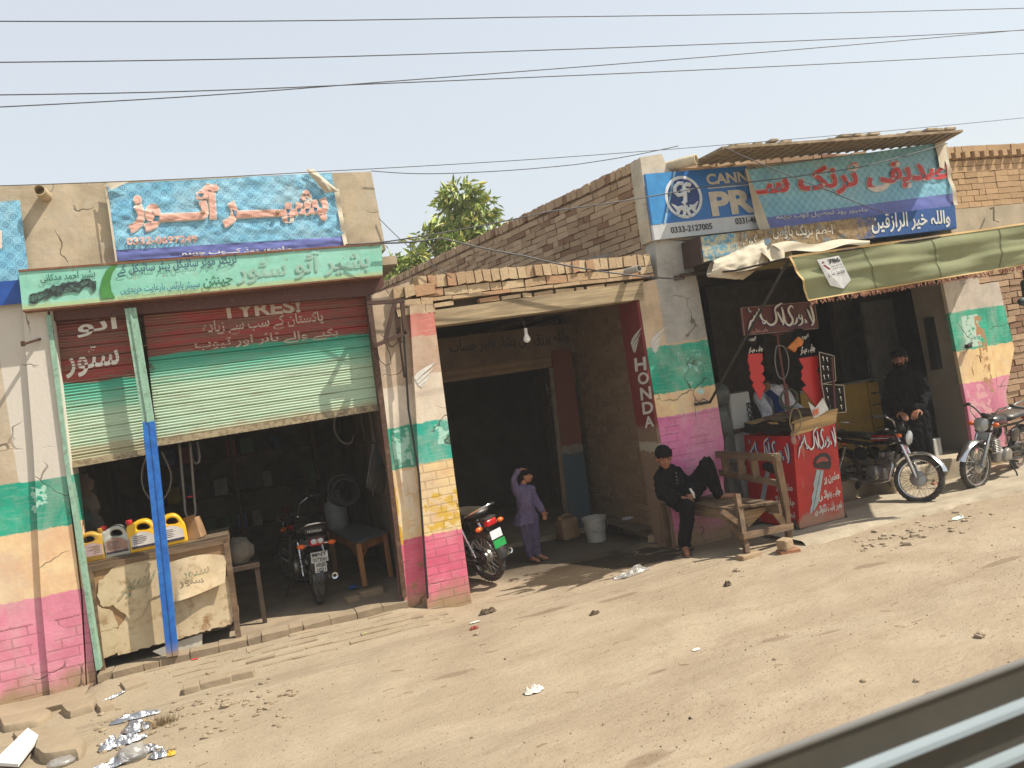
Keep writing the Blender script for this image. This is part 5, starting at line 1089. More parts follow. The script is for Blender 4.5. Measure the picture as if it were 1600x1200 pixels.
# ================================================================== MOTORCYCLES
CHR = simple("chrome", C(214, 214, 214, .9), .2, .95, var=.06, bump=.02, dust=.10); ALU = simple("cast_alloy", C(176, 174, 168, .8), .42, .7, var=.12, bump=.1, dust=.2)
BLKP = simple("black_gloss", C(20, 20, 22), .28, var=.2, bump=.02, dust=.08); BLKM = simple("black_satin", C(30, 29, 28), .55, var=.2, dust=.12)
TYRE = simple("tyre_rubber", C(52, 50, 48, .8), .85, var=.2, sc_=12, bump=.4, bsc=70, dust=.3); VIN = simple("seat_vinyl", C(32, 31, 31), .45, var=.15, bump=.1, dust=.18)
ORNG = simple("amber_lens", C(236, 104, 20), .25, var=.05, bump=0, dust=.03); REDG = simple("red_lens", C(196, 24, 28), .22, var=.05, bump=0, dust=.03); GLS = simple("clear_lens", C(196, 200, 200), .12, .3, var=.05, bump=0, dust=.05)
def motorcycle(name, label, front, rear, z, lean, steer, o):
    f, r_ = V((front[0], front[1], 0)), V((rear[0], rear[1], 0)); mid = (f+r_)/2; hd = math.atan2(f.y-r_.y, f.x-r_.x)
    t = thing('motorcycle', label, 'motorcycle', (mid.x, mid.y, z), (lean, 0, hd), 'motorcycles parked at the shops')
    t.scale = (.9, .9, .9)
    RW = .285; rake = rad(27); head = V((.335, 0, .80)); ax = V((-math.sin(rake), 0, math.cos(rake)))
    S = Matrix.Translation(head) @ Matrix.Rotation(steer, 4, ax) @ Matrix.Translation(-head)
    def B(mb, nm, mt, par=t, sm=40, **k): return build(mb, nm, mt, par, smooth=sm, local=True, **k)
    def N(fr=False): mb = MB(); mb.M = S if fr else None; return mb
    def wheel(x, fr):
        c_ = V((x, 0, RW)); mb = N(fr)
        hr = .092 if fr else .075
        mb.lathe(c_+V((0,-.055,0)), (0,1,0), [(.02,-.02),(.024,0),(hr*.6,.004),(hr,.012),(hr,.05),(hr*.72,.06),(hr*.72,.085),(hr*.9,.09),(hr*.9,.1),(.03,.104),(.02,.125)], 22)
        for k in range(36):
            a = 2*math.pi*k/36; sd = 1 if k % 2 else -1; b_ = a+(.42 if (k//2) % 2 else -.42)
            mb.tube([c_+V((math.cos(a)*hr*.85, sd*.032, math.sin(a)*hr*.85)), c_+V((math.cos(b_)*.228, 0, math.sin(b_)*.228))], .0024, 4)
        w_ = B(mb, 'wheel', ALU)
        mb = N(fr); mb.torus(c_, (0,1,0), .252, .033, 64, 12, 1.05)
        for k in range(64):
            a = 2*math.pi*k/64; mb.obox(c_+V((math.cos(a)*.283, (.012 if k % 2 else -.012), math.sin(a)*.283)), (V((-math.sin(a), .5, math.cos(a))), V((0,1,0)), V((math.cos(a),0,math.sin(a)))), (.010, .012, .0016))
        B(mb, 'tyre', TYRE, w_)
        mb = N(fr); mb.lathe(c_, (0,1,0), [(.222,-.022),(.232,-.024),(.229,-.012),(.220,0),(.229,.012),(.232,.024),(.222,.022),(.215,0),(.222,-.022)], 44, closed=False); B(mb, 'rim', CHR, w_, 60)
    wheel(.6, True); wheel(-.6, False)
    def fender(x, a0, a1, R_, wd, fr, mt, nm):
        mb = N(fr); c_ = V((x, 0, RW))
        for lay in (0, .004):
            mb.grid(lambda u, v_: c_+V((math.cos(a0+(a1-a0)*u)*(R_-lay-.018*(2*v_-1)**2*1.6), (v_-.5)*wd, math.sin(a0+(a1-a0)*u)*(R_-lay-.018*(2*v_-1)**2*1.6))), 24, 8)
        if fr:
            for s_ in (-1, 1):
                for aa in (a0+(a1-a0)*.12, a0+(a1-a0)*.72): mb.tube([c_+V((0, s_*.05, 0)), c_+V((math.cos(aa)*(R_-.02), s_*wd*.5, math.sin(aa)*(R_-.02)))], .004, 5)
        return B(mb, nm, mt, sm='all')
    fender(.6, rad(20), rad(150), .33, .12, True, o.get('ff', CHR), 'front_fender'); fender(-.6, rad(40), rad(178), .335, .13, False, o.get('rf', BLKP), 'rear_fender')
    up = ax; sp = head+V((.065, 0, 0)).lerp(V((0,0,0)), .2)
    for s_ in (-1, 1):
        mb = N(True); a = V((.6, s_*.078, RW)); b = a+up*.30; c_ = a+up*.62; mb.tube([a, b], [.021, .023], 10); mb.cyl(a+V((0,-.02*s_,0)), a+V((0,.025*s_,0)), .016, 8); B(mb, 'fork_leg', o.get('fk', ALU))
        mb = N(True); mb.tube([b, c_], .016, 10); B(mb, 'fork_tube', CHR if not o.get('gaiter') else BLKM)
    top = V((.6, 0, RW))+up*.60
    mb = N(True); mb.beam(top+V((0,-.1,0)), top+V((0,.1,0)), .05, .03); mb.beam(top-up*.14+V((0,-.1,0)), top-up*.14+V((0,.1,0)), .05, .03); mb.cyl(top, top-up*.16, .024, 10); B(mb, 'fork_yoke', BLKM)
    hb = top+up*.03; P_ = [hb+V((0,0,0))+V(k) for k in ((-.14,-.36,.115),(-.06,-.27,.145),(-.0,-.15,.11),(.0,-.06,.02),(.0,.06,.02),(-.0,.15,.11),(-.06,.27,.145),(-.14,.36,.115))]
    mb = N(True); mb.tube(P_, .0115, 8); hbar = B(mb, 'handlebar', CHR, sm='all')
    for s_ in (0, 7):
        d = (P_[1]-P_[0]) if s_ == 0 else (P_[6]-P_[7]); mb = N(True); mb.tube([P_[s_]-d*.12, P_[s_]+d*.85], .018, 10); B(mb, 'grip', RUB, hbar)
        mb = N(True); q_ = P_[s_]+d*1.05; mb.rbox(q_, (.035,.05,.035), .006); mb.tube([q_+V((.03,0,0)), q_-d*.4+V((.06,0,-.01)), q_-d*1.1+V((.05,0,-.005))], .006, 6); B(mb, 'lever', BLKM, hbar)
    mb = N(True)
    for s_ in (-1, 1): mb.tube([hb+V((-.03, s_*.22, .13)), hb+V((.07, s_*.16, .08)), hb+V((.08, s_*.07, -.04)), hb+V((-.0, s_*.03, -.16))], .005, 5)
    B(mb, 'cable', BLKM, hbar)
    hl = top+V((.10, 0, -.045)); mb = N(True); mb.lathe(hl-V((.09,0,0)), (1,0,-.05), [(.02,0),(.06,.012),(.082,.05),(.088,.10),(.082,.12)], 22); hlo = B(mb, 'headlight', o.get('hl', BLKP)); mb = N(True); mb.lathe(hl+V((.028,0,0)), (1,0,-.05), [(.082,0),(.086,.006),(.07,.018),(.0001,.026)], 22, closed=False); B(mb, 'lens', GLS, hlo)
    mb = N(True); mb.torus(hl+V((.028,0,0)), (1,0,-.05), .085, .006, 26, 6); B(mb, 'lens_rim', CHR, hlo)
    mb = N(True); mb.lathe(hb+V((.05,0,.02)), (-.35,0,1), [(.03,-.02),(.045,0),(.046,.03),(.042,.035)], 18); B(mb, 'speedometer', BLKM)
    for s_ in (-1, 1):
        mb = N(True); q_ = hl+V((-.03, s_*.15, .0)); mb.ell(q_, (.03,.042,.026)); B(mb, 'indicator', ORNG); mb = N(True); mb.cyl(q_, hl+V((-.04, s_*.06, 0)), .008, 6); B(mb, 'indicator_stalk', CHR)
        mb = N(); q_ = V((-.80, s_*.16, .66)); mb.ell(q_, (.03,.045,.027)); B(mb, 'indicator', ORNG); mb = N(); mb.cyl(q_, V((-.78, s_*.05, .66)), .008, 6); B(mb, 'indicator_stalk', CHR)
    if o.get('fplate'):
        mb = N(True); mb.rbox(top+V((.09,0,-.19)), (.008,.16,.10), .003); B(mb, 'front_plate', o['fplate'])
    # tank
    def tanky(d):
        return 1 - .22*max(0, -d.x)**1.2 - .25*max(0, -d.z)*0
    mb = N(); mb.ell((.115, 0, .765), (.25,.125,.105), None, 28, 18, lambda d: (1-.18*max(0, -d.x))*(1-.12*max(0,-d.z))); tk = B(mb, 'fuel_tank', o.get('tank', BLKP), sm='all')
    mb = N(); mb.cyl((.14,0,.86), (.14,0,.882), .03, 16); B(mb, 'tank_cap', CHR, tk)
    for (zc, hh, x0, x1, mt, tilt) in o.get('stripes', ()):
        mb = N()
        for s_ in (-1, 1):
            def sf(u, v_):
                x = x0+(x1-x0)*u; z_ = zc+(v_-.5)*hh*(1-u*.75)+tilt*u; dx = (x-.115)/.25; kx = (1-.18*max(0, -dx)*.9); dz = (z_-.765)/.105
                yy = .125*kx*math.sqrt(max(.02, 1-(dx/kx)**2-(dz/kx)**2)); return V((x, s_*(yy+.003), z_))
            mb.grid(sf, 14, 3)
        B(mb, 'tank_stripe', mt, tk, sm='all')
    # seat
    mb = N(); rings = []
    for k in range(13):
        u = k/12; x = -.06-.70*u; zz = .775+.02*math.sin(u*3)+.045*max(0, u-.7)/.3*.6; wv_ = .105+.035*math.sin(min(1, u*1.5)*1.57); e_ = .35 if k in (0, 12) else 1
        rings.append((V((x, 0, zz)), wv_*e_, .05*e_, (0,1,0), (0,0,1)))
    mb.loft(rings, 24); se = B(mb, 'seat', VIN, sm='all')
    if o.get('seattext'):
        mb = N(); letter(mb, o['seattext'], [V((-.768,.075,.812)), V((-.768,-.075,.812)), V((-.768,-.075,.785)), V((-.768,.075,.785))], (0,0,0), .02); B(mb, 'lettering', WHT, se)
        # raised seat hump carrying the name
        mb = N(); mb.rbox((-.735,0,.80), (.05,.21,.075), .022, 3); B(mb, 'seat_back', VIN, se)
    fr = MB()
    fr.tube([head+V((0,0,.02)), V((.0,0,.70)), V((-.25,0,.665))], .02, 8); fr.tube([head-V((-.02,0,.08)), V((.24,0,.5)), V((.2,0,.30)), V((-.1,0,.27))], .018, 8)
    for s_ in (-1, 1): fr.tube([V((-.05,s_*.03,.68)), V((-.3,s_*.09,.69)), V((-.80,s_*.09,.73))], .014, 7); fr.tube([V((-.12,s_*.06,.27)), V((-.14,s_*.08,.5)), V((-.3,s_*.09,.68))], .014, 7); fr.tube([V((-.10,s_*.075,.33)), V((-.6,s_*.085,RW))], .016, 7); fr.cyl(V((-.6,s_*.07,RW)), V((-.6,s_*.115,RW)), .014, 8)
    B(fr, 'frame', BLKM)
    mb = N()
    for s_ in (-1, 1): mb.cyl(V((-.02, s_*.09, .265)), V((-.02, s_*.21, .265)), .012, 8); mb.cyl(V((-.02, s_*.14, .265)), V((-.02, s_*.22, .265)), .018, 8)
    B(mb, 'footrest', RUB)
    for s_ in (-1, 1):
        mb = N(); a, b = V((-.58, s_*.125, RW+.03)), V((-.44, s_*.125, .655)); mb.tube([a, lerp(a, b, .55)], .013, 8); mb.tube([lerp(a, b, .5), b], .022, 10); d = (b-a).normalized(); e1 = V((0,1,0)); e2 = d.cross(e1)
        H_ = [lerp(a, b, .12+.5*k/60)+(e1*math.cos(k*.75)+e2*math.sin(k*.75))*.024 for k in range(61)]; mb.tube(H_, .0045, 5); B(mb, 'shock_absorber', CHR)
        mb = N(); mb.ell((-.20, s_*.105, .565), (.13,.022,.085), None, 18, 10); B(mb, 'side_panel', o.get('side', BLKP), sm='all')
    mb = N(); mb.rbox((.02,0,.33), (.30,.17,.17), .04, 3); mb.lathe((.0,.08,.33), (0,1,0), [(.09,0),(.095,.02),(.085,.045),(.02,.05)], 22); mb.lathe((-.02,-.08,.33), (0,-1,0), [(.10,0),(.10,.03),(.08,.05),(.02,.055)], 22)
    for k in range(8): c_ = V((.155+.0*k, 0, .40))+V((.012*k*.5, 0, .022*k)); mb.rbox(c_, (.15,.15,.011), .004, 1)
    mb.cyl((.15,0,.38), (.21,0,.59), .055, 12); mb.rbox((.12,-.06,.56), (.08,.06,.06), .01); B(mb, 'engine', ALU)
    mb = N(); mb.tube([V((.22,-.05,.50)), V((.30,-.09,.42)), V((.26,-.12,.26)), V((.05,-.13,.20)), V((-.25,-.135,.23))], .019, 10); mb.tube([V((-.22,-.135,.225)), V((-.30,-.137,.235)), V((-.50,-.14,.262)), V((-.83,-.145,.31)), V((-.86,-.145,.314))], [.02,.042,.046,.046,.034], 14, False); mb.lathe(V((-.862,-.145,.315)), (-1,0,.15), [(.034,0),(.034,.004),(.018,.0),(.018,-.05)], 14, closed=False); B(mb, 'exhaust', CHR)
    mb = N(); mb.tube([V((-.66,.062,RW+.0)), V((-.64,.062,RW+.07)), V((-.55,.062,RW+.09)), V((.02,.068,.41)), V((.06,.068,.34)), V((.0,.068,.27)), V((-.55,.062,RW-.07)), V((-.64,.062,RW-.05))], .022, 8, True, True); B(mb, 'chain_case', BLKP)
    mb = N(); mb.rbox((-.82,0,.69), (.07,.15,.075), .018, 3); tl = B(mb, 'tail_light', REDG); mb = N(); mb.rbox((-.79,0,.735), (.11,.17,.03), .012); B(mb, 'light_bracket', BLKM, tl)
    if o.get('clear'):
        for s_ in (-1, 1): mb = N(); mb.ell((-.856, s_*.035, .70), (.014,.034,.03)); B(mb, 'clear_lamp', GLS, tl)
    mb = N(); mb.tube([V((-.50,.13,.74)), V((-.62,.15,.80)), V((-.80,.13,.86)), V((-.86,.075,.885)), V((-.875,0,.89)), V((-.86,-.075,.885)), V((-.80,-.13,.86)), V((-.62,-.15,.80)), V((-.50,-.13,.74))], .0115, 8); B(mb, 'grab_rail', CHR, sm='all')
    pl = o.get('plates', ())
    for (zc, hh, wd, mt, txt, xx) in pl:
        tl_ = .12; mb = N(); mb.prism([(xx+tl_*hh/2, wd/2, zc+hh/2), (xx+tl_*hh/2, -wd/2, zc+hh/2), (xx-tl_*hh/2, -wd/2, zc-hh/2), (xx-tl_*hh/2, wd/2, zc-hh/2)], (-.004, 0, 0)); po_ = B(mb, 'number_plate', mt)
        if txt:
            rows = txt.split('\n')
            for i, tx in enumerate(rows):
                mb = N(); z1 = zc+hh/2-hh*(i+.12)/len(rows); z0 = zc+hh/2-hh*(i+.86)/len(rows); letter(mb, tx, [V((xx-.008, wd*.42, z1)), V((xx-.008, -wd*.42, z1)), V((xx-.010, -wd*.42, z0)), V((xx-.010, wd*.42, z0))], (0,0,0), .02); B(mb, 'lettering', BLACKL, po_)
    if o.get('flap'): mb = N(); mb.prism([(-.90,.06,.42), (-.90,-.06,.42), (-.915,-.055,.30), (-.915,.055,.30)], (-.004,0,0)); B(mb, 'mud_flap', BLKM)
    a = -lean; mb = N(); mb.tube([V((-.04,.10,.25)), V((-.02,.20,.25*.5)), V((-.01, .24+.05*0, max(.0, .0)+math.tan(max(-lean, 0))*.24*0+.01))], .010, 7); B(mb, 'side_stand', BLKM)
    return t
RS, WS, GS = paint("stripe_red", C(196, 36, 40), .35), paint("stripe_white", C(226, 226, 226), .35), paint("stripe_gold", C(196, 150, 70), .35); BS = paint("stripe_blue", C(50, 70, 140), .35)
PLW = simple("plate_white", C(206, 204, 196), .45, var=.2, sc_=14, dust=.15); PLG = simple("plate_green", C(16, 150, 70), .45, dust=.1)
fa = wz(467, 916, .1); ra = wz(500, 945, .1)
hd = (V((fa.x-ra.x, fa.y-ra.y, 0))).normalized()
motorcycle('a', 'black motorcycle seen from its tail inside the first shop, beside the table', (ra.x+hd.x*1.2, ra.y+hd.y*1.2), (ra.x, ra.y), .10, rad(3), rad(38), dict(seattext='HONDA', clear=True, plates=((.54, .105, .175, PLW, 'MNT\n0572061', -.885), (.435, .10, .12, PLW, 'APPLIED\n2021', -.905)), flap=False, stripes=((.77, .05, -.02, .3, RS, .01),)))
motorcycle('b', 'motorcycle with red tail lamp and green number plate, half hidden by the garage pier', (2.12-1.2*math.cos(rad(66)), 7.35+1.2*math.sin(rad(66))), (2.12, 7.35), .0, rad(-7), rad(10), dict(plates=((.56, .09, .16, simple("plate_plain", C(222, 224, 224), .45), '', -.87), (.46, .085, .17, PLG, '', -.895)), side=BLKM, rf=BLKM))
motorcycle('c', 'black motorcycle with red and white tank stripes beside the red cart', (6.61, 6.29), (6.63, 7.49), .0, rad(-7), rad(26), dict(stripes=((.785, .035, .0, .33, RS, .005), (.755, .022, -.04, .28, WS, .012), (.735, .02, -.02, .25, RS, .012)), fk=ALU, fplate=paint("plate_red_white", C(214, 190, 190), .4, .4, C(180, 30, 30))))
motorcycle('d', 'black motorcycle with red, gold and blue tank at the right photo edge', (7.36, 6.34), (8.52, 6.64), .0, rad(-9), rad(-8), dict(stripes=((.785, .022, .10, .33, paint('stripe_dull_red', C(130, 34, 36, .7), .35), 0), (.735, .018, -.05, .25, GS, .01), (.765, .03, -.08, .1, BS, .0)), tank=BLKP, hl=BLKM, fplate=simple("plate_grey", C(170, 172, 172), .4)))
# ================================================================== GARAGE CONTENTS
q_ = wz(933, 845, 0); bk = thing('bucket', 'dirty white plastic bucket with a wire handle standing in the garage porch', 'bucket', (q_.x, q_.y, .0))
BW = simple("grimy_white_plastic", C(186, 182, 170, .78), .5, var=.25, sc_=4, dust=.25)
mb = MB(); mb.lathe((0,0,0), (0,0,1), [(.105,.0),(.108,.01),(.132,.255),(.142,.257),(.142,.275),(.132,.278),(.126,.277),(.10,.02),(.001,.015)], 28, closed=False); mb.torus((0,0,.235), (0,0,1), .134, .006, 28, 6); build(mb, 'tub', BW, bk, smooth=40, local=True)
mb = MB(); mb.tube([V((-.145,-.0,.25))]+[V((-.145*math.cos(a), -.09*math.sin(a)-.06*math.sin(a), .25-.13*math.sin(a))) for a in [math.pi*k/12 for k in range(1, 12)]]+[V((.145,0,.25))], .004, 6); build(mb, 'handle', simple("wire_steel", C(170, 166, 160), .4, .8), bk, local=True)
p = wz(889, 842, 0); jc = thing('jerry_can', 'brown plastic jerry can with its corner cut open, beside the white bucket', 'jerry can', (p.x, p.y, 0), (0,0,.2))
JC = simple("tan_plastic", C(160, 124, 86, .75), .6, var=.3, sc_=5, dust=.2)
mb = MB(); mb.rbox((0,0,.125), (.24,.17,.25), .03, 3); build(mb, 'body', JC, jc, smooth=50, local=True); mb = MB(); mb.tube([V((-.06,0,.24)), V((-.05,0,.285)), V((.04,0,.29)), V((.08,0,.24))], .014, 8); build(mb, 'handle', JC, jc, smooth='all', local=True); mb = MB(); mb.cyl((-.09,0,.25), (-.09,0,.29), .025, 14); build(mb, 'spout', JC, jc, local=True)
p = wz(1012, 810, .1); mb = MB(); mb.ell(V((3.86, 7.75, .235)), (.07,.05,.018), None, 14, 8, lambda d: 1+.3*noise.noise(d*3)); tag(build(mb, 'plastic_wrapper', simple("pale_wrap", C(170, 172, 180), .4)), 'crumpled pale wrapper lying on the ledge inside the garage porch', 'wrapper')
p = wz(1023, 845, .0); stone((p.x, p.y, -.005), (.13,.09,.08), .5, 'pale stone on the ground left of the sitting boy', 'stone', 'stone', seed=5)
mb = MB(); mb.beam((3.88, 7.02, .02), (3.90, 7.0, .46), .07, .06, (0,1,0)); mb.beam((3.86, 7.0, .3), (4.1, 7.0, .34), .05, .04); tag(build(mb, 'broken_post', OLDWZ), 'short dark broken wooden post at the foot of the red lettered door post', 'post')

# ================================================================== BENCH
bn = thing('bench', 'old wooden bench with a slatted backrest and triangular end brace, next to the red cart', 'bench', (4.27, 6.5, 0))
BZ = .435
a, b, c_, d = wz(1137, 797, BZ), wz(1218, 787, BZ), V((4.52, 7.0, BZ)), V((4.06, 7.05, BZ))
mb = MB()
for k in range(7):
    t0, t1 = k/7+.006, (k+1)/7-.006
    mb.prism([lerp(a, b, t0)+V((0,-.02*((k*3) % 2),0)), lerp(a, b, t1)+V((0,-.02*((k*3) % 2),0)), lerp(d, c_, t1), lerp(d, c_, t0)], (0,0,.02+.002*(k % 3)))
OLDWY = wood("weathered_wood_lengthwise", C(146, 114, 82, .5), 1); build(mb, 'seat', OLDWY, bn)
legf, legb = wz(1167, 864, .05), wz(1233, 842, .02)
mb = MB(); mb.beam(legf, wy(1151, 772, a.y-.0), .05, .045, (0,1,0)); build(mb, 'leg', OLDWZ, bn)
pt = wy(1212, 710, b.y+.03); mb = MB(); mb.beam(legb, lerp(legb, pt, .45)+V((.02,0,0)), .055, .05, (0,1,0)); build(mb, 'leg', OLDWZ, bn)
mb = MB(); mb.beam(lerp(legb, pt, .42)+V((.02,0,0)), pt, .07, .045, (0,1,0)); build(mb, 'back_post', OLDWZ, bn)
pb_ = V((4.60, 7.08, pt.z+.02)); mb = MB(); mb.beam((4.58, 7.08, 0), pb_+V((0,0,.10)), .06, .06, (0,1,0)); build(mb, 'back_post', OLDWZ, bn)
mb = MB(); mb.beam((4.08, 7.06, 0), (4.08, 7.06, BZ), .05, .05, (0,1,0)); build(mb, 'leg', OLDWZ, bn)
mb = MB(); mb.beam(pt+V((.0,-.02,-.03)), pb_+V((0,0,-.05)), .035, .07); build(mb, 'top_rail', OLDWY, bn)
lo = V((0,0,-.235)); mb = MB(); mb.beam(lerp(legb, pt, .66)+V((0,0,-.0)), pb_+lo, .03, .06); build(mb, 'lower_rail', OLDWY, bn)
for t in (.32, .52, .76): mb = MB(); u0 = lerp(pt, pb_, t); mb.beam(u0+V((0,0,-.04)), lerp(lerp(legb, pt, .66), pb_+lo, t), .03, .075, (1,0,0)); build(mb, 'back_slat', OLDWZ, bn)
mb = MB(); mb.beam(wy(1160, 838, legf.y-.02), wy(1238, 822, legb.y-.04), .03, .06); build(mb, 'stretcher', OLDW, bn)
LW_ = wood("bright_weathered_wood", C(190, 154, 108, .6), 0)
mb = MB(); ye = a.y-.03; mb.prism(qy([(1153,800),(1203,791),(1170,824)], ye), (0,.025,0)); mb.prism(qy([(1200,792),(1213,789),(1236,826),(1228,829)], ye-.01), (0,.025,0)); build(mb, 'end_brace', LW_, bn)
mb = MB(); mb.beam(wy(1129, 800, ye+.1), wy(1166, 855, ye-.02), .03, .05, (0,1,0)); mb.beam(wy(1128, 799, ye-.03), wy(1155, 818, ye-.03), .05, .03, (0,1,0)); build(mb, 'diagonal_brace', OLDW, bn)
mb = MB(); mb.beam(d+V((0,0,-.05)), a+V((0,0,-.05)), .03, .09); mb.beam(c_+V((0,0,-.05)), b+V((0,0,-.05)), .03, .09); build(mb, 'seat_rail', OLDWY, bn)
p = wz(1170, 872, .0); stone((legf.x+.02, legf.y-.0, -.015), (.24,.11,.065), .1, 'flat brick wedged under the near leg of the old bench')
p = wz(1232, 864, 0); stone((p.x, p.y, -.01), (.2,.1,.05), -.25, 'reddish flat brick lying under the pale block before the cart', mat=simple("red_brick", C(166, 112, 78, .72), .95, var=.3, bump=.4, dust=.2), seed=3)
stone((p.x-.01, p.y+.02, .035), (.13,.11,.10), .35, 'pale broken brick block standing upright before the cart', seed=7)
# another bench rail behind
mb = MB(); a_ = wy(1092, 690, 7.15); mb.beam(a_, wy(1172, 668, 7.4), .05, .045); mb.beam(a_, V((a_.x, a_.y, 0)), .06, .06, (0,1,0)); mb.beam(wy(1100, 690, 7.15)+V((.0,0,-.25)), wy(1172, 690, 7.4)+V((0,0,-.25)), .04, .04)
tag(build(mb, 'wooden_rail', simple("dark_brown_wood", C(92, 66, 48, .65), .8, dust=.15)), 'dark brown wooden rail on a post behind the slatted bench', 'rail')
WBX = simple("foam_white", C(206, 206, 200, .8), .7, var=.06, dust=.1)
fb = thing('foam_box', 'tall white box with black lettering behind the bench and cart', 'box', (5.24, 7.5, .0)); mb = MB(); mb.rbox((5.28, 7.5, .72), (.28,.3,1.42), .02, 2); build(mb, 'carton', WBX, fb)
mb = MB(); letter(mb, 'ECONO', [V((5.405,7.345,1.30)), V((5.405,7.345,.98)), V((5.345,7.345,.98)), V((5.345,7.345,1.30))], (0,-.004,0), .05); build(mb, 'lettering', BLACKL, fb)
gwb = MB(); bx = V((4.98, 7.35, 0)); gwb.loft([(bx+V((.02*math.sin(k), .0, .05+.115*k)), .12-.002*k, .10, (1,0,0), (0,1,0)) for k in range(12)], 30, .10, 6, 1.0); gwb.ell(bx+V((.03,0,1.44)), (.13,.11,.14), None, 18, 12, lambda d: 1+.15*noise.noise(d*3))
tag(build(gwb, 'wrapped_bundle', simple("grey_plastic_film", C(110, 116, 112, .6), .35, var=.3, sc_=3, bump=.6, bsc=16, dust=.1), smooth='all'), 'grey plastic wrapped bundle standing beside the pink column', 'bundle')

# ================================================================== KEY CUTTER'S CART
kc = thing('key_cart', 'red painted key cutter cart on small wheels with Urdu lettering and a painted key', 'cart', (5.34, 6.75, 0))
YK_ = 6.37; TLc, TRc, BRc, BLc = wy(1239, 682, YK_), wy(1305, 661, YK_), wy(1320, 808, YK_), wy(1250, 826, YK_)
q = NM("red_cart_paint"); p = q.obj(); n1 = q.noise(p, 5.0, 6.0, .7); n2 = q.noise(q.scale(p, (4, 4, .9)), 3.2, 4.0, .6); z = q.sep(p)[2]
c = q.mix(q.step(n1, .3, .7), C(176, 22, 22), C(206, 40, 30)); c = q.mix(q.math('MULTIPLY', q.step(n2, .60, .70), .75), c, C(176, 140, 116))
c = q.mix(q.math('MULTIPLY', q.step(q.math('ADD', z, q.math('MULTIPLY', q.math('SUBTRACT', n1, .5), .5)), .22, .1), .75), c, C(176, 148, 122))
CART = q.out(c, .42, 0.0, q.bump(n1, .15, .01)); CARTD = simple("red_cart_side", C(196, 26, 28), .45, var=.15, sc_=4, dust=.05)
E_ = V((0, .78, 0)); bl_ = [TLc, TRc, BRc, BLc]
mb = MB(); mb.prism(bl_, (0,.03,0)); build(mb, 'front_panel', CART, kc)
mb = MB(); mb.prism([TLc+V((0,.031,0)), BLc+V((0,.031,0)), BLc+E_+V((0,0,.0)), TLc+E_+V((0,0,.0))], (.025,0,0)); build(mb, 'side_panel', CARTD, kc)
mb = MB(); mb.prism([TRc+V((0,.031,0)), BRc+V((0,.031,0)), BRc+E_, TRc+E_], (-.025,0,0)); mb.prism([TLc+E_, TRc+E_, BRc+E_, BLc+E_], (0,.02,0)); build(mb, 'side_panel', CARTD, kc)
mb = MB(); mb.prism([BLc+V((.03,.03,.03)), BRc+V((-.03,.03,.03)), BRc+E_+V((-.03,0,.03)), BLc+E_+V((.03,0,.03))], (0,0,.02)); build(mb, 'base', CARTD, kc)
FR = wood("pale_new_wood", C(210, 170, 110, .75), 0, .75, .15)
mb = MB(); TL2, TR2 = wy(1242, 662, YK_-.01), wy(1308, 642, YK_-.01); mb.prism([TLc+V((.0,-.012,.002)), TRc+V((0,-.012,.002)), TR2, TL2], (0,.05,0)); mb.prism([TL2+V((-.03,.02,0)), TR2+V((.03,.02,0)), TR2+E_+V((.03,0,.0)), TL2+E_+V((-.03,0,0))], (0,0,.02)); build(mb, 'top_board', FR, kc)
DW = simple("dark_tarp", C(40, 32, 28, .6), .8, var=.25, bump=.4, bsc=10, dust=.02, Specular_IOR_Level=.15)
mb = MB(); mb.grid(lambda u, v_: lerp(lerp(wy(1242, 654, 6.36), wy(1166, 662, 7.1), u), lerp(wy(1240, 676, 6.35), wy(1160, 676, 7.1), u), v_)+V((-.02-.02*math.sin(u*9+v_*4), 0, .012*math.sin(u*14))), 30, 6); build(mb, 'tarpaulin', DW, kc, smooth='all')
mb = MB(); 
for k in range(6): mb.rbox(lerp(TL2, TR2, .1+.16*k)+V((0,.3+.05*(k % 3),.035)), (.12,.5,.012), .003, 1, Matrix.Rotation(.15*((k*7) % 5-2), 3, 'Z'))
build(mb, 'loose_plank', OLDW, kc)
for px in ((1245, 832), (1318, 809)):
    w_ = wy(px[0], px[1], YK_+.06); mb = MB(); mb.lathe(V((w_.x-.018, w_.y, .045)), (1,0,0), [(.02,-.004),(.045,0),(.045,.03),(.02,.034)], 18); mb.beam(V((w_.x, w_.y, .045)), V((w_.x, w_.y, .13)), .05, .012, (0,1,0)); build(mb, 'wheel', simple("castor", C(60, 50, 42, .7), .7), kc)
    mb = MB(); mb.lathe(V((w_.x-.018, w_.y+.6, .045)), (1,0,0), [(.02,-.004),(.045,0),(.045,.03),(.02,.034)], 18); mb.beam(V((w_.x, w_.y+.6, .045)), V((w_.x, w_.y+.6, .13)), .05, .012, (0,1,0)); build(mb, 'wheel', simple("castor", C(60, 50, 42, .7), .7), kc)
BLUL = paint("blue_shadow_letter", C(44, 70, 150), .5); SLV = paint("painted_silver", C(176, 190, 190), .5)
def fq(u0, u1, v0, v1): return [bil(bl_, u0, v0), bil(bl_, u1, v0), bil(bl_, u1, v1), bil(bl_, u0, v1)]
def lahori(Q, par, off, o2):
    mb = MB(); brush(mb, Q, o2, 2.5, 4, 4); build(mb, 'lettering', BLUL, par)
    mb = MB(); brush(mb, Q, off); build(mb, 'lettering', WHT, par)
lahori(fq(.02, 1.0, -.01, .27), kc, (0,-.014,0), (0,-.004,0))
def pan(pts, mat, nm, off): mb = MB(); mb.prism([bil(bl_, u, v_)+V((0,-off,0)) for u, v_ in pts], (0,-.0015,0)); return build(mb, nm, mat, kc)
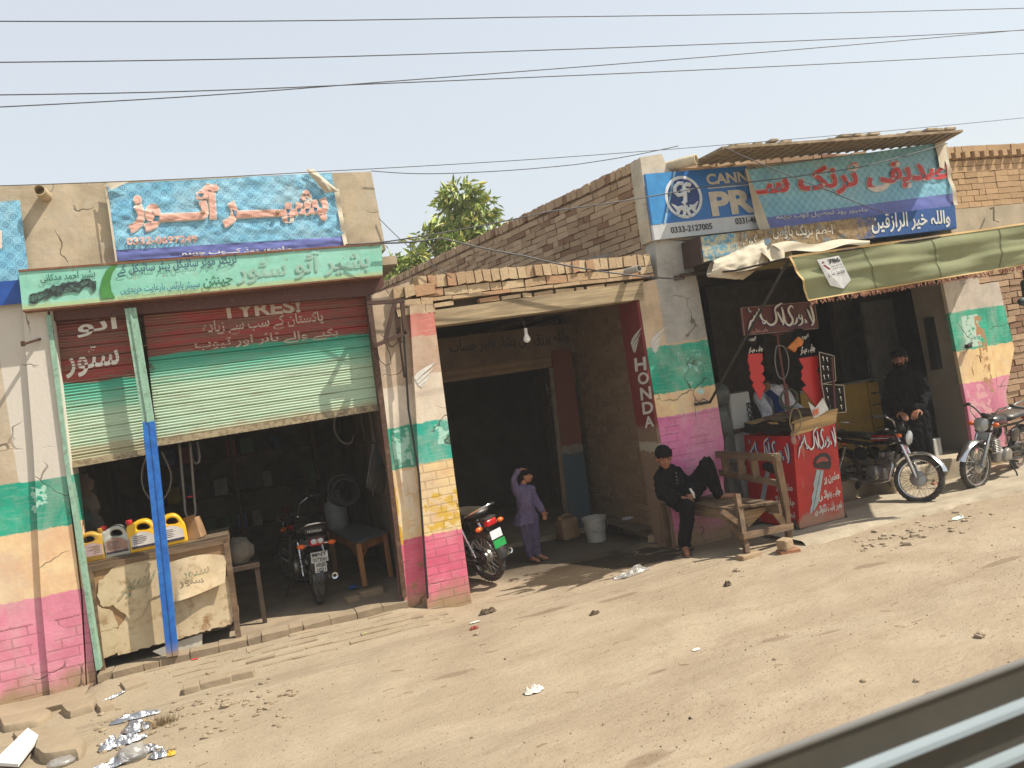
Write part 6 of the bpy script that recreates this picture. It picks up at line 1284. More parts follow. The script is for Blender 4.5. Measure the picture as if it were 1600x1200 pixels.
pan([(.40,.34),(.46,.29),(.60,.265),(.74,.285),(.80,.33),(.81,.42),(.76,.46),(.42,.40)], paint("key_head_black", C(36, 30, 30), .5), 'painted_key_head', .004)
pan([(.47,.335),(.55,.305),(.66,.31),(.74,.35),(.74,.375),(.6,.355),(.47,.36)], paint("key_head_red", C(170, 74, 62), .5), 'painted_key_hole', .007)
pan([(.47,.425),(.62,.455),(.44,.78),(.36,.83),(.24,.88),(.25,.82),(.30,.76),(.30,.70),(.37,.62),(.36,.57)], SLV, 'painted_key_blade', .004)
pan([(.545,.45),(.555,.45),(.30,.85),(.29,.85)], paint("key_groove", C(96, 120, 126), .5), 'painted_key_groove', .007)
def wr(t, q4, par=kc, off=(0,-.005,0), b=.035): write(t, q4, WHT, par, bold=b, off=off, shear=.0)
wr('مشین پر', fq(.60, .96, .50, .62)); wr('چابی بنوائیں', fq(.46, .95, .66, .78)); wr('نمبر پلیٹ لگوائیں', fq(.34, .95, .80, .92))
sd = [TLc+E_, TLc+V((0,.03,0)), BLc+V((0,.03,0)), BLc+E_]
def sq(u0, u1, v0, v1): return [bil(sd, u0, v0), bil(sd, u1, v0), bil(sd, u1, v1), bil(sd, u0, v1)]
lahori(sq(.04, 1.0, .03, .33), kc, (-.014,0,0), (-.004,0,0))
wr('مشین پر', sq(.62, .96, .52, .63), off=(-.005,0,0)); wr('چابی بنوائیں', sq(.45, .98, .67, .79), off=(-.005,0,0)); wr('نمبر پلیٹ', sq(.42, .97, .82, .92), off=(-.005,0,0))
mb = MB(); mb.prism([bil(sd, u, v_)+V((-.004,0,0)) for u, v_ in [(.42,.40),(.5,.42),(.3,.86),(.2,.9),(.22,.8)]], (-.0015,0,0)); build(mb, 'painted_key_blade', SLV, kc)
mb = MB(); mb.prism([bil(sd, u, v_)+V((-.005,0,0)) for u, v_ in [(.36,.32),(.5,.29),(.62,.33),(.62,.43),(.5,.41),(.36,.38)]], (-.0015,0,0)); build(mb, 'painted_key_head', paint("key_head_black", C(36, 30, 30), .5), kc)
# mast with its sign and two hanging key boards
ym = 6.62; m0, m1 = wy(1236, 668, ym), wy(1213, 515, ym)
mb = MB(); mb.tube([m0, m1], .012, 8); mb.tube([wy(1231, 640, ym-.02), wy(1227, 600, ym-.02)], .024, 10); mb.rbox(wy(1216, 522, ym), (.14,.03,.02), .004); build(mb, 'mast', simple("maroon_pole", C(110, 40, 40, .7), .5, dust=.15), kc)
ysn = 6.55; Qs = qy([(1158, 481), (1272, 471), (1278, 513), (1163, 524)], ysn)
MAR = simple("maroon_board", C(92, 30, 30, .8), .5, var=.12, sc_=3, dust=.08)
mb = MB(); mb.prism(Qs, (0,.025,0)); sg = build(mb, 'sign_board', MAR, kc)
mb = MB()
for i in range(4): mb.beam(Qs[i]+V((0,-.003,0)), Qs[(i+1) % 4]+V((0,-.003,0)), .006, .008, (0,1,0))
build(mb, 'board_rim', paint("rim_grey", C(150, 120, 110), .5), sg)
def sgq(u0, u1, v0, v1): return [bil(Qs, u0, v0), bil(Qs, u1, v0), bil(Qs, u1, v1), bil(Qs, u0, v1)]
lahori(Qs, sg, (0,-.016,0), (0,-.005,0))
write('چابی بنوائیں', sgq(.09, .31, .80, .97), paint("pinkish_letters", C(206, 160, 150), .5), sg, bold=.02, off=(0,-.006,0))
REDK = simple("red_key_blade", C(206, 26, 28), .4, var=.06, sc_=3, bump=.03, dust=.03); BKK = simple("black_key_head", C(20, 18, 18, .7), .8, var=.1, dust=.0, Specular_IOR_Level=.1)
def keyboard(ct_, r_, blade, Y, t1, t2):
    mb = MB(); c0 = wy(ct_[0], ct_[1], Y); mb.torus(c0, (0,1,0), r_*.72, r_*.32, 36, 8, .12); mb.prism([c0+V((math.cos(a)*r_*.95, 0, -r_*1.3+math.sin(a)*r_*.6)) for a in [k*math.pi/9 for k in range(18)]], (0,.012,0)); kb = build(mb, 'key_board', BKK, kc)
    mb = MB(); mb.prism(qy(blade, Y-.004), (0,.010,0)); build(mb, 'key_blade', REDK, kb)
    write('لاہوری', qy(t1, Y-.016), WHT, kb, bold=.03); write('چابی میکر', qy(t2, Y-.016), WHT, kb, bold=.035)
keyboard((1178, 533), .115, [(1169,553),(1191,552),(1192,562),(1188,568),(1193,572),(1194,580),(1190,584),(1195,589),(1195,594),(1191,598),(1196,604),(1188,625),(1180,610),(1176,602),(1178,597),(1173,592),(1172,587),(1174,583),(1171,578),(1172,573),(1169,566)], 6.58, [(1169,527),(1181,525),(1182,533),(1170,534)], [(1168,543),(1191,540),(1192,551),(1170,553)])
keyboard((1250, 532), .12, [(1248,560),(1278,556),(1279,574),(1276,580),(1281,584),(1281,590),(1285,597),(1284,603),(1288,616),(1275,636),(1262,618),(1253,607),(1260,602),(1252,592),(1254,586),(1252,580),(1256,574)], 6.52, [(1250,524),(1263,521),(1264,529),(1251,532)], [(1249,542),(1272,537),(1274,552),(1251,556)])
mb = MB(); mb.prism(qy([(1232,543),(1248,526),(1256,533),(1253,540),(1246,543),(1243,550)], 6.49), (0,.03,0)); tag(build(mb, 'orange_packet', simple("orange_pack", C(226, 130, 30), .4, var=.3, sc_=14)), 'orange packet stuck on the right hand black key board of the cart', 'packet')
mb = MB(); mb.prism(qy([(1263,628),(1274,637),(1286,622),(1295,640),(1272,655)], 6.36), (0,.004,0)); pp_ = build(mb, 'paper_sheet', paint("paper_white", C(230, 228, 222, .82), .7)); tag(pp_, 'torn white paper with orange scribble below the right red key blade', 'paper')
mb = MB(); letter(mb, 'bW', qy([(1269,640),(1279,637),(1280,648),(1271,651)], 6.352), (0,-.004,0), .04); build(mb, 'scribble', ORNG, pp_)
for px, lb in (([(1280,550),(1303,556),(1306,595),(1284,600)], 'dark card of key blanks behind the right red key blade, upper one'), ([(1284,600),(1318,602),(1322,644),(1292,645)], 'dark card of key blanks hanging at the right end of the cart, lower one')):
    t = thing('key_blank_card', lb, 'card', tuple(wy(px[3][0], px[3][1], 6.45))); mb = MB(); mb.prism(qy(px, 6.45), (0,.008,0)); build(mb, 'card', simple("dark_card", C(34, 28, 26, .7), .7, var=.2, dust=.02, Specular_IOR_Level=.2), t)
    mb = MB(); P_ = qy(px, 6.448)
    for i in range(4): mb.beam(P_[i], P_[(i+1) % 4], .007, .006, (0,1,0))
    build(mb, 'border', paint("card_border", C(196, 180, 160), .6), t)
    mb = MB(); R_ = random.Random(px[0][0])
    for k in range(9): u, v_ = .15+.3*(k % 3)+R_.uniform(0, .05), .15+.3*(k//3); a_ = bil(P_, u, v_); mb.cyl(a_+V((0,-.004,0)), a_+V((0,-.007,0)), .009, 10); mb.beam(a_+V((0,-.006,0)), a_+V((.004,-.006,-.04)), .006, .003, (0,1,0))
    build(mb, 'key_blank', CHR, t)
loopy([(1213,543),(1211,565),(1216,586),(1224,592),(1231,580),(1232,560),(1226,543),(1218,540)], 6.5, .006, GRUB, 'wire_ring', 'tall thin grey wire ring hanging on the mast of the cart', 'wire ring', True)
mb = MB(); cw = wy(1231, 624, 6.45)
for k in range(3): mb.torus(cw+V((.004*k, -.012*k, .006*k)), (.1*k,1,.1), .105-.008*k, .006, 40, 6)
tag(build(mb, 'cable_coil', simple("green_black_cable", C(60, 66, 52, .8), .5), smooth='all'), 'dark coil of cable hooked on the corner of the red cart', 'cable coil')
loopy([(1237,642),(1234,660),(1240,676),(1248,672),(1252,655),(1248,642),(1242,638)], 6.3, .006, simple("brassy_cable", C(150, 130, 96), .4, .4), 'cable_coil', 'small brassy wire coil hanging against the wooden edge of the cart', 'cable coil', True)
mb = MB(); c0 = wy(1240, 688, 6.33); mb.ell(c0, (.03,.02,.045), None, 14, 10); mb.tube([c0, c0+V((0,0,.16))], .005, 6); tag(build(mb, 'padlock', simple("pinkish_lump", C(190, 140, 126, .7), .6), smooth='all'), 'small pinkish lump hanging at the cart corner below the coil', 'pendant')
mb = MB(); mb.tube([wy(1313, 660, 6.55), wy(1326, 660, 6.5), wy(1335, 664, 6.45)], .006, 6); tag(build(mb, 'chrome_rod', CHR), 'thin chrome rod end sticking out right of the red cart', 'rod')
mb = MB(); mb.tube([wy(1306, 668, YK_+.02), wy(1300, 560, YK_+.06)], .011, 8); build(mb, 'corner_post', MAR, kc)

# ================================================================== SHOP 3 INTERIOR
yc_ = thing('shop_counter', 'ochre yellow wooden counter inside the dark trunk shop', 'counter', (7.6, 8.3, .2)); YEW = simple("ochre_wood", C(190, 150, 60, .75), .6, var=.2, sc_=3, dust=.1)
mb = MB(); mb.box(6.9, 8.02, 8.3, 8.8, .2, 1.22); build(mb, 'front_panel', YEW, yc_); mb = MB()
for k in range(6): mb.box(8.06, 8.24, 8.32, 8.36, .25+.16*k, .39+.16*k)
mb.box(8.03, 8.06, 8.29, 8.8, .2, 1.22); build(mb, 'slat', YEW, yc_); mb = MB(); mb.box(6.88, 8.28, 8.26, 8.82, 1.225, 1.25); build(mb, 'counter_top', simple("glass_top", C(150, 150, 146), .2, .3), yc_)
mb = MB(); mb.prism(qy([(1372,560),(1396,556),(1398,583),(1374,584)], 8.5), (0,.2,0)); tag(build(mb, 'white_carton', simple("dim_white", C(180, 178, 172, .7), .7)), 'pale carton on the ochre counter behind the bearded man', 'box')
pw = wy(1457, 683, 7.2); mb = MB(); mb.rbox((pw.x, pw.y, .27+.10), (.12,.12,.22), .006, 1); tag(build(mb, 'white_carton', WBX), 'small white carton standing on the door step behind the man', 'box')

# ================================================================== PEOPLE
SKIN = simple("brown_skin", C(172, 116, 84, .8), .55, var=.12, sc_=20, bump=.05, dust=0); SKIND = simple("dark_brown_skin", C(160, 106, 78, .82), .55, var=.12, sc_=20, bump=.05, dust=0)
HAIR = simple("black_hair", C(20, 17, 15), .8, var=.3, sc_=40, bump=.5, bsc=90, dust=0, Specular_IOR_Level=.15); EYE_ = simple("dark_eye", C(20, 14, 12), .2, dust=0); EYEW = simple("eye_white", C(150, 120, 100), .4, dust=0); LIP = simple("lip", C(140, 76, 66, .8), .5, dust=0)
def cloth_mat(nm, col): return simple(nm, col, .92, var=.18, sc_=5, bump=.35, bsc=22, dust=.0, Specular_IOR_Level=.12)
LEA = simple("brown_sandal", C(70, 48, 36, .8), .6, dust=.25)
def hand(mb, w_, d, n_, L, curl, thumbdir):
    """palm plus five unequal bent fingers; d forward, n_ palm normal"""
    w_, d, n_ = V(w_), V(d).normalized(), V(n_).normalized(); s_ = d.cross(n_).normalized()
    pc_ = w_+d*L*.25; mb.ell(pc_, (L*.30, L*.24, L*.10), (d, s_, n_), 12, 8)
    for k, (o, ln) in enumerate(((-.17,.42),(-.06,.50),(.06,.47),(.17,.36))):
        p0 = w_+d*L*.44+s_*L*o; a = curl*(.6+.1*k); d1 = (d*math.cos(a)+n_*math.sin(a)+s_*o*.35).normalized(); p1 = p0+d1*L*ln*.5; a2 = a+curl*.8; d2 = (d*math.cos(a2)+n_*math.sin(a2)+s_*o*.35).normalized(); p2 = p1+d2*L*ln*.5
        mb.cap(p0-d1*L*.1, p1, L*.058, L*.052, 8); mb.cap(p1, p2, L*.052, L*.042, 8)
    t0 = w_+d*L*.12+s_*L*.18*thumbdir; t1 = t0+(d*.6+s_*.75*thumbdir+n_*.25).normalized()*L*.26; t2 = t1+(d*.9+s_*.2*thumbdir+n_*.35).normalized()*L*.2
    mb.cap(t0, t1, L*.075, L*.06, 8); mb.cap(t1, t2, L*.06, L*.045, 8)
def headshape(mb, c0, f, k):
    f = V(f).normalized(); u = V((0,0,1)); u = (u-f*u.dot(f)).normalized(); r_ = f.cross(u); A = (r_, f, u)
    P = lambda x, y, z: c0+r_*x*k+f*y*k+u*z*k
    mb.ell(P(0,-.008,.025), (.073*k,.092*k,.088*k), A, 20, 14); mb.ell(P(0,.018,-.035), (.060*k,.066*k,.072*k), A, 18, 12); mb.ell(P(0,.052,-.082), (.030*k,.026*k,.024*k), A, 12, 8)
    mb.cap(P(0,.082,.012), P(0,.104,-.026), .010*k, .014*k, 8); mb.ell(P(.013,.092,-.03), (.010*k,.010*k,.008*k), A, 8, 6); mb.ell(P(-.013,.092,-.03), (.010*k,.010*k,.008*k), A, 8, 6)
    mb.cap(P(-.045,.068,.028), P(.045,.068,.028), .012*k, .012*k, 8)
    for s_ in (-1, 1): mb.ell(P(.040*s_,.060,-.022), (.022*k,.02*k,.018*k), A, 10, 8); mb.ell(P(.077*s_,-.008,-.008), (.012*k,.020*k,.034*k), A, 10, 8)
    mb.ell(P(0,.085,-.056), (.022*k,.012*k,.012*k), A, 10, 8)
    return P, A
def person(label, at, J, f, k, skin, top, bottom, voxel=.0055, hair=1.0, beard=False, hands=(), sandals=True, hem=None, extra=None, hidehead=False):
    t = thing('person', label, 'person', at)
    O = V(at); J = {a: V(b)-O for a, b in J.items()}
    mb = MB(); P, A = headshape(mb, J['head'], f, k)
    mb.cap(J['neck'], lerp(J['neck'], J['head'], .75)-A[1]*.02*k, .052*k, .047*k)
    w_ = J['waist']; mb.cap(J['neck'], J['chest'], .045*k, .09*k); mb.cap(J['chest'], w_, .095*k, .09*k); mb.cap(w_, J['pelvis'], .09*k, .10*k)
    for s_ in 'RL':
        mb.chain([J['chest']*.35+J['sh'+s_]*.65, J['sh'+s_], J['el'+s_], J['wr'+s_]], [.035*k, .034*k, .030*k, .025*k])
        mb.chain([J['pelvis'], J['hp'+s_], J['kn'+s_], J['an'+s_]], [.075*k, .06*k, .042*k, .034*k]); mb.chain([J['an'+s_]+V((0,0,-.01*k)), J['to'+s_]], [.038*k, .030*k])
    for (s_, d, n_, curl, th) in hands: hand(mb, J['wr'+s_], d, n_, .175*k, curl, th)
    bm_ = blend(mb, voxel, 3); body = build(bm_, 'body', skin, t, smooth='all', local=True)
    for s_ in (-1, 1):
        mb = MB(); mb.ell(P(.032*s_,.078,.006), (.011*k,.007*k,.0045*k), A, 10, 8); e = build(mb, 'eye', EYEW, body, local=True, smooth='all'); mb = MB(); mb.ell(P(.032*s_,.084,.006), (.007*k,.004*k,.0055*k), A, 8, 6); build(mb, 'iris', EYE_, e, local=True)
        mb = MB(); mb.cap(P(.014*s_,.088,.030), P(.052*s_,.070,.030), .005*k, .0035*k, 8); build(mb, 'eyebrow', HAIR, body, local=True)
    mb = MB(); mb.ell(P(0,.094,-.056), (.022*k,.006*k,.005*k), A, 10, 6); build(mb, 'mouth', LIP, body, local=True)
    mb = MB(); c0 = J['head']
    def hf(d): return (1+.05*noise.noise(d*6+c0)+.03*noise.noise(d*17+c0)) * hair
    mb.ell(P(0,-.020,.052), (.090*k,.104*k,.088*k), A, 30, 20, hf); mb.ell(P(0,.050,.086), (.074*k,.060*k,.042*k), A, 20, 12, hf); mb.ell(P(0,-.058,-.0), (.080*k,.054*k,.080*k), A, 18, 12, hf)
    for q_ in range(26):
        a_ = -1.3+2.6*q_/25; mb.cap(P(.070*math.sin(a_),.040+.050*math.cos(a_),.094), P(.080*math.sin(a_),.046+.056*math.cos(a_),.050+.014*math.sin(q_*2.3)), .016*k, .006*k, 6)
    build(mb, 'hair', HAIR, t, local=True, smooth='all')
    if beard:
        mb = MB(); mb.ell(P(0,.050,-.090), (.056*k,.060*k,.044*k), A, 18, 12, lambda d: 1+.08*noise.noise(d*7)); mb.ell(P(.058,.022,-.055), (.018*k,.042*k,.056*k), A, 12, 8); mb.ell(P(-.058,.022,-.055), (.018*k,.042*k,.056*k), A, 12, 8); mb.cap(P(-.026,.092,-.044), P(.026,.092,-.044), .011*k, .011*k, 8); build(mb, 'beard', HAIR, t, local=True, smooth='all')
    # shirt
    mb = MB(); g = .028*k
    mb.cap(lerp(J['neck'], J['head'], .12), J['chest'], .056*k+g*.2, .112*k+g); mb.cap(J['chest'], w_, .118*k+g, .115*k+g); mb.cap(w_, J['pelvis'], .115*k+g, .125*k+g)
    for s_ in 'RL':
        cu = lerp(J['el'+s_], J['wr'+s_], .90)
        mb.chain([lerp(J['neck'], J['sh'+s_], .35), J['sh'+s_], J['el'+s_], cu], [.064*k+g*.3, .056*k+g*.4, .046*k+g*.6, .034*k+g*.7])
    if hem: hem(mb, J, k)
    sh = blend(mb, voxel*1.7, 5, .5, (.024*k, 10/k**.5, .4)); so = build(sh, 'kameez', top, t, smooth='all', local=True)
    mb = MB(); nk = lerp(J['neck'], J['head'], .22); mb.torus(nk, (lerp(J['neck'], J['head'], 1)-J['neck']), .056*k, .012*k, 24, 8); build(mb, 'collar', top, so, local=True, smooth='all')
    ff = V((f[0], f[1], 0)).normalized()
    mb = MB()
    for s_ in 'RL':
        mb.chain([J['pelvis'], J['hp'+s_], J['kn'+s_], lerp(J['kn'+s_], J['an'+s_], .93)], [.13*k, .112*k, .088*k, .062*k])
    sb = blend(mb, voxel*1.7, 5, .5, (.020*k, 11/k**.5, .4)); build(sb, 'shalwar', bottom, t, smooth='all', local=True)
    if sandals:
        for s_ in 'RL':
            if s_ in (sandals if isinstance(sandals, str) else 'RL'):
                mb = MB(); d = J['to'+s_]-J['an'+s_]; d.z = 0; d.normalize(); s2 = d.cross(V((0,0,1))); c0 = V((J['an'+s_].x, J['an'+s_].y, 0))+d*.055*k
                mb.prism([c0+d*(x*k)+s2*(y*k)+V((0,0,.004)) for x, y in ((-.11,-.035),(-.11,.035),(.02,.045),(.11,.045),(.145,.015),(.145,-.02),(.1,-.045),(0,-.042))], (0,0,.018*k))
                mb.tube([c0+d*.05*k+s2*.045*k+V((0,0,.02*k)), c0+d*.045*k+V((0,0,.075*k)), c0+d*.05*k-s2*.045*k+V((0,0,.02*k))], .014*k, 8); build(mb, 'sandal', LEA, t, local=True)
    if extra: extra(t, J, k, so)
    return t
# --- the child in lavender
bx_, by_ = 2.70, 7.78
def bj(**k): return {a: (bx_+b[0], by_+b[1], b[2]) for a, b in k.items()}
LAV = cloth_mat("lavender_cotton", C(116, 104, 134, .7))
def hem_child(mb, J, k):
    c0 = J['pelvis']; mb.loft([(J['chest']+V((0,0,-.02)), .078, .062, (1,0,0), (0,1,0)), (J['waist'], .088, .072, (1,0,0), (0,1,0)), (c0+V((-.012,0,-.0)), .106, .086, (1,0,0), (0,1,0)), (c0+V((-.028,.0,-.085)), .128, .100, (1,0,0), (0,1,0))], 44, .10, 5, .8)
def child_extra(t, J, k, so):
    mb = MB()
    for z in (.0, .03, .06): mb.ell(J['chest']+V((.03, -.092, .05-z)), (.004,.003,.004), None, 8, 6)
    build(mb, 'button', WHT, so, local=True)
person('small child in lavender shalwar kameez standing in the garage with one hand on the head', (bx_, by_, 0.0),
    bj(head=(.045,-.015,.915), neck=(.0,0,.805), chest=(.0,0,.70), waist=(-.005,0,.58), pelvis=(-.005,0,.50), shR=(-.085,-.01,.765), elR=(-.115,-.05,.905), wrR=(-.045,-.075,1.0), shL=(.088,0,.755), elL=(.128,-.01,.625), wrL=(.160,-.045,.520),
       hpR=(-.05,0,.47), hpL=(.05,0,.47), knR=(-.045,-.02,.27), knL=(.055,.0,.27), anR=(-.035,-.01,.055), anL=(.06,.01,.055), toR=(.01,-.10,.02), toL=(.115,-.075,.02)),
    (.88,-.47,.03), .66, SKIN, LAV, cloth_mat("dim_lavender", C(100, 90, 118, .68)), voxel=.0048, hair=.96,
    hands=(('R', (1,.25,.12), (0,.2,-1), .45, 1), ('L', (.28,-.1,-1), (-.7,-.6,0), .5, -1)), hem=hem_child, extra=child_extra)
# --- the boy sitting on the bench end
BLKC = cloth_mat("black_cotton", C(25, 24, 27, .7)); BLKC2 = cloth_mat("black_cotton_trousers", C(21, 20, 22, .7))
def hem_sit(mb, J, k):
    mb.chain([J['waist'], lerp(J['pelvis'], J['knR'], .45)], [.13*k, .12*k]); mb.chain([J['pelvis'], lerp(J['hpL'], J['knL'], .4)], [.15*k, .12*k])
def sit_extra(t, J, k, so):
    mb = MB(); c0 = J['wrR']+V((.10,-.07,.03)); mb.tube([c0+V((-.01,0,.05)), c0+V((.012,-.01,.0)), c0+V((.02,-.01,-.05))], [.010,.013,.008], 8); build(mb, 'white_trim', WHT, so, local=True, smooth='all')
    mb = MB()
    for z in (0, .035, .07, .105): mb.ell(J['chest']+V((.0, -.128, .09-z)), (.006,.004,.006), None, 8, 6)
    build(mb, 'button', CHR, so, local=True)
person('boy in black shalwar kameez sitting on the bench end with one knee drawn up', (3.95, 6.8, 0.0),
    dict(head=(3.865,6.76,.955), neck=(3.90,6.83,.825), chest=(3.945,6.84,.70), waist=(3.99,6.86,.58), pelvis=(4.04,6.86,.51), shR=(3.795,6.80,.775), elR=(3.765,6.72,.60), wrR=(3.875,6.60,.565), shL=(4.04,6.86,.775), elL=(4.10,6.75,.62), wrL=(4.02,6.62,.585),
       hpR=(3.98,6.80,.50), hpL=(4.12,6.84,.50), knR=(3.90,6.52,.48), knL=(4.28,6.66,.815), anR=(3.875,6.64,.085), anL=(4.33,6.62,.50), toR=(3.82,6.52,.035), toL=(4.47,6.54,.475)),
    (-.30,-.90,-.22), .92, SKIND, BLKC, BLKC2, hands=(('R', (.9,-.5,-.15), (0,-.2,-1), .45, 1), ('L', (-.6,-.6,-.3), (0,0,-1), .6, -1)), sandals='R', hem=hem_sit, extra=sit_extra)
p = wz(1071, 857, .0); mb = MB(); mb.prism([V((p.x+x, p.y+y, .004)) for x, y in ((-.04,.10),(.035,.11),(.045,.0),(.05,-.08),(.02,-.13),(-.03,-.12),(-.05,-.04))], (0,0,.018))
mb.tube([V((p.x-.045, p.y-.04, .02)), V((p.x, p.y-.045, .065)), V((p.x+.048, p.y-.04, .02))], .014, 8); tag(build(mb, 'sandal', LEA), 'empty dark sandal on the ground beside the foot of the sitting boy', 'sandal')
# --- the bearded man behind the motorcycle
mx, my = 7.36, 7.02
fm = V((-.75,-.66,-.02)); rm = V((-.66,.75,0))      # facing the photographer; rm = his right
def mj(**k): return {a: (mx+rm.x*b[0]+fm.x*b[1], my+rm.y*b[0]+fm.y*b[1], b[2]-.02) for a, b in k.items()}
def hem_man(mb, J, k):
    c0 = J['pelvis']; mb.loft([(J['chest']+V((0,0,.06)), .135, .10, rm, fm), (J['waist'], .138, .115, rm, fm), (c0, .155, .13, rm, fm), (c0+V((0,0,-.25)), .175, .14, rm, fm), (c0+V((0,0,-.42)), .185, .145, rm, fm)], 60, .06, 7, .3)
person('bearded man in black shalwar kameez standing behind the black motorcycle at the shop door', (mx, my, 0.0),
    mj(head=(.02,.06,1.535), neck=(.0,.0,1.385), chest=(0,-.02,1.20), waist=(0,0,1.0), pelvis=(0,0,.88), shR=(.145,0,1.325), elR=(.195,.05,1.07), wrR=(.09,.26,.93), shL=(-.145,0,1.325), elL=(-.20,.04,1.07), wrL=(-.10,.28,.94),
       hpR=(.09,0,.82), hpL=(-.09,0,.82), knR=(.10,.02,.46), knL=(-.10,.02,.46), anR=(.11,0,.09), anL=(-.12,0,.09), toR=(.14,.15,.035), toL=(-.15,.15,.035)),
    (-.80,-.60,-.05), .98, SKIND, BLKC, BLKC2, beard=True, hands=(('R', (-.3,-.9,-.4), (0,0,-1), .6, -1), ('L', (-.9,-.2,-.4), (0,0,-1), .6, 1)), hem=hem_man)
# --- the person in white behind the cart
wpx = wy(1214, 620, 7.42); wx0, wy0 = wpx.x, 7.42
def wj(**k): return {a: (wx0+b[0], wy0+b[1], b[2]) for a, b in k.items()}
WHC = cloth_mat("white_cotton", C(214, 214, 220, .8)); SCF = cloth_mat("blue_scarf", C(34, 60, 110, .8))
def white_extra(t, J, k, so):
    mb = MB(); c0 = J['chest']; mb.loft([(J['neck']+V((-.05,-.06,.0)), .05, .03, (1,0,0), (0,1,0)), (c0+V((-.085,-.165,.05)), .06, .03, (1,0,0), (0,1,0)), (c0+V((-.075,-.185,-.12)), .065, .035, (1,0,0), (0,1,0)), (c0+V((-.06,-.19,-.26)), .055, .03, (1,0,0), (0,1,0))], 24, .12, 5, .4); build(mb, 'scarf', SCF, t, local=True, smooth='all')
def hem_white(mb, J, k):
    c0 = J['pelvis']; mb.loft([(J['waist'], .16, .13, (1,0,0), (0,1,0)), (c0, .18, .15, (1,0,0), (0,1,0)), (c0+V((0,0,-.35)), .2, .16, (1,0,0), (0,1,0))], 44, .05, 6, .3)
person('person in a white shirt with a dark blue scarf working behind the red key cart', (wx0, wy0, .0),
    wj(head=(-.21,-.06,1.50), neck=(-.12,0,1.40), chest=(-.05,0,1.24), waist=(0,0,1.06), pelvis=(0,0,.92), shR=(-.24,0,1.33), elR=(-.28,-.12,1.18), wrR=(-.36,-.26,1.06), shL=(.09,0,1.36), elL=(.17,-.05,1.16), wrL=(.12,-.25,1.08),
       hpR=(-.09,0,.86), hpL=(.09,0,.86), knR=(-.1,0,.48), knL=(.1,0,.48), anR=(-.1,0,.09), anL=(.1,0,.09), toR=(-.12,-.14,.03), toL=(.12,-.14,.03)),
    (-.1,-.9,-.35), 1.0, SKIND, WHC, WHC, hands=(('R', (-.4,-.6,-.5), (.3,0,-1), .7, 1), ('L', (-.5,-.7,-.3), (0,0,-1), .7, -1)), hem=hem_white, extra=white_extra)
# ================================================================== GROUND DETAIL
EARTHB = simple("dusty_block", C(200, 178, 146, .48), .95, var=.2, sc_=4, bump=.5, bsc=22, dust=.4)
mb = MB(); R7 = random.Random(21)
for r_ in range(5):
    y0 = 6.40+.115*r_; x = -1.25+.11*(r_ % 2)
    while x < 1.25:
        b = .225
        if noise.noise(V((x*1.3, y0*3, 4))) > -.25-.12*r_ and x > -1.2+(4-r_)*.12:
            zt_ = gh(x+.1, y0+.05)+R7.uniform(-.006, .006); j = lambda: R7.uniform(-.005, .005)
            mb.hexa([(x+.006+j(), y0+.005+j()+.01*r_*0, zt_-.06), (x+b-.006+j(), y0+.005+j(), zt_-.06), (x+b-.006, y0+.108, zt_-.06), (x+.006, y0+.108, zt_-.06), (x+.006+j(), y0+.005+j(), zt_+j()), (x+b-.006+j(), y0+.005+j(), zt_+j()), (x+b-.006+j(), y0+.108+j(), zt_+j()), (x+.006+j(), y0+.108+j(), zt_+j())])
        x += b
build(mb, 'brick_paving', EARTHB, kind='structure')
def onground(px, py, dz=0.0):
    p = wz(px, py, 0.0)
    for _ in range(3): p = wz(px, py, gh(p.x, p.y))
    return V((p.x, p.y, gh(p.x, p.y)+dz))
for k, (px, lb) in enumerate((((300, 1082), 'loose paving brick at the left end of the row of three before the first shop'), ((337, 1071), 'loose paving brick in the middle of the row of three before the first shop'), ((377, 1060), 'loose paving brick at the right end of the row of three before the first shop'))):
    p = onground(*px); stone((p.x, p.y+.03, p.z-.02), ((.12, .235, .20)[k], .10, .075), (.05, .02, -.04)[k], lb, mat=EARTHB, seed=k, jag=.08)
# low plinth along the left wall
mb = rough((-5.5, 6.86, -.03), (-1.42, 6.86, -.03), .36, .09, 2); tag(build(mb, 'plinth', EARTHB, smooth='all'), 'low worn earth plinth along the foot of the pink wall at the left', 'plinth')
def slab(px, h, seed, label):
    P_ = [onground(*q_) for q_ in px]; mb = MB(); c0 = sum(P_, V((0,0,0)))/len(P_); n = 28; top = []; bot = []
    for k in range(n):
        t = k*len(P_)/n; i = int(t); p = lerp(P_[i], P_[(i+1) % len(P_)], t-i); w_ = 1+.06*noise.noise(p*9+V((seed,0,0))); q_ = c0+(p-c0)*w_
        top.append(c0+(q_-c0)*.93+V((0,0,h+.01*noise.noise(p*8)))); bot.append(q_+V((0,0,-.02)))
    mid = [lerp(a, b, .35)+(a-c0)*.05 for a, b in zip(top, bot)]
    mb.add(top+mid+bot, [list(range(n))]+[(i, n+i, n+(i+1) % n, (i+1) % n) for i in range(n)]+[(n+i, 2*n+i, 2*n+(i+1) % n, n+(i+1) % n) for i in range(n)])
    return tag(build(mb, 'broken_block', EARTHB, smooth=50), label, 'block', 'broken blocks at the plinth')
slab([(55,1185),(62,1160),(115,1148),(136,1170),(128,1188),(70,1196)], .07, 1, 'broken flat stone slab at the lower left, beside the white board')
slab([(96,1112),(140,1092),(152,1100),(146,1112),(108,1124)], .05, 8, 'broken earthen block at the right end of the low plinth')
slab([(0,1128),(60,1112),(84,1120),(60,1136),(4,1146)], .05, 9, 'long broken earthen block along the front of the low plinth at the left edge')
slab([(150,1106),(172,1098),(178,1108),(158,1116)], .04, 11, 'small broken earthen block just left of the flat white foil strip')
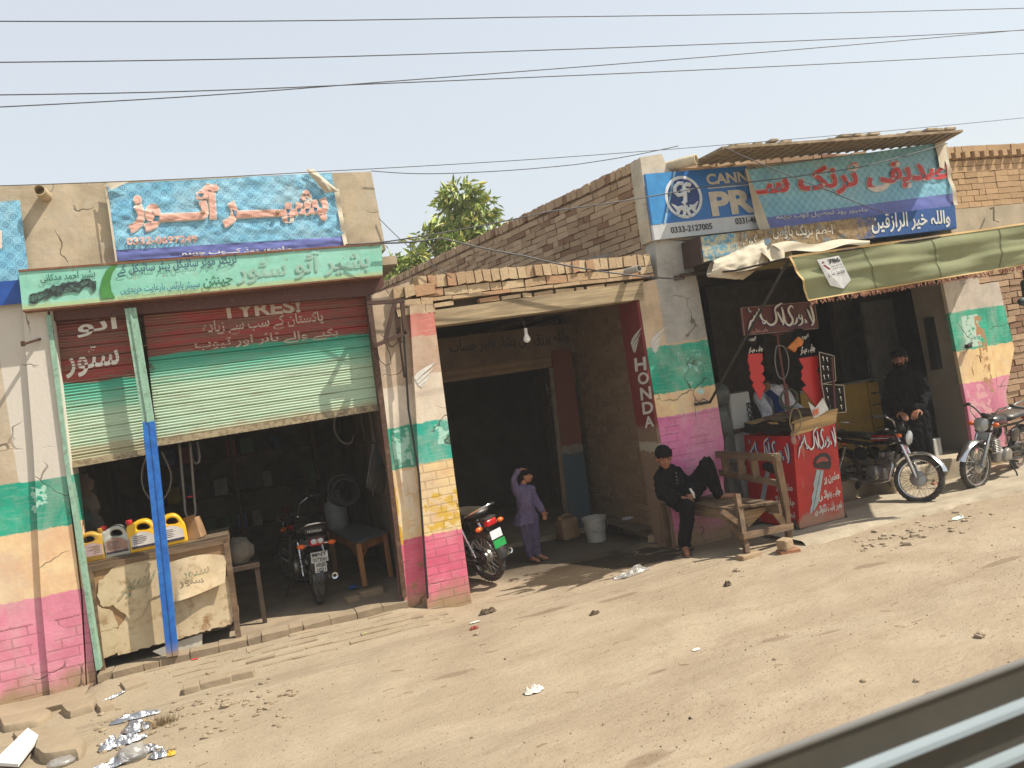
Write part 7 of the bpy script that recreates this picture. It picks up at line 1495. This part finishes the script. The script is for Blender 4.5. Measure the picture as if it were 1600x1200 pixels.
slab([(188,1070),(222,1060),(230,1068),(196,1080)], .025, 12, 'half buried brick end near the kerb bricks, right of the pink pier')
slab([(20,1150),(75,1140),(80,1152),(30,1166)], .03, 5, 'thin low stone slab against the plinth at the lower left')
mb = MB(); a, b, c_, d = onground(2, 1204, .03), onground(44, 1158, .05), onground(62, 1164, .05), onground(52, 1204, .03)
a, b, c_, d = onground(-10, 1206, .04), onground(46, 1155, .06), onground(64, 1166, .05), onground(30, 1206, .03); mb.prism([a, b, c_, d], (0,0,.02)); tag(build(mb, 'white_board', simple("white_foam_board", C(236, 236, 232, .82), .7, var=.04, dust=.03)), 'broken white foam board leaning on the ground at the lower left corner', 'board')
mb = MB(); R13 = random.Random(41)
for k in range(120):
    px_, py_ = R13.uniform(150, 470), 0; py_ = 1150-(px_-150)*.22+R13.gauss(0, 22); p = onground(px_, py_); s_ = R13.uniform(.006, .022)
    mb.ell(p+V((0,0,s_*.25)), (s_*1.3, s_, s_*.7), None, 8, 6, lambda d: 1+.5*noise.noise(d*2.3+V((k*1.7,0,0))))
build(mb, 'earth_crumbs', EARTHB, kind='stuff', label='crumbled earth and brick bits along the broken edge before the first shop', cat='rubble')
FOIL = simple("silver_foil", C(176, 178, 182, .85), .33, .85, var=.12, bump=.6, bsc=60, dust=.06); FILM = simple("clear_film", C(206, 202, 196, .6), .2, .0, var=.12, bump=.5, bsc=30, dust=.1, Alpha=.55)
def crumple(px, ln, wd, yaw, mat, name, label, cat, seed, amp=.03):
    p = onground(*px); mb = MB(); ca, sa = math.cos(yaw), math.sin(yaw)
    if 'foil' in name: ln *= 1.25; wd *= 1.35
    def sf(u, v_):
        x, y = (u-.5)*ln, (v_-.5)*wd*(1-.5*abs(2*u-1)**2+.3*noise.noise(V((u*4, seed, 1)))); h = amp*(.9+1.3*noise.noise(V((u*4+seed, v_*3, seed)))+.7*noise.noise(V((u*9, v_*7+seed, 2))))*(1-.7*abs(2*u-1)**3)*(1-.8*abs(2*v_-1)**2)
        q_ = V((p.x+x*ca-y*sa, p.y+x*sa+y*ca, 0)); q_.z = gh(q_.x, q_.y)+max(h, .003)+.004; return q_
    mb.grid(sf, 26, 14); return tag(build(mb, name, mat, smooth=25), label, cat)
crumple((173, 1090), .17, .035, .55, FOIL, 'foil_strip', 'flat white foil strip above the rubbish pile at the lower left', 'foil', 1, .01)
crumple((212, 1122), .26, .06, -.05, FOIL, 'crumpled_foil', 'long crumpled silver foil at the top of the rubbish pile', 'foil', 2, .03)
crumple((213, 1140), .13, .14, .9, FOIL, 'crumpled_foil', 'fan of crumpled silver foil in the middle of the rubbish pile', 'foil', 3, .035)
crumple((176, 1168), .13, .08, .3, FOIL, 'crumpled_foil', 'small ball of silver foil at the left of the rubbish pile', 'foil', 4, .04)
crumple((205, 1160), .15, .08, .3, FOIL, 'crumpled_foil', 'small ball of silver foil just above the clear bag in the rubbish pile', 'foil', 5, .04)
crumple((233, 1174), .10, .09, .2, FOIL, 'crumpled_foil', 'crumpled silver foil right of the clear bag in the rubbish pile', 'foil', 6, .03)
crumple((180, 1196), .22, .08, .3, FOIL, 'crumpled_foil', 'crumpled silver foil cut by the bottom edge of the photo', 'foil', 7, .035)
crumple((250, 1182), .10, .06, -.3, FOIL, 'crumpled_foil', 'dark silver foil beside the yellow wrapper', 'foil', 12, .03)
p = onground(208, 1188); mb = MB(); mb.ell(p+V((0,0,.04)), (.085,.06,.055), None, 22, 14, lambda d: 1+.2*noise.noise(d*3)+.1*noise.noise(d*9)); tag(build(mb, 'plastic_bag', FILM, smooth=50), 'cloudy knotted plastic bag in the rubbish pile at the lower left', 'plastic bag')
p = onground(96, 1196); mb = MB(); mb.ell(p+V((0,0,.02)), (.08,.06,.03), None, 18, 10, lambda d: 1+.25*noise.noise(d*3)); tag(build(mb, 'plastic_bag', FILM, smooth=50), 'flat cloudy plastic bag below the broken stone slab', 'plastic bag')
crumple((268, 1180), .05, .05, .2, paint("yellow_wrapper", C(224, 176, 40), .5), 'wrapper', 'small yellow wrapper at the right end of the rubbish pile', 'wrapper', 8, .02)
p = onground(230, 1142); mb = MB(); mb.torus(p+V((.01,0,.03)), (.3,.9,.3), .045, .004, 24, 5); tag(build(mb, 'twine_loop', simple("twine", C(190, 160, 110), .8)), 'loop of pale twine on the foil of the rubbish pile', 'twine')
crumple((988, 897), .40, .13, .12, FILM, 'plastic_film', 'crumpled clear plastic film on the ground at the edge of the wet patch', 'plastic film', 9, .035)
crumple((834, 1081), .13, .08, .1, simple("white_paper", C(232, 226, 212, .82), .8, var=.05), 'crumpled_paper', 'crumpled white paper alone on the bare ground in the foreground', 'paper', 10, .03)
RAG = simple("brown_rag", C(88, 68, 48, .7), .9, var=.3)
crumple((762, 958), .16, .07, .1, RAG, 'rag', 'dark brown rag lying before the pink brick pier', 'rag', 11, .035); crumple((929, 960), .09, .04, .0, RAG, 'rag', 'small dark scrap lying below the plastic film', 'rag', 13, .02); crumple((1137, 915), .07, .05, .1, RAG, 'rag', 'small dark crumpled scrap before the bench', 'rag', 14, .03)
crumple((741, 983), .075, .045, .0, paint("red_scrap", C(150, 50, 36), .7), 'scrap', 'small dark red scrap near the brown rag', 'scrap', 15, .015); crumple((305, 1031), .06, .025, .2, paint("red_bright", C(210, 40, 44), .6), 'scrap', 'small bright red scrap near the foot of the blue post', 'scrap', 16, .008)
crumple((742, 973), .09, .05, .1, simple("white_paper", C(232, 226, 212, .82), .8), 'paper_scrap', 'flat pale paper scrap beside the dark red scrap', 'paper', 17, .006); crumple((1088, 1016), .06, .03, .1, simple("white_paper", C(232, 226, 212, .82), .8), 'paper_scrap', 'tiny white paper scrap on the bare ground below the bench', 'paper', 18, .006)
crumple((1497, 811), .15, .07, .15, paint("green_white_packet", C(200, 220, 204, .8), .6, .25, C(40, 120, 70)), 'packet', 'white and green paper packet on the ground before the chrome front wheel', 'packet', 19, .02)
crumple((570, 990), .04, .02, .3, paint("lime_scrap", C(180, 200, 40), .6), 'scrap', 'tiny lime yellow scrap on the brick paving', 'scrap', 20, .006)
STN = simple("pale_stone", C(206, 186, 156, .52), .95, var=.2, dust=.2)
for k, (x, y, s_, lb) in enumerate(((1530, 996, .05, 'single pale stone on the bare ground at the right'), (1150, 893, .045, 'small pale stone near the dark scrap before the bench'), (745, 992, .035, 'grey pebble beside the dark red scrap'), (352, 1105, .05, 'dark earth clod below the loose paving bricks'), (1432, 1065, .03, 'small pale stone near the car window sill'), (1348, 1065, .03, 'dark little stone on the ground left of the car window sill'), (1211, 1031, .03, 'dark little stone in the open ground'))):
    p = onground(x, y); stone((p.x, p.y, p.z-.005), (s_*1.3, s_, s_*.8), k, lb, 'stone', 'stone', STN, k, 'loose bricks and stones', .5)
# pavement edge of broken concrete at the right
mb = MB(); R8 = random.Random(31)
for k in range(70):
    t = R8.random(); px = 1335+200*t+R8.gauss(0, 22); py = 852-48*t+R8.gauss(0, 9); p = onground(px, py); s_ = R8.uniform(.008, .035)*(1.6 if R8.random() < .08 else 1)
    t_ = MB(); t_.rbox((0,0,0), (s_*1.5, s_*1.2, s_*.7), s_*.15, 1, Matrix.Rotation(R8.random()*3, 3, 'Z')); mb.add([V(q_)*(1+.4*noise.noise(V(q_)*40+V((k,0,0))))+p+V((0,0,s_*.2)) for q_ in t_.v], t_.f)
build(mb, 'broken_concrete', STN, kind='stuff', label='strip of broken concrete bits along the pavement edge before the motorcycles', cat='rubble')
mb = MB(); P_ = [onground(*q_) for q_ in ((1110,812),(1250,842),(1335,868),(1430,832),(1540,800),(1700,790),(1700,730),(1450,740),(1200,790))]
def pav(u, v_):
    x = 4.75+u*5.6; y0 = 5.98+.22*noise.noise(V((x*1.1, 2, 0)))+.06*noise.noise(V((x*5, 2, 0)))-.12*max(0, min(1, (x-5)/2)); y = y0+(7.0-y0)*v_
    return V((x, y, gh(x, y)+ .055*min(1, v_*22)-.015+.004*noise.noise(V((x*4, y*4, 1)))))
mb.grid(pav, 90, 30); q = NM("cement_pavement"); p = q.pos(); n1 = q.noise(q.scale(p, (1, 2, 1)), 2.0, 6.0, .65); n2 = q.noise(p, 30.0, 5.0, .7)
c = q.mix(q.step(n1, .35, .65), C(196, 180, 152, .52), C(214, 198, 170, .56)); c = q.mix(q.math('MULTIPLY', q.step(n2, .5, .7), .3), c, C(150, 130, 102, .4))
build(mb, 'pavement', q.out(c, .92, 0.0, q.bump(n2, .4, .01)), smooth='all', kind='structure')
mb = MB(); R4 = random.Random(77)
for k in range(5200):
    x, y = R4.uniform(-2, 8.5), 2.8+R4.random()**1.2*4.2
    if noise.noise(V((x*.9, y*1.3, 9))) < R4.uniform(-.5, .35): continue
    s_ = R4.uniform(.003, .009)*(1.8 if R4.random() < .05 else 1); z = gh(x, y); a = R4.random()*6
    mb.add([(x+s_*math.cos(a+i*1.57)*R4.uniform(.7,1.3), y+s_*math.sin(a+i*1.57)*R4.uniform(.7,1.3), z-.002) for i in range(4)]+[(x, y, z+s_*.8)], [(0,1,4),(1,2,4),(2,3,4),(3,0,4)])
build(mb, 'pebbles', brickmat("pebble_mix", C(160, 134, 104, .45), C(206, 186, 156, .5), C(90, 74, 60, .4)), kind='stuff', label='tiny pebbles and crumbs scattered over the bare earth', cat='pebbles')
mb = MB()
for k in range(60):
    x, y = R4.uniform(-1.3, 7), R4.uniform(3.0, 6.6); a = R4.gauss(0, .5); L = R4.uniform(.03, .10); z = gh(x, y)+.004
    mb.tube([(x, y, z), (x+L*.5*math.cos(a), y+L*.5*math.sin(a)+R4.uniform(-.01,.01), z+.003), (x+L*math.cos(a), y+L*math.sin(a), z)], .0016, 4)
build(mb, 'dry_straw', simple("straw", C(150, 120, 80, .75), .9, dust=0), kind='stuff', label='bits of dry straw and twigs lying on the bare earth', cat='straw')
mb = MB(); p = onground(256, 1132)
for k in range(160):
    a = R4.random()*6.28; r_ = R4.random()*.09; q_ = p+V((math.cos(a)*r_, math.sin(a)*r_*.7, -.005)); h = R4.uniform(.03, .09); mb.add([q_, q_+V((.004,0,0)), q_+V((R4.gauss(0,.03), R4.gauss(0,.03), h))], [(0,1,2)])
build(mb, 'dry_grass', simple("dry_grass_blades", C(140, 116, 80, .7), .9, dust=0), kind='stuff', label='withered tuft of dry grass right of the rubbish pile', cat='grass')

# ================================================================== CAR WINDOW SILL (the photographer's own car)
car = thing('car_door', 'dark car door top, pale strips coloured as sky glints, blurred in the lower right foreground', 'car door', (.9, .5, .6))
yd = .45; DRK = simple("dark_rubber_trim", C(72, 68, 58, .7), .7, var=.1, bump=.05, dust=.05); zt0 = wy(1600, 1036, yd).z
ZS = [wy(1600, 1036, yd).z, wy(1600, 1043, yd).z, wy(1600, 1094, yd).z, wy(1600, 1112, yd).z, wy(1600, 1166, yd).z, wy(1600, 1185, yd).z]
GREYT = simple("grey_edge_glint", C(132, 130, 124, .65), .5, var=.05, bump=0, dust=0); PALET = simple("pale_sky_glint", C(170, 184, 190, .6), .4, .2, var=.05, bump=0, dust=0)  # edge highlight and sky reflection put into these two colours
mb = MB(); mb.box(-1.0, 2.4, yd+.003, yd+.008, ZS[5]-.06, ZS[0]-.001); build(mb, 'window_sill', DRK, car)
mb = MB(); mb.box(-1.0, 2.4, yd+.001, yd+.006, ZS[1]+.0015, ZS[0]+.0003); build(mb, 'sill_edge', GREYT, car)
for k in (2, 4):  # pale strips drawn where the sill reflects the sky
    mb = MB(); h = ZS[k]-ZS[k+1]; mb.prism([(-1.0, yd+.003, ZS[k]), (-1.0, yd-.004, ZS[k]-h*.25), (-1.0, yd-.005, ZS[k]-h*.7), (-1.0, yd+.003, ZS[k+1])], (3.4, 0, 0)); build(mb, 'glint_strip', PALET, car)
mb = MB(); mb.box(-1.0, 2.4, yd+.02, yd+.10, .45, ZS[5]-.055); build(mb, 'door_panel', simple("car_paint", C(120, 122, 122), .3, .4), car)

# ================================================================== ADDED HAZE (lifts the dark tones)
mb = MB(); mb.box(-420, 420, -60, 420, -1.2, 6.9)
hm = bpy.data.materials.new("tone_lift_haze"); hm.use_nodes = True; hn = hm.node_tree
hn.nodes.remove(hn.nodes["Principled BSDF"]); pv = hn.nodes.new("ShaderNodeVolumePrincipled"); pv.inputs["Color"].default_value = (.86, .84, .80, 1); pv.inputs["Density"].default_value = 0.0028
hn.links.new(pv.outputs[0], hn.nodes["Material Output"].inputs["Volume"])
build(mb, 'haze', hm, kind='stuff', label='thin haze volume added over the whole street to lift the darkest tones', cat='haze')
